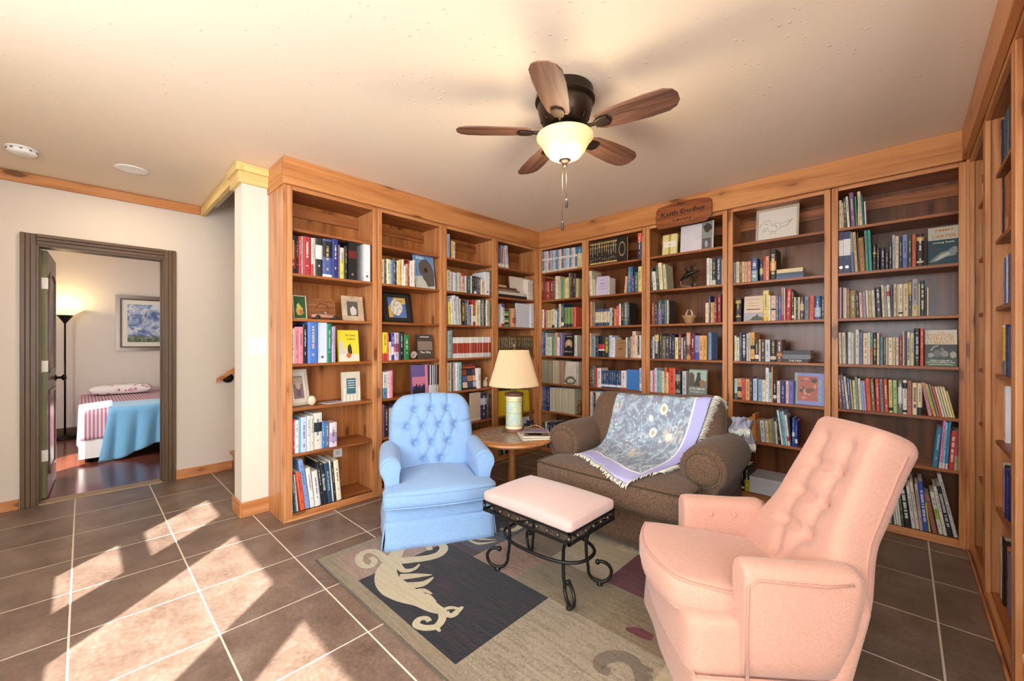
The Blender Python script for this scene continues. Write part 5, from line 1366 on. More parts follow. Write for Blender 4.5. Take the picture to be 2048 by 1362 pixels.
def pbd(p, nr):
    z = p.z + .64
    hw = .176 + .098 * smoothstep(.64, .38, z) + .026 * smoothstep(.92, .60, z)
    x = p.x / .25 * hw
    y = p.y
    if nr.y < -.3 or p.y < -.03:
        fw = smoothstep(0, .6, -nr.y)
        y += fw * (tuft(x, z, pbt, plines, .032, .028, .022, .026) - .022) - fw * .012 * (1 - (x / .25) ** 2)
    q = Vector((x, y, z - .34 - .012 * (x / .25) ** 2))
    return Vector((q.x, q.y * math.cos(PREC) + q.z * math.sin(PREC), q.z * math.cos(PREC) - q.y * math.sin(PREC) + .34))
cushion('backrest', (.50, .13, .69), .05, (64, 8, 72), pink, pc, pbd, loc=(0, .515, 0))
for x, z in pbt:
    q = pbd(Vector((x, -.065, z - .64)), Vector((0, -1, 0)))
    MB().ball((q.x, q.y + .515 - .001, q.z), .012, 10, 6, (1, .5, 1)).obj('button', pink, pc, True)
for s in (-1, 1):
    pts = []
    for k in range(15):
        z = .42 + (.93 - .42) * k / 14
        q = pbd(Vector((s * .25, .012, z - .64)), Vector((s, 0, 0))); pts.append((q.x, q.y + .515, q.z))
    piping(pc, pts, pkd, .005)
cushion('back_shell', (.63, .08, .36), .03, (14, 4, 12), pink, pc, lambda p, n_: Vector((p.x * (1 - .22 * smoothstep(.05, .18, p.z)), p.y + (p.z + .18) * .26, p.z)), loc=(0, .475, .33))

# ---------------------------------------------------------------- iron footstool
iron = plain('black wrought iron', '2b2a2b', .42, .7)
seatp = fabric('rose chenille', 'd2b8b3', 'bb9d9a', 420, 1, .4, .4)
fs = empty('footstool', (-1.36, 1.692, .0125), 0, 'wrought iron footstool with a padded rose pink seat', 'footstool')
FW, FD = .287, .195
def fdef(p, nr):
    u, v = p.x / FW, p.y / FD
    return Vector((p.x, p.y, p.z + (.045 * max(0, 1 - u * u) * max(0, 1 - v * v) + .012 if p.z > 0 else 0)))
cushion('seat_pad', (2 * FW + .004, 2 * FD + .004, .045), .02, (26, 20, 4), seatp, fs, fdef, loc=(0, 0, .402))
def rail(z0, z1, nm):
    MB().box(-FW, FW, -FD, -FD + .008, z0, z1).box(-FW, FW, FD - .008, FD, z0, z1).box(-FW, -FW + .008, -FD + .008, FD - .008, z0, z1).box(FW - .008, FW, -FD + .008, FD - .008, z0, z1).obj(nm, iron, fs, bevel=.001)
rail(.374, .386, 'top_rail'); rail(.328, .342, 'lower_rail')
for sx in (-1, 1):
    for sy in (-1, 1): MB().box(sx * FW - .006 - .006 * sx, sx * FW + .006 - .006 * sx, sy * FD - .006 - .006 * sy, sy * FD + .006 - .006 * sy, .328, .386).obj('corner_post', iron, fs)
def studs(p0, p1, n):
    for k in range(n):
        f_ = (k + .0) / (n - 1)
        MB().ball((p0[0] + (p1[0] - p0[0]) * f_, p0[1] + (p1[1] - p0[1]) * f_, .358), .0105, 10, 6).obj('stud', plain('burnished iron stud', '55524f', .35, .8), fs, True)
for sy in (-1, 1): studs((-FW + .008, sy * (FD - .003)), (FW - .008, sy * (FD - .003)), 10)
for sx in (-1, 1): studs((sx * (FW - .003), -FD + .065), (sx * (FW - .003), FD - .065), 5)
for sx in (-1, 1):
    for sy in (-1, 1):
        pts = []
        A_ = Vector((sx * (FW - .01), sy * (FD - .01), .328)); B_ = Vector((sx * .178, sy * .098, .20))
        dirn = Vector((sx * .8, sy * .5, 0)).normalized()
        for k in range(9):
            a = k / 8 * PI / 2
            pts.append(Vector((B_.x + (A_.x - B_.x) * (1 - math.sin(a)), B_.y + (A_.y - B_.y) * (1 - math.sin(a)), B_.z + (A_.z - B_.z) * math.cos(a))))
        c = Vector((sx * .238, sy * .132, .074)); R_ = .058
        for k in range(1, 4):
            pts.append(B_ + Vector((0, 0, -.03 * k)) + dirn * (.002 * k * k * .35))
        for k in range(22):
            a = PI - .15 + k * (PI * 1.62 / 21)
            rr_ = R_ * (1 if k < 14 else 1 - (k - 14) * .035)
            pts.append(c + dirn * (rr_ * math.cos(a)) + Vector((0, 0, rr_ * math.sin(a))))
        lg = MB().tube(pts, .0085, 8).obj('leg', iron, fs, True)
        MB().ball(pts[-1], .014, 10, 6).obj('scroll_tip', iron, lg, True)
        MB().lathe([(.016, 0), (.016, .006), (.010, .016), (.008, .02)], 12, (c.x, c.y, .0)).obj('foot', iron, lg, True)
ring = [(.262 * math.copysign(abs(math.cos(a)) ** .8, math.cos(a)), .152 * math.copysign(abs(math.sin(a)) ** .8, math.sin(a)), .195) for a in [2 * PI * k / 48 for k in range(48)]]
MB().tube(ring, .0085, 8, True).obj('stretcher_ring', iron, fs, True)

# ---------------------------------------------------------------- rug
STK = 0
def strk(name, pxs, wid, mat, z=.0138, fr=(620, 1040, 2.626), parent=None):
    """a leaf or scroll stroke woven into the rug: centre line given where it shows in the photo, laid flat on the rug"""
    global STK
    STK += 1; z += STK * .00006
    P = [at_z(fr[0] + x / fr[2], fr[1] + y / fr[2], z) for x, y in pxs]
    # resample smooth
    Q = []
    for i in range(len(P) - 1):
        p0, p1, p2, p3 = P[max(0, i - 1)], P[i], P[i + 1], P[min(len(P) - 1, i + 2)]
        for k in range(6):
            f_ = k / 6; Q.append(.5 * (2 * p1 + (p2 - p0) * f_ + (2 * p0 - 5 * p1 + 4 * p2 - p3) * f_ ** 2 + (3 * p1 - p0 - 3 * p2 + p3) * f_ ** 3))
    Q.append(P[-1])
    n = len(Q); v = []; f = []
    for i, q in enumerate(Q):
        t_ = (Q[min(n - 1, i + 1)] - Q[max(0, i - 1)]); t_.z = 0; t_ = t_.normalized()
        w_ = Vector((-t_.y, t_.x, 0)) * (wid[0] + (wid[1] - wid[0]) * i / (n - 1) if len(wid) == 2 else (wid[0] + (wid[1] - wid[0]) * min(1, 2 * i / (n - 1)) if i < n / 2 else wid[1] + (wid[2] - wid[1]) * (2 * i / (n - 1) - 1))) / 2
        v += [q - w_, q + w_]
        if i: f.append((2 * i - 2, 2 * i - 1, 2 * i + 1, 2 * i))
    return pyd(name, v, f, mat, parent)
def rugmat(name, a, b, streak, amt=.5, ax='x'):
    t = NT('rug ' + name)
    a, b, streak = [tuple(x * k for x, k in zip(C4(c)[:3], (.62, .64, .70))) for c in (a, b, streak)]
    sc = (60, 4, 1) if ax == 'y' else (4, 60, 1)
    s1 = t.noise(t.coord('Object', sc), 1.0, 4, .65)
    s2 = t.noise(t.coord(), 120, 2, .6)
    s3 = t.noise(t.coord(), 3.5, 2)
    c = t.ramp(t.math('ADD', t.math('MULTIPLY', s1, .6), t.math('MULTIPLY', s2, .4)), [(.40, a), (.56, b)])
    c = t.mix(t.math('MULTIPLY', t.math('MULTIPLY', t.val(s1, .52, .62), t.val(s3, .42, .6)), amt), c, streak)
    t.color(c); t.set(Roughness=1); t.b.inputs['Specular IOR Level'].default_value = .05; t.b.inputs['Sheen Weight'].default_value = .2
    t.bump(s2, .5, .004)
    return t.m
rg = empty('area_rug', (0, 0, 0), 0, 'patchwork area rug in navy, taupe and burgundy with cream scrolls', 'rug')
RX0, RX1, RY0, RY1 = -2.425, -.16, .925, 2.50
border_m = rugmat('border', '8f7d63', 'a8977a', '6e5f4a', .3)
MB().box(RX0, RX1, RY0, RY1, .001, .0115).obj('rug_base', border_m, rg, bevel=.004)
MB().tube([(RX0, RY0, .006), (RX1, RY0, .006), (RX1, RY1, .006), (RX0, RY1, .006)], .0065, 6, True).obj('rug_binding', rugmat('binding', '5f5344', '75684f', '4a4036', .3), rg, True)
RP = [(-2.355, -2.05, .99, 1.62, 'blush', '9c7a66', 'b59a84', '8a5048', .6), (-2.05, -1.245, .99, 1.56, 'navy', '16171b', '26262c', '5a2434', .55), (-1.245, -.66, .99, 1.56, 'taupe', '8d7c64', 'b6a689', '6c5c4a', .5),
      (-.66, -.24, .99, 1.56, 'cream', 'b7a67f', 'cdbd98', '9a8a66', .3), (-2.355, -1.80, 1.62, 2.05, 'slate', '3a3b42', '54545a', '2a2a30', .5), (-2.05, -1.80, 1.56, 1.62, 'plum', '37262f', '4c3440', '6c2c3e', .7),
      (-1.80, -1.47, 1.56, 1.87, 'rosewood', '8c6a56', 'b09078', '7a3436', .7), (-1.47, -.97, 1.56, 1.87, 'moss', '7c6c50', '9a8a68', '5c4e3a', .6), (-1.80, -1.47, 1.87, 2.44, 'bark', '786751', '8e7c62', '54463a', .5),
      (-1.47, -1.12, 1.87, 2.44, 'sand', 'b2a180', 'c9b998', 'a08e6a', .3), (-1.12, -.60, 1.87, 2.44, 'burgundy', '55242a', '743438', '8a4a48', .5), (-.97, -.24, 1.56, 1.87, 'umber', '75644c', '97845f', '6a2a32', .5),
      (-.60, -.24, 1.87, 2.44, 'khaki', '8f7f60', 'ab9b78', '6a5c48', .4), (-2.355, -1.80, 2.05, 2.44, 'clay', '8c6f58', 'a58a6e', '6a4a40', .4)]
for i_, (x0, x1, y0, y1, nm, a, b, s_, am) in enumerate(RP):
    MB().box(x0, x1, y0, y1, .010, .0124 + .00008 * i_).obj('rug_patch', rugmat(nm, a, b, s_, am), rg)
cream_m = rugmat('scroll cream', 'cdbd97', 'ddd0ac', 'b8a880', .3)
taupe_m = rugmat('scroll taupe', '6f604e', '85755f', '5c4e40', .3)
for pts, wd in [([(400, 215), (365, 178), (315, 162), (268, 180), (258, 215), (285, 243), (325, 240), (338, 212), (318, 195)], (.05, .042, .03)), ([(470, 150), (430, 215), (400, 270), (415, 330), (490, 385), (580, 420), (650, 462), (705, 482)], (.07, .14, .035)),
                ([(470, 215), (540, 208), (620, 198), (680, 178), (703, 145), (672, 118), (628, 132), (632, 158)], (.07, .055, .03)), ([(410, 280), (340, 292)], (.05, .014)), ([(420, 310), (345, 312)], (.05, .012)), ([(435, 345), (392, 385)], (.045, .016)), ([(465, 365), (430, 400)], (.04, .014)), ([(495, 375), (478, 425)], (.04, .018)), ([(525, 390), (505, 425)], (.035, .012)), ([(560, 400), (560, 435)], (.035, .010)),
                ([(455, 225), (490, 265), (545, 258), (575, 232)], (.04, .035, .010)), ([(470, 300), (560, 292), (640, 288)], (.06, .042, .006)), ([(500, 345), (590, 335), (648, 300)], (.06, .046, .008)), ([(530, 385), (590, 370), (642, 388)], (.05, .034, .006)), ([(590, 400), (620, 400), (660, 430)], (.04, .03, .01)),
                ([(692, 478), (694, 520), (664, 558), (604, 566), (558, 550), (572, 522), (608, 515), (628, 532)], (.036, .036, .024)), ([(655, 555), (684, 585)], (.03, .010)), ([(690, 478), (742, 502), (782, 472), (802, 455)], (.03, .032, .014)), ([(700, 472), (740, 460), (795, 468)], (.026, .022, .012)), ([(720, 480), (735, 505)], (.02, .008)),
                ([(835, 105), (890, 124), (980, 112)], (.014, .026, .006)), ([(850, 93), (900, 100), (975, 103)], (.012, .024, .005)), ([(1000, 45), (1060, 55), (1105, 30), (1080, 15), (1050, 25)], (.03, .045, .03)), ([(1610, 140), (1660, 158), (1755, 182)], (.03, .045, .025)), ([(1640, 130), (1650, 165)], (.02, .01)), ([(1690, 140), (1700, 175)], (.02, .01))]:
    strk('scroll_motif', pts, wd, cream_m, parent=rg)
for pts, wd in [([(1575, 800), (1525, 775), (1530, 735), (1600, 712), (1680, 730), (1725, 780), (1745, 850)], (.04, .06, .05)), ([(1710, 765), (1800, 790)], (.05, .014)), ([(1725, 800), (1800, 830)], (.05, .014))]: strk('scroll_motif', pts, wd, taupe_m, parent=rg)
strk('scroll_motif', [(1660, 570), (1730, 590), (1800, 620)], (.02, .06, .04), rugmat('scroll wine', '5c2028', '74303a', '8a4a48', .3), parent=rg)
# ================================================================ SIDE TABLE, LAMP, FAN
TC = Vector((-2.27, 2.375, 0))
tbl = empty('side_table', TC, TH, 'oval pedestal side table with an inlaid stone top', 'table')
oak = wood('warm oak', 'c58a58', 'b27746', '8a5630', 'x', .35, 0)
oakz = wood('warm oak z', 'b27a4c', '9c683c', '7a4c2a', 'z', .35, 0)
def ell(a, b, n=48): return [(a * math.cos(2 * PI * k / n), b * math.sin(2 * PI * k / n)) for k in range(n)]
def ellring(prof, n=48):
    m = MB(); v = []; f = []
    for a, b, z in prof: v += [(x, y, z) for x, y in ell(a, b, n)]
    for i in range(len(prof) - 1):
        for k in range(n): f.append((i * n + k, i * n + (k + 1) % n, (i + 1) * n + (k + 1) % n, (i + 1) * n + k))
    f.append(tuple(range(n))[::-1]); f.append(tuple(range((len(prof) - 1) * n, len(prof) * n)))
    return m.add(v, f)
TZ = .515
ellring([(.26, .29, TZ - .05), (.325, .355, TZ - .034), (.338, .37, TZ - .018), (.335, .367, TZ - .004), (.322, .355, TZ)]).obj('table_top', oak, tbl, True, bevel=0).data.set_sharp_from_angle(angle=.9)
t = NT('inlaid pebble mosaic')
v = t.coord('Object', (1, 1, 1))
c1 = t.vor(v, 55, out='Color'); e1 = t.vor(v, 55, 'DISTANCE_TO_EDGE')
sx_ = t.n('SeparateXYZ'); t.l(c1, sx_.inputs[0])
cc = t.ramp(sx_.outputs[0], [(.1, '8a6a58'), (.4, 'b8a48c'), (.6, '9a8a84'), (.8, 'd0bfa4'), (.95, '6c5a52')])
t.color(t.mix(t.val(e1, .02, .08, 1, 0), cc, '5f4c3f')); t.set(Roughness=.3)
ellring([(.262, .295, TZ - .004), (.262, .295, TZ + .0012)]).obj('inlay', t.m, tbl)
MB().lathe([(.048, .03), (.040, .10), (.030, .22), (.026, .33), (.030, .42), (.05, .46), (.06, .468)], 24).obj('pedestal', oakz, tbl, True)
for k in range(3):
    a = k * 2 * PI / 3 + .4
    MB().tube([(.03 * math.cos(a), .03 * math.sin(a), .10), (.14 * math.cos(a), .14 * math.sin(a), .07), (.25 * math.cos(a), .25 * math.sin(a), .016)], [.026, .022, .014], 8).obj('leg', oakz, tbl, True)
lampc = at_z(1028, 862, TZ)
LC = Vector((lampc.x, lampc.y, TZ + .0015))
lp = empty('table_lamp', LC, TH, 'table lamp with a map-covered cylinder base and pleated cream shade', 'lamp')
lp.scale = (1.06, 1.06, 1.06)
wal = wood('walnut ring', '7a5540', '6a4632', '4a2e20', 'x', .35, 0)
MB().lathe([(.082, 0), (.084, .012), (.078, .024)], 32).obj('base_ring', wal, lp, True, bevel=.002)
t = NT('old map print')
v = t.coord('Object', (1, 1, 1))
sep = t.n('SeparateXYZ'); t.l(v, sep.inputs[0])
land = t.noise(v, 26, 4, .6, .6)
mapc = t.ramp(land, [(.40, 'b9d2cf'), (.50, 'c6dcc8'), (.53, 'd9dcae'), (.62, 'c4d3b4')])
zz = sep.outputs[2]
frame_ = t.math('MAXIMUM', t.val(zz, .046, .05, 1, 0), t.val(zz, .235, .239))
side_ = t.val(sep.outputs[0], .036, .038)
mapc = t.mix(t.math('MAXIMUM', frame_, side_), mapc, 'e6e0a6')
for z0 in (.05, .145, .234):
    mapc = t.mix(t.math('MULTIPLY', t.val(zz, z0 - .003, z0 - .001), t.val(zz, z0 + .001, z0 + .003, 1, 0)), mapc, '9aa890')
mapc = t.mix(t.math('MULTIPLY', t.val(t.noise(v, 160, 1), .55, .6), .35), mapc, '7a8a80')
t.color(mapc); t.set(Roughness=.4)
MB().lathe([(.064, .024), (.064, .276)], 40).obj('lamp_body', t.m, lp, auto=40)
MB().lathe([(.0655, .024), (.0655, .040)], 40, cap=False).obj('body_band', plain('cream band', 'eadfca', .5), lp, True)
MB().lathe([(.0655, .262), (.0655, .276)], 40, cap=False).obj('body_band', plain('cream band', 'eadfca', .5), lp, True)
MB().lathe([(.070, .276), (.076, .286), (.074, .298), (.03, .302), (.02, .306)], 32).obj('top_cap', wal, lp, True)
MB().lathe([(.009, .306), (.009, .40)], 12).obj('stem', plain('pale green metal', '9ab8a8', .35, .6), lp, True)
MB().tube([(-.05, 0, .39), (-.062, 0, .50), (-.04, 0, .60), (0, 0, .645), (.04, 0, .60), (.062, 0, .50), (.05, 0, .39)], .002, 6).obj('harp', plain('brass wire', 'b09a60', .3, .9), lp, True)
NPL = 88
m = MB(); v = []; f = []
rows_ = [(.186, .355), (.187, .362), (.152, .48), (.112, .625), (.110, .632)]
for r_, z in rows_:
    for k in range(NPL * 2):
        a = 2 * PI * k / (NPL * 2); q = r_ * (1 + (.012 if k % 2 else -.012))
        # softly squared plan like the real shade
        q *= 1 + .03 * math.cos(4 * a)
        v.append((q * math.cos(a), q * math.sin(a), z))
n = NPL * 2
for i in range(len(rows_) - 1):
    for k in range(n): f.append((i * n + k, i * n + (k + 1) % n, (i + 1) * n + (k + 1) % n, (i + 1) * n + k))
t = NT('pleated cream shade'); t.color('dcc19c'); t.set(Roughness=.9); t.b.inputs['Subsurface Weight'].default_value = 0
MB().add(v, f).obj('shade', t.m, lp, False, solid=.002)
MB().tube([(.187 * math.cos(a) * (1 + .03 * math.cos(4 * a)), .187 * math.sin(a) * (1 + .03 * math.cos(4 * a)), .356) for a in [2 * PI * k / 60 for k in range(60)]], .004, 6, True).obj('shade_trim', t.m, lp, True)
MB().lathe([(.003, .632), (.003, .65), (.007, .656), (.004, .668), (.006, .676), (.001, .684)], 10).obj('finial', plain('brass wire', 'b09a60', .3, .9), lp, True)
lamp_pts = [at_z(1046, 858, TZ + .006), at_z(1062, 852, TZ + .006), at_z(1072, 850, TZ + .006), at_z(1086, 856, TZ + .006), at_z(1090, 862, TZ + .006)]
wht = plain('white cord', 'e8e6e0', .5)
# cord runs over the table edge and down to the floor
cp = lamp_pts + [Vector((-2.09, 2.72, TZ - .03)), Vector((-2.085, 2.74, .3)), Vector((-2.09, 2.76, .06)), Vector((-2.2, 2.95, .008)), Vector((-2.5, 3.25, .008)), Vector((-2.6, 3.6, .008))]
LM = (Matrix.Translation(LC) @ Matrix.Rotation(TH, 4, 'Z') @ Matrix.Diagonal((1.06, 1.06, 1.06, 1))).inverted()
MB().tube([LM @ p for p in cp], .0026, 6).obj('power_cord', wht, lp, True)['label'] = 'thin white cord'
# magazines on the table
def mag(px, col, label, rz, sz=(.21, .275), z=TZ + .002, th=.006, deco=()):
    c = at_z(px[0], px[1], z)
    o = MB().box(-sz[0] / 2, sz[0] / 2, -sz[1] / 2, sz[1] / 2, 0, th).obj('magazine', page_m, bevel=.001)
    o.location = (c.x, c.y, z); o.rotation_euler = (0, 0, rz); meta(o, label, 'magazine', 'magazines on the side table')
    MB().box(-sz[0] / 2, sz[0] / 2, -sz[1] / 2, sz[1] / 2, th, th + .0006).obj('cover', ink(col), o)
    for x0, x1, y0, y1, cc in deco: MB().box(x0 * sz[0], x1 * sz[0], y0 * sz[1], y1 * sz[1], th + .0006, th + .0012).obj('cover_print', ink(cc), o)
    return o
mag((1066, 872), 'd8d4cc', 'white magazine lying lowest on the side table', .9, deco=[(-.45, .45, .2, .4, 'a08a80')])
mag((1072, 867), 'c4b8cc', 'lilac covered magazine lying on top on the side table', .75, z=TZ + .0092, deco=[(-.45, .45, .12, .42, '8a7a9c'), (-.45, .45, -.45, .0, '7a6a54'), (-.3, .2, -.3, -.1, 'b0a890')])
# pale blue box by the table
def open_box(name, loc, rz, w, d, h, col, label, cat):
    o = empty(name, loc, rz, label, cat)
    m_ = plain('paint ' + col, col, .6, var=.04)
    MB().box(-w / 2, w / 2, -d / 2, d / 2, 0, h).obj('body', m_, o, bevel=.004)
    MB().box(-w / 2 - .004, w / 2 + .004, -d / 2 - .004, d / 2 + .004, h, h + .022).obj('lid', m_, o, bevel=.003)
    return o
bxp = at_z(1080, 945, 0)
open_box('storage_box', (-2.08, 2.60, 0), 0, .24, .20, .12, '9fc0ea', 'pale blue box on the floor between table and brown armchair', 'box')

# ---------------------------------------------------------------- ceiling fan
FC = Vector((-1.252, 1.702, CEIL))
fan = empty('ceiling_fan', FC, 0, 'bronze ceiling fan with five wooden blades and a lit glass bowl', 'ceiling fan')
bronze = plain('oil rubbed bronze', '3b2f26', .38, .75, var=.1)
MB().lathe([(.142, 0), (.144, -.012), (.144, -.036), (.150, -.042), (.152, -.055), (.140, -.062)], 40).obj('canopy', bronze, fan, auto=30)
MB().lathe([(.140, -.058), (.138, -.09), (.128, -.13), (.110, -.165), (.096, -.18), (.072, -.188)], 40).obj('motor_housing', bronze, fan, True)
for k in range(10):
    a = 2 * PI * k / 10
    MB().tube([(.122 * math.cos(a), .122 * math.sin(a), -.145), (.104 * math.cos(a), .104 * math.sin(a), -.174)], .004, 6).obj('vent_rib', bronze, fan, True)
MB().lathe([(.078, -.186), (.082, -.20), (.07, -.215), (.06, -.222)], 32).obj('hub', bronze, fan, True)
blade_m = wood('weathered walnut blade', '84604e', '6a4838', '38221a', 'x', .5, 0, 1.3)
def blade_outline():
    top = [(.175, .042), (.20, .056), (.30, .068), (.42, .074), (.50, .070), (.535, .052), (.552, .022)]
    return [(x, -y) for x, y in top] + [(x, y) for x, y in top[::-1]]
bo_ = blade_outline()
nb_ = len(bo_)
bm_ = MB().add([(x, y, -.003) for x, y in bo_] + [(x, y, .003) for x, y in bo_], [tuple(range(nb_))[::-1], tuple(range(nb_, 2 * nb_))] + [(i, (i + 1) % nb_, nb_ + (i + 1) % nb_, nb_ + i) for i in range(nb_)])
arm_pts = [(.06, 0, .006), (.10, 0, .004), (.14, 0, -.006), (.18, 0, -.004)]
for k in range(5):
    a = math.radians(9.5 + 72 * k)
    b = MB().add(bm_.v, bm_.f).obj('blade', blade_m, fan, bevel=.0015, seg=1)
    b.location = (0, 0, -.205); b.rotation_euler = (math.radians(-12), 0, a)
    MB().tube(arm_pts, .009, 8).obj('blade_iron', bronze, b, True)
    MB().prism([(.165, -.022), (.20, -.034), (.232, -.030), (.245, 0), (.232, .030), (.20, .034), (.165, .022)], -.014, -.003).obj('blade_bracket', bronze, b, bevel=.004)
t = NT('lit amber glass')
t.color('f3dcb0'); t.set(Roughness=.35)
v = t.coord('Object', (1, 1, 1)); sp_ = t.n('SeparateXYZ'); t.l(v, sp_.inputs[0])
t.b.inputs['Emission Color'].default_value = (1, .70, .34, 1)
t.b.inputs['Emission Strength'].default_value = .35
t.b.inputs['Transmission Weight'].default_value = .35
bowl_m = t.m
MB().lathe([(.130, -.222), (.142, -.228), (.142, -.238), (.128, -.252), (.118, -.270), (.102, -.30), (.078, -.328), (.045, -.345), (.012, -.350)], 44, cap=False).obj('glass_bowl', bowl_m, fan, True, solid=.003)
MB().lathe([(.07, -.215), (.12, -.219), (.128, -.224), (.06, -.226)], 36).obj('light_fitter', bronze, fan, True)
MB().lathe([(.030, -.342), (.030, -.352), (.018, -.362), (.009, -.366), (.012, -.374), (.006, -.382), (.001, -.384)], 20).obj('finial', bronze, fan, True)
for sx in (-1, 1):
    MB().ball((sx * .05 * math.cos(TH), sx * .05 * math.sin(TH), -.285), .028, 16, 10).obj('bulb', emit('warm bulb', 'ffdca8', 22), fan, True)
bulbs_d = bpy.data.lights.new('fan_bulbs', 'POINT'); bulbs_d.energy = 14; bulbs_d.color = (1, .80, .55); bulbs_d.shadow_soft_size = .10
bl_ = bpy.data.objects.new('fan_bulbs', bulbs_d); bl_.location = (0, 0, -.42); COL.objects.link(bl_); bl_.parent = fan
for dx, dz, nm in ((-.012, -.66, 0), (.008, -.545, 1)):
    x0, y0 = dx * math.cos(TH), dx * math.sin(TH)
    ch = MB().tube([(x0, y0, -.37), (x0, y0, dz)], .0014, 5).obj('pull_chain', plain('chain metal', '6a6058', .4, .8), fan, True)
    MB().lathe([(.003, dz), (.0075, dz - .008), (.0085, dz - .03), (.006, dz - .046), (.002, dz - .048)], 10, (x0, y0, 0)).obj('pull', plain('dark wood pull', '3a2a22', .45), ch, True)

# ---------------------------------------------------------------- recessed lights and smoke alarm
wpl = plain('white plastic', 'f4f2ee', .3)
def downlight(loc, label):
    o = empty('recessed_light', loc, 0, label, 'ceiling light', 'recessed ceiling lights')
    MB().lathe([(.072, -.004), (.094, -.006), (.097, 0), (.07, 0)], 36).obj('trim_ring', wpl, o, True)
    MB().lathe([(.001, -.002), (.073, -.002), (.073, -.0005), (.001, -.0005)], 36).obj('lens', emit('warm lens', 'ffe2ae', 3), o)
    d = bpy.data.lights.new('downlight_beam', 'AREA'); d.shape = 'DISK'; d.size = .13; d.energy = 9; d.color = (1, .82, .6)
    q = bpy.data.objects.new('downlight_beam', d); q.location = (0, 0, -.008); COL.objects.link(q); q.parent = o
rp = at_z(264, 339, CEIL)
downlight((rp.x, rp.y, CEIL), 'round recessed light glowing near the door wall')
sm = at_z(44, 297, CEIL)
o = empty('smoke_alarm', (sm.x, sm.y, CEIL), 0, 'round white smoke alarm on the ceiling', 'smoke alarm')
MB().lathe([(.074, 0), (.076, -.006), (.070, -.010)], 36).obj('mounting_plate', wpl, o, True)
MB().lathe([(.070, -.012), (.068, -.026), (.060, -.036), (.040, -.040), (.001, -.041)], 36).obj('housing', wpl, o, True)
MB().lathe([(.012, -.039), (.012, -.044), (.001, -.045)], 16, (.02, .0, 0)).obj('test_button', plain('grey plastic', 'c8c6c2', .4), o, True)
for k in range(10):
    a = 2 * PI * k / 10; MB().box(-.007, .007, -.001, .001, -.004, .004).xf(Matrix.Translation((.0695 * math.cos(a), .0695 * math.sin(a), -.018)) @ Matrix.Rotation(a + PI / 2, 4, 'Z')).obj('vent_slot', plain('dark slot', '5a5854', .6), o)

# ---------------------------------------------------------------- wooden sign on the frieze
sg = empty('wooden_sign', (0, 0, 0), 0, 'live-edge wooden plaque reading The Keith Dudley Library', 'sign')
SY = FY - .034
def sp2(x, y): p = at_y(1290 + x / 12.8, 380 + y / 12.8, SY - .02); return (p.x, p.z)
outl = [sp2(*p) for p in [(290, 560), (275, 760), (290, 960), (330, 1012), (500, 990), (800, 925), (1200, 850), (1560, 775), (1640, 700), (1695, 620), (1712, 450), (1700, 250), (1660, 195), (1560, 185), (1300, 210), (1060, 250), (980, 232), (880, 232), (780, 300), (640, 360), (450, 430), (340, 480)]]
cedar = wood('burnt cedar slab', '9a5a30', '854822', '4f2812', 'x', .35, .7, 1.6)
MB().prism(outl, SY - .024, SY, 'y').obj('slab', cedar, sg, bevel=.006)
burn = plain('burnt lettering', '1c0f08', .7)
def sgt(s, x, y, w, h):
    p = sp2(x, y); q = sp2(x + 100, y); s_ = .1
    tl = 1.0
    lettering('lettering', s, (p[0], SY - .0248, p[1]), (1, 0, 0), (0, 0, 1), w, h, burn, sg, False)
k_ = (sp2(1500, 500)[0] - sp2(400, 500)[0]) / 1100
sgt('The', 915, 350, 190 * k_, .030); sgt('Keith Dudley', 960, 560, 1120 * k_, .052); sgt('Library', 960, 745, 470 * k_, .028)
# ================================================================ BEDROOM
def cloth_quilt(name, x0, x1, y0, y1, ztop, drops, mat, parent, nx=30, ny=30, th=.012, wav=.012):
    """bed cover: flat top with drops on the four sides (left, right, near, far)"""
    pass
bed = empty('bed', (-7.08, .47, 0), PI / 2, 'single bed with striped quilt and blue blanket seen through the doorway', 'bed')
# bed runs along Y: foot towards -Y; local centre
BW, BL, BH = .97, 1.94, .53
cushion('mattress', (BW, BL, .24), .05, 8, plain('white sheet', 'f0ecea', .9), bed, loc=(0, 0, BH - .12))
MB().box(-BW / 2 + .03, BW / 2 - .03, -BL / 2 + .03, BL / 2 - .03, .13, .27).obj('box_spring', plain('dark bed base', '2a2422', .8), bed)
for sx in (-1, 1):
    for sy in (-1, 1): MB().lathe([(.025, 0), (.025, .14)], 10, (sx * .42, sy * .90, 0)).obj('leg', knob, bed, True)
t = NT('red striped quilt')
v = t.coord('Object', (1, 1, 1)); sp_ = t.n('SeparateXYZ'); t.l(v, sp_.inputs[0])
w_ = t.math('FRACT', t.math('MULTIPLY', sp_.outputs[0], 34)); z_ = t.math('FRACT', t.math('MULTIPLY', sp_.outputs[1], 26))
t.color(t.mix(t.math('MAXIMUM', t.val(w_, .45, .55), t.math('MULTIPLY', t.val(z_, .7, .8), .3)), 'dfc8d0', 'b6788c')); t.set(Roughness=.95)
quilt_m = t.m
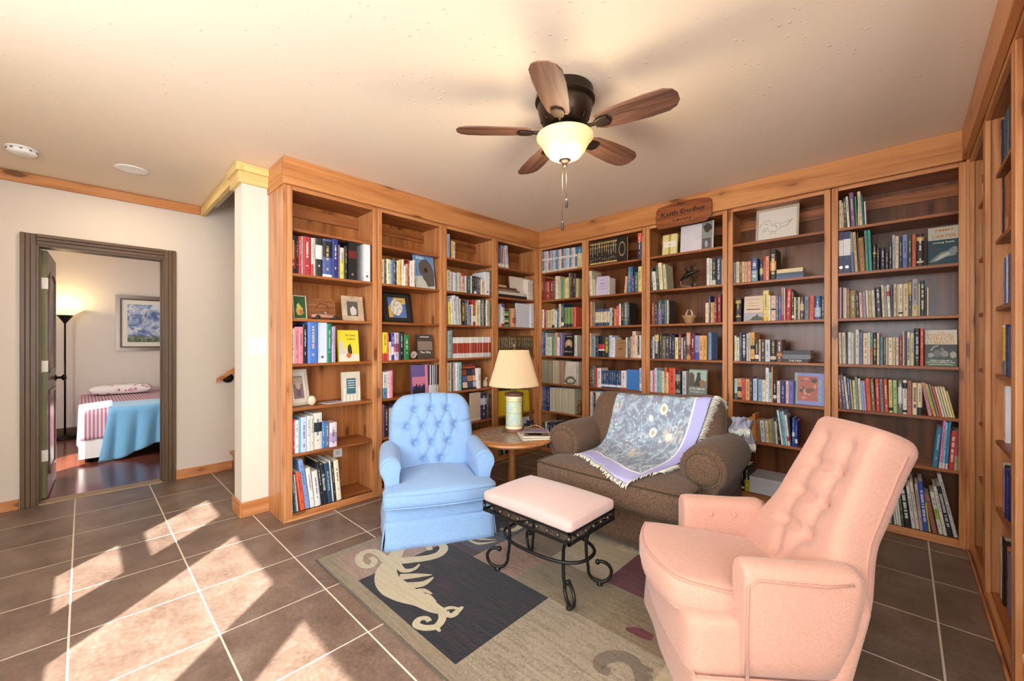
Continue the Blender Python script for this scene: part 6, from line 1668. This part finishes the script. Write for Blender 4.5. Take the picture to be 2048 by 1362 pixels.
def drape(hx, hy, ztop, dl, dr_, df, r=.05, wav=.012, wv=26):
    def fn(a, b):
        # arclength parametrisation across x and y
        def fold(s, h, d0, d1):
            L = 2 * h + d0 + d1; q = s * L - d0 - h
            if q < -h: return -h - .012, -(-h - q)
            if q > h: return h + .012, -(q - h)
            return q, 0.0
        x, dz1 = fold(a, hx, dl, dr_); y, dz2 = fold(b, hy, df, 0.02)
        dz = min(dz1, dz2)
        k = -dz / .3
        ox = (wav * math.sin(y * wv) * k if dz1 < 0 else 0) ; oy = (wav * math.sin(x * wv) * k if dz2 < 0 else 0)
        return (x + math.copysign(abs(ox) * 1, x) if dz1 < 0 else x, y - abs(oy) if dz2 < 0 else y, ztop + dz + .012)
    return fn
MB().grid(drape(BW / 2, BL / 2, BH, .36, .28, .30), 60, 60).obj('quilt', quilt_m, bed, True, solid=.008)
MB().box(-BW / 2 - .014, -BW / 2 - .004, -BL / 2, BL / 2, .05, .34).box(-BW / 2 - .014, -.12, -BL / 2 - .016, -BL / 2 - .006, .05, .34).obj('valance', plain('white sheet', 'f0ecea', .9), bed)
bb = MB().grid(lambda a, b: tuple(Vector(drape(.385, .28, BH + .014, .02, .30, .42, wav=.045, wv=19)(a, b)) + Vector((.13 - .10 * max(0, .5 - b), -.705, -.13 * smoothstep(.45, .05, a) * smoothstep(.5, .0, b)))), 60, 40).obj('blanket', fabric('sky blue fleece', '7db4d8', '6aa2c8', 200, .95, .2, .4), bed, True, solid=.01)
t = NT('rose print pillowcase')
v = t.coord('Object', (1, 1, 1))
r1 = t.vor(v, 14); n1 = t.noise(v, 60, 2)
t.color(t.mix(t.math('MULTIPLY', t.val(r1, .28, .36, 1, 0), t.val(n1, .42, .55)), 'efe6e2', 'c0555f')); t.set(Roughness=.95)
pl = cushion('pillow', (.62, .30, .13), .06, (16, 10, 6), t.m, None, lambda p, n_: Vector((p.x, p.y, p.z * (1 - .35 * (p.x / .31) ** 4 - .3 * (p.y / .2) ** 4))), loc=(-7.72, .36, BH + .092), rot=(0, 0, PI / 2))
meta(pl, 'white pillow printed with red roses on the bed', 'pillow')
# torchiere against the far wall
fp = at_z(130, 872, 0)
fx = BX0 + .20; k_ = fx / fp.x
tlamp = empty('floor_lamp', (fx, fp.y * k_ , 0), 0, 'black torchiere floor lamp glowing in the bedroom', 'lamp')
MB().lathe([(.13, 0), (.135, .012), (.12, .03), (.02, .038), (.012, .05)], 28).obj('base', knob, tlamp, True)
MB().lathe([(.010, .04), (.010, 1.52)], 12).obj('pole', knob, tlamp, True)
MB().lathe([(.012, 1.50), (.03, 1.53), (.075, 1.60), (.078, 1.605)], 24).obj('cone', knob, tlamp, True)
MB().tube([(.05, .0, 1.57), (.11, 0, 1.58)], .004, 6).obj('switch_stem', knob, tlamp, True)
MB().lathe([(.06, 1.60), (.12, 1.645), (.20, 1.70)], 32, cap=False).obj('glass_shade', emit('glowing shade', 'ffe6a8', 1.6), tlamp, True, solid=.004)
d = bpy.data.lights.new('torchiere_bulb', 'POINT'); d.energy = 6; d.color = (1, .78, .42); d.shadow_soft_size = .05
q = bpy.data.objects.new('torchiere_bulb', d); q.location = (0, 0, 1.73); COL.objects.link(q); q.parent = tlamp
# framed landscape: generic stand-in in the same colours
p0 = at_x(231, 589, BX0 + .03); p1 = at_x(331, 701, BX0 + .03)
PWd, PH = (p1.y - p0.y) + .25, p0.z - p1.z
pic = empty('framed_picture', (BX0 + .004, p0.y, p1.z), PI / 2, 'silver framed landscape painting on the bedroom wall', 'picture')
silver = plain('silvered frame', '8a7c72', .3, .7)
for a, b, dd, mm in ((0, .045, .035, silver), (.045, .065, .026, plain('dark frame line', '5a4a44', .4, .4)), (.065, .125, .014, plain('cream mat', 'e6ddd0', .8))):
    MB().box(a, PWd - a, -dd, 0, a, b).box(a, PWd - a, -dd, 0, PH - b, PH - a).box(a, b, -dd, 0, b, PH - b).box(PWd - b, PWd - a, -dd, 0, b, PH - b).obj('frame' if a < .06 else 'mat', mm, pic)
t = NT('painted landscape')
v = t.coord('Object', (1, 1, 1)); sp_ = t.n('SeparateXYZ'); t.l(v, sp_.inputs[0])
n1 = t.noise(v, 9, 4, .6, 1); n2 = t.noise(v, 30, 3)
sky_ = t.ramp(n1, [(.38, '46639c'), (.52, 'a8b4cc'), (.62, 'd8dade')]); gr_ = t.ramp(n2, [(.35, '3c4a34'), (.55, '6c7a54'), (.7, '8a9680')])
t.color(t.mix(t.val(t.math('ADD', sp_.outputs[2], t.math('MULTIPLY', n1, .1)), .235, .275), gr_, sky_)); t.set(Roughness=.5)
MB().box(.125, PWd - .125, -.008, -.004, .125, PH - .125).obj('canvas', t.m, pic)

# ================================================================ SHELF ORNAMENTS
def orn(bay, sh, fr, x, off=.08):
    run, _ = BAYS[bay]; p = fpx(fr, x, 700); u = run.uz(p[0], 700, off)[0]
    return run.loc(u, SZ[sh] + .0008, off), run.rz
def hgt(bay, sh, fr, x, y, off=.08):
    run, _ = BAYS[bay]; p = fpx(fr, x, y); return run.uz(p[0], p[1], off)[1] - SZ[sh]
def wid(bay, fr, x0, x1, off=.08):
    run, _ = BAYS[bay]; return run.uz(fpx(fr, x1, 700)[0], 700, off)[0] - run.uz(fpx(fr, x0, 700)[0], 700, off)[0]
def photo_frame(bay, sh, fr, x0, x1, yt, fcol, fw, mat_col, img, label, tilt=10, off=.10, yaw=0, name='picture_frame'):
    w = wid(bay, fr, x0, x1, off); h = hgt(bay, sh, fr, (x0 + x1) / 2, yt, off + .03) / math.cos(math.radians(tilt))
    loc, rz = orn(bay, sh, fr, x0, off)
    o = empty(name, loc, rz + math.radians(yaw), label, 'picture frame', 'framed pictures on the shelves')
    o.rotation_euler = (-math.radians(tilt), 0, rz + math.radians(yaw))
    fm = fcol if not isinstance(fcol, str) else plain('frame ' + fcol, fcol, .4, var=.1)
    MB().box(0, w, -.012, .004, 0, fw).box(0, w, -.012, .004, h - fw, h).box(0, fw, -.012, .004, fw, h - fw).box(w - fw, w, -.012, .004, fw, h - fw).obj('frame', fm, o, bevel=.002)
    MB().box(fw, w - fw, -.003, .002, fw, h - fw).obj('mat', plain('mat ' + mat_col, mat_col, .8), o)
    MB().box(w * .4, w * .6, .004, .03, 0, h * .6).obj('easel_back', plain('black card', '1c1a18', .8), o)
    iw, ih = w - 2 * fw, h - 2 * fw
    img(o, fw, iw, ih)
    return o
def img_rects(lst):
    def f(o, fw, iw, ih):
        for k, it in enumerate(lst):
            if len(it) == 5:
                x0, x1, z0, z1, c = it
                MB().box(fw + x0 * iw, fw + x1 * iw, -.0036 - .0002 * k, -.003, fw + z0 * ih, fw + z1 * ih).obj('picture', ink(c), o)
            else:
                pts, c = it
                pyd('picture', [(fw + x * iw, -.0040 - .0002 * k, fw + z * ih) for x, z in pts], [tuple(range(len(pts)))], ink(c), o)
    return f
# top of the switch bookcase
photo_frame('L1', 2, 'A', 202, 300, 1047, 'd8cfb8', .006, '2f5a34', img_rects([(blob(.5, .35, .3, .22, 12, 1), 'd8a850'), (blob(.42, .55, .16, .14, 10, 2), 'c8c878'), (blob(.6, .3, .12, .12, 10, 3), 'b06a3c')]), 'small green fruit picture in a pale frame beside the model car')
loc, rz = orn('L1', 2, 'A', 300, .14)
w = wid('L1', 'A', 300, 508, .14); h = hgt('L1', 2, 'A', 400, 1060, .14)
o = pyd('wood_plaque', *(lambda m: (m.v, m.f))(MB().prism([(x * w, z * h) for x, z in [(0, 0), (1, 0), (1.0, .93), (.72, 1), (.3, .96), (0, .9)]], 0, .018, 'y')), wood('burl wood plaque', '9c6238', '86502a', '5a3018', 'x', .4, .9, 3)); o.location = loc; o.rotation_euler = (-.1, 0, rz); meta(o, 'dark burl wood plaque standing behind the model car', 'plaque')
MB().tube([(w * .3, -.001, h * .55), (w * .45, -.001, h * .75), (w * .7, -.001, h * .7), (w * .75, -.001, h * .45)], .002, 5).obj('carved_line', burn, o)
loc, rz = orn('L1', 2, 'A', 425, .05)
w = wid('L1', 'A', 330, 520, .05)
car = empty('model_car', loc, rz, 'pale pink vintage racing car model on the third shelf', 'model car')
cm = plain('dusty pink enamel', 'c08a7c', .35, .1, var=.08)
L_ = w / 2
secs = []
for x, hw_, z0, z1 in [(-L_, .006, .020, .030), (-L_ * .8, .014, .012, .040), (-L_ * .4, .020, .010, .046), (0, .021, .010, .044), (L_ * .4, .018, .010, .042), (L_ * .8, .014, .012, .036), (L_ * .97, .008, .016, .028)]:
    secs.append([(x, hw_ * math.cos(a), (z0 + z1) / 2 + (z1 - z0) / 2 * math.sin(a)) for a in [2 * PI * k / 12 for k in range(12)]])
sweep('body', secs, cm, car)
for x in (-L_ * .58, L_ * .72):
    for s in (-1, 1):
        MB().lathe([(.001, -.005), (.012, -.005), (.017, -.003), (.017, .003), (.012, .005), (.001, .005)], 16).xf(Matrix.Translation((x, s * .027, .018)) @ Matrix.Rotation(PI / 2, 4, 'X')).obj('wheel', plain('dark tyre', '2a2826', .6), car, True)
    MB().tube([(x, -.027, .018), (x, .027, .018)], .0025, 6).obj('axle', plain('chrome ring', 'c8c8c8', .25, .9), car)
MB().box(-.018, .012, -.010, .010, .040, .046).obj('cockpit', plain('dark slot', '5a5854', .6), car)
MB().add([(.012, -.011, .044), (.012, .011, .044), (.004, .011, .060), (.004, -.011, .060)], [(0, 1, 2, 3)]).obj('windscreen', plain('pale screen', 'c8d0d4', .1), car, solid=.001)
photo_frame('L1', 2, 'A', 556, 708, 1052, plain('rough stone frame', 'bba58c', .9, var=.25, bump=.8, bscale=60), .040, 'd8d0c8', img_rects([(.02, .98, .02, .98, '5a5450'), (blob(.55, .35, .3, .3, 12, 4), 'c8c4c0')]), 'rough stone picture frame at the right of the third shelf')
photo_frame('L1', 4, 'B', 160, 292, 348, 'cfc4b4', .018, 'e0d8cc', img_rects([(.16, .84, .14, .86, '8a7a78'), (.2, .8, .6, .82, 'b8a898'), (blob(.5, .55, .16, .12, 12, 5), 'c8b4a8'), (.38, .64, .2, .5, '7a5a70')]), 'cream framed family photo leaning on the fifth shelf', 14, .10, 8)
loc, rz = orn('L1', 4, 'B', 296, .05)
o = empty('carved_stone', loc, rz, 'small round carved stone beside the family photo', 'ornament')
MB().ball((0, 0, .036), .036, 18, 12, (.82, .55, 1)).obj('stone', plain('speckled stone', 'd8c8b0', .8, var=.3, bump=.6, bscale=90), o, True)
loc, rz = orn('L1', 4, 'B', 430, .10)
o = MB().box(-.085, .085, -.06, .06, 0, .004).obj('brochure', plain('glossy paper', 'd4d4dc', .3)); o.location = loc; o.rotation_euler = (0, 0, rz + .2); meta(o, 'thin glossy brochure lying on the fifth shelf', 'brochure')
MB().box(-.08, .08, -.055, .055, .004, .0048).obj('cover_print', ink('b8b0b8'), o)
# second bookcase
def swirl(o, fw, iw, ih):
    img_rects([(.16, .84, .12, .88, '5c79b4'), ([(.16, .5), (.4, .88), (.84, .88), (.84, .66), (.5, .6), (.3, .12), (.16, .12)], 'd8b868'), (blob(.48, .5, .22, .30, 16, 6, .1), 'e4ded0')])(o, fw, iw, ih)
    for pts in ([(.3, .2), (.34, .5), (.42, .72), (.58, .78), (.7, .7)], [(.42, .16), (.5, .4), (.6, .5), (.72, .4)], [(.36, .62), (.46, .56), (.56, .64)], [(.5, .8), (.62, .72), (.74, .8)]):
        MB().tube([(fw + x * iw, -.0055, fw + z * ih) for x, z in pts], .0016, 5).obj('drawn_line', burn, o)
photo_frame('L2', 2, 'A', 848, 1062, 1022, '17130f', .020, '2a2622', swirl, 'black framed abstract picture on the second bookcase', 12, .10)
loc, rz = orn('L2', 3, 'B', 942, .05)
o = empty('fossil', loc, rz, 'pale spiral ammonite fossil beside the green book', 'fossil')
sp3 = [(.030 * (1 - k / 46) * math.cos(k * .42) , 0, .036 + .030 * (1 - k / 46) * math.sin(k * .42)) for k in range(44)]
MB().tube(sp3, [.010 * (1 - k / 50) for k in range(44)], 8).obj('shell', plain('fossil grey', 'b8b0a4', .6, var=.2, bump=.5, bscale=120), o, True)
MB().lathe([(.001, -.004), (.03, -.004), (.03, .004), (.001, .004)], 20).xf(Matrix.Translation((0, .004, .036)) @ Matrix.Rotation(PI / 2, 4, 'X')).obj('core', plain('fossil dark', '6a6460', .6), o)
# cat figurine
loc, rz = orn('L3', 4, 'D', 440, .07)
o = empty('cat_figurine', loc, rz, 'small cream sitting cat figurine beside the USA book', 'figurine')
catm = plain('cream ceramic', 'd8c4a8', .4, var=.15)
MB().lathe([(.001, 0), (.026, .002), (.030, .02), (.024, .05), (.016, .07), (.001, .078)], 18).obj('body', catm, o, True)
MB().ball((.014, -.008, .088), .018, 14, 9, (1.1, .95, .9)).obj('head', catm, o, True)
for s in (-1, 1): MB().lathe([(.007, 0), (.001, .018)], 8, (.014 + s * .010, -.006, .098)).obj('ear', plain('brown ceramic', '7a5a40', .4), o, True)
MB().tube([(-.02, .01, .01), (-.036, -.005, .012), (-.036, -.02, .03)], [.006, .005, .003], 7).obj('tail', catm, o, True)
# owl / carved figurine by the magazines
loc, rz = orn('B1', 5, 'F', 482, .05)
o = empty('owl_figurine', loc, rz, 'brown carved owl figurine at the end of the beige magazines', 'figurine')
ow = plain('carved brown', '6a4a2c', .6, var=.35, bump=.6, bscale=70)
MB().lathe([(.001, 0), (.024, .004), (.030, .05), (.028, .09), (.018, .105)], 16).obj('body', ow, o, True)
MB().ball((0, 0, .125), .026, 14, 9, (1.05, .95, .9)).obj('head', ow, o, True)
for s in (-1, 1): MB().ball((s * .010, -.022, .130), .007, 10, 6).obj('eye', plain('ochre eye', 'b89050', .4), o, True)
# bronze bird sculpture
def at_orn(bay, fr, x, y, off):
    run, _ = BAYS[bay]; p = fpx(fr, x, y); u, z = run.uz(p[0], p[1], off); return Vector(run.loc(u, z, off))
OFFB = .09
o = empty('bird_sculpture', Vector((at_orn('B3', 'G', 540, 1100, OFFB).x, FY + .014 + OFFB, SZ[1])), 0, 'dark bronze bird sculpture on a branch, second shelf under the sign', 'sculpture')
brz = plain('dark bronze', '2c2620', .4, .6, var=.2)
def G3(x, y, dy=0): return at_orn('B3', 'G', x, y, OFFB) - o.location + Vector((0, dy, 0))
MB().tube([G3(440, 1175), G3(480, 1120), G3(540, 1075), G3(590, 1050), G3(625, 1040), G3(680, 1028)], [.003, .012, .024, .020, .012, .002], 10).obj('body', brz, o, True)
MB().tube([G3(560, 1060, -.02), G3(530, 1020, -.03), G3(545, 1000, -.03), G3(520, 1015, -.03)], [.012, .008, .005, .002], 8).obj('wing', brz, o, True)
MB().tube([G3(600, 1050), G3(585, 1000), G3(570, 985), G3(600, 975), G3(630, 965), G3(620, 930)], [.012, .012, .010, .008, .004, .002], 8).obj('second_bird', brz, o, True)
MB().tube([G3(590, 1085), G3(610, 1130), G3(590, 1175), G3(600, 1212)], [.006, .008, .010, .014], 8).obj('branch', brz, o, True)
MB().tube([G3(480, 1110), G3(460, 1160), G3(470, 1205), G3(600, 1212), G3(650, 1160)], [.004, .008, .009, .008, .003], 8).obj('branch', plain('grey driftwood', '7a6a5a', .8), o, True)
# basket with two wooden birds
bc0 = Vector((at_orn('B3', 'H', 560, 300, .08).x, FY + .094, SZ[2]))
o = empty('woven_basket', bc0, 0, 'small woven basket on the third shelf under the sign', 'basket')
bk_m = plain('woven straw', 'b89468', .8, var=.25, bump=.9, bscale=160)
hb = hgt('B3', 2, 'H', 560, 290)
MB().lathe([(.001, 0), (.030, 0), (.036, hb * .2), (.050, hb * .75), (.066, hb), (.064, hb), (.048, hb * .75), (.03, hb * .15), (.001, hb * .1)], 28, cap=False).obj('bowl', bk_m, o, True)
for k in range(5): MB().tube([((.037 + .0065 * k) * math.cos(a), (.037 + .0065 * k) * math.sin(a), hb * (.2 + .18 * k)) for a in [2 * PI * j / 24 for j in range(24)]], .002, 5, True).obj('weave_ring', bk_m, o, True)
for s, nm in ((-1, 'left'), (1, 'right')):
    f_ = empty('wooden_figurine', bc0 + Vector((s * .018, 0, hb * .25)), 0, 'pale carved figurine on the %s side of the basket' % nm, 'figurine', 'figurines in the basket')
    MB().tube([(s * .004, 0, .0), (s * .012, 0, .05), (s * .004, 0, .085), (-s * .006, 0, .10)], [.008, .010, .008, .004], 9).obj('figure_body', plain('pale carved wood', 'd8b48c', .6, var=.1), f_, True)
    MB().ball((-s * .004, 0, .102), .008, 10, 7).obj('figure_head', plain('pale carved wood', 'd8b48c', .6, var=.1), f_, True)
# bird drawing
def birdpic(o, fw, iw, ih):
    L = [[(.04, .42), (.06, .55), (.16, .64), (.28, .66), (.34, .58), (.36, .45), (.42, .50), (.52, .54), (.60, .46), (.60, .36), (.50, .27), (.36, .24), (.28, .30), (.26, .40), (.16, .40), (.12, .28), (.14, .26), (.22, .34)],
         [(.60, .48), (.78, .54), (.92, .60), (.80, .50), (.86, .50), (.76, .44), (.80, .42), (.70, .38), (.60, .36)], [(.40, .42), (.48, .48), (.46, .40), (.52, .42), (.48, .34)], [(.18, .52), (.22, .56), (.26, .52), (.22, .50)], [(.36, .24), (.34, .16), (.30, .14)], [(.44, .25), (.44, .18), (.48, .16)]]
    for pts in L: MB().tube([(fw + x * iw, -.0042, fw + z * ih) for x, z in pts], .0011, 5).obj('drawn_line', ink('4a4440'), o)
photo_frame('B4', 0, 'I', 348, 838, 312, 'b8a894', .016, 'd8d2c6', birdpic, 'framed line drawing of a bird on the top shelf', 9, .08)
# things in the lower corner bookcase
loc, rz = orn('L4', 6, 'D', 770, .05)
o = photo_frame('L4', 6, 'D', 772, 832, 890, 'd8dce4', .012, 'c8ccd4', img_rects([(.2, .8, .2, .8, '4a5a6c')]), 'pale framed photo on the bottom shelf of the corner bookcase', 4, .04)
# right bookcases
o = open_box('storage_box', (RX + .16, 1.98, SZ[-1] + .001), PI / 2, .60, .28, .085, 'ece8de', 'low white box on the bottom shelf at the right edge', 'box')
rb = Vector((RX + .10, 2.83, SZ[4] + .001))
o = empty('desk_telephone', rb, -PI / 2, 'grey desk telephone in front of the white binder', 'telephone')
pm_ = plain('grey phone plastic', '6a6c70', .4)
MB().add([(-.06, -.03, 0), (.06, -.03, 0), (.06, .10, 0), (-.06, .10, 0), (-.06, -.03, .03), (.06, -.03, .03), (.06, .10, .10), (-.06, .10, .10)], [(0, 3, 2, 1), (4, 5, 6, 7), (0, 1, 5, 4), (1, 2, 6, 5), (2, 3, 7, 6), (3, 0, 4, 7)]).obj('phone_base', plain('light phone plastic', 'b8bac0', .4), o, bevel=.006)
MB().tube([(-.04, -.02, .055), (-.045, .02, .085), (-.045, .06, .105), (-.04, .10, .125)], [.018, .012, .012, .018], 10).obj('handset', pm_, o, True)
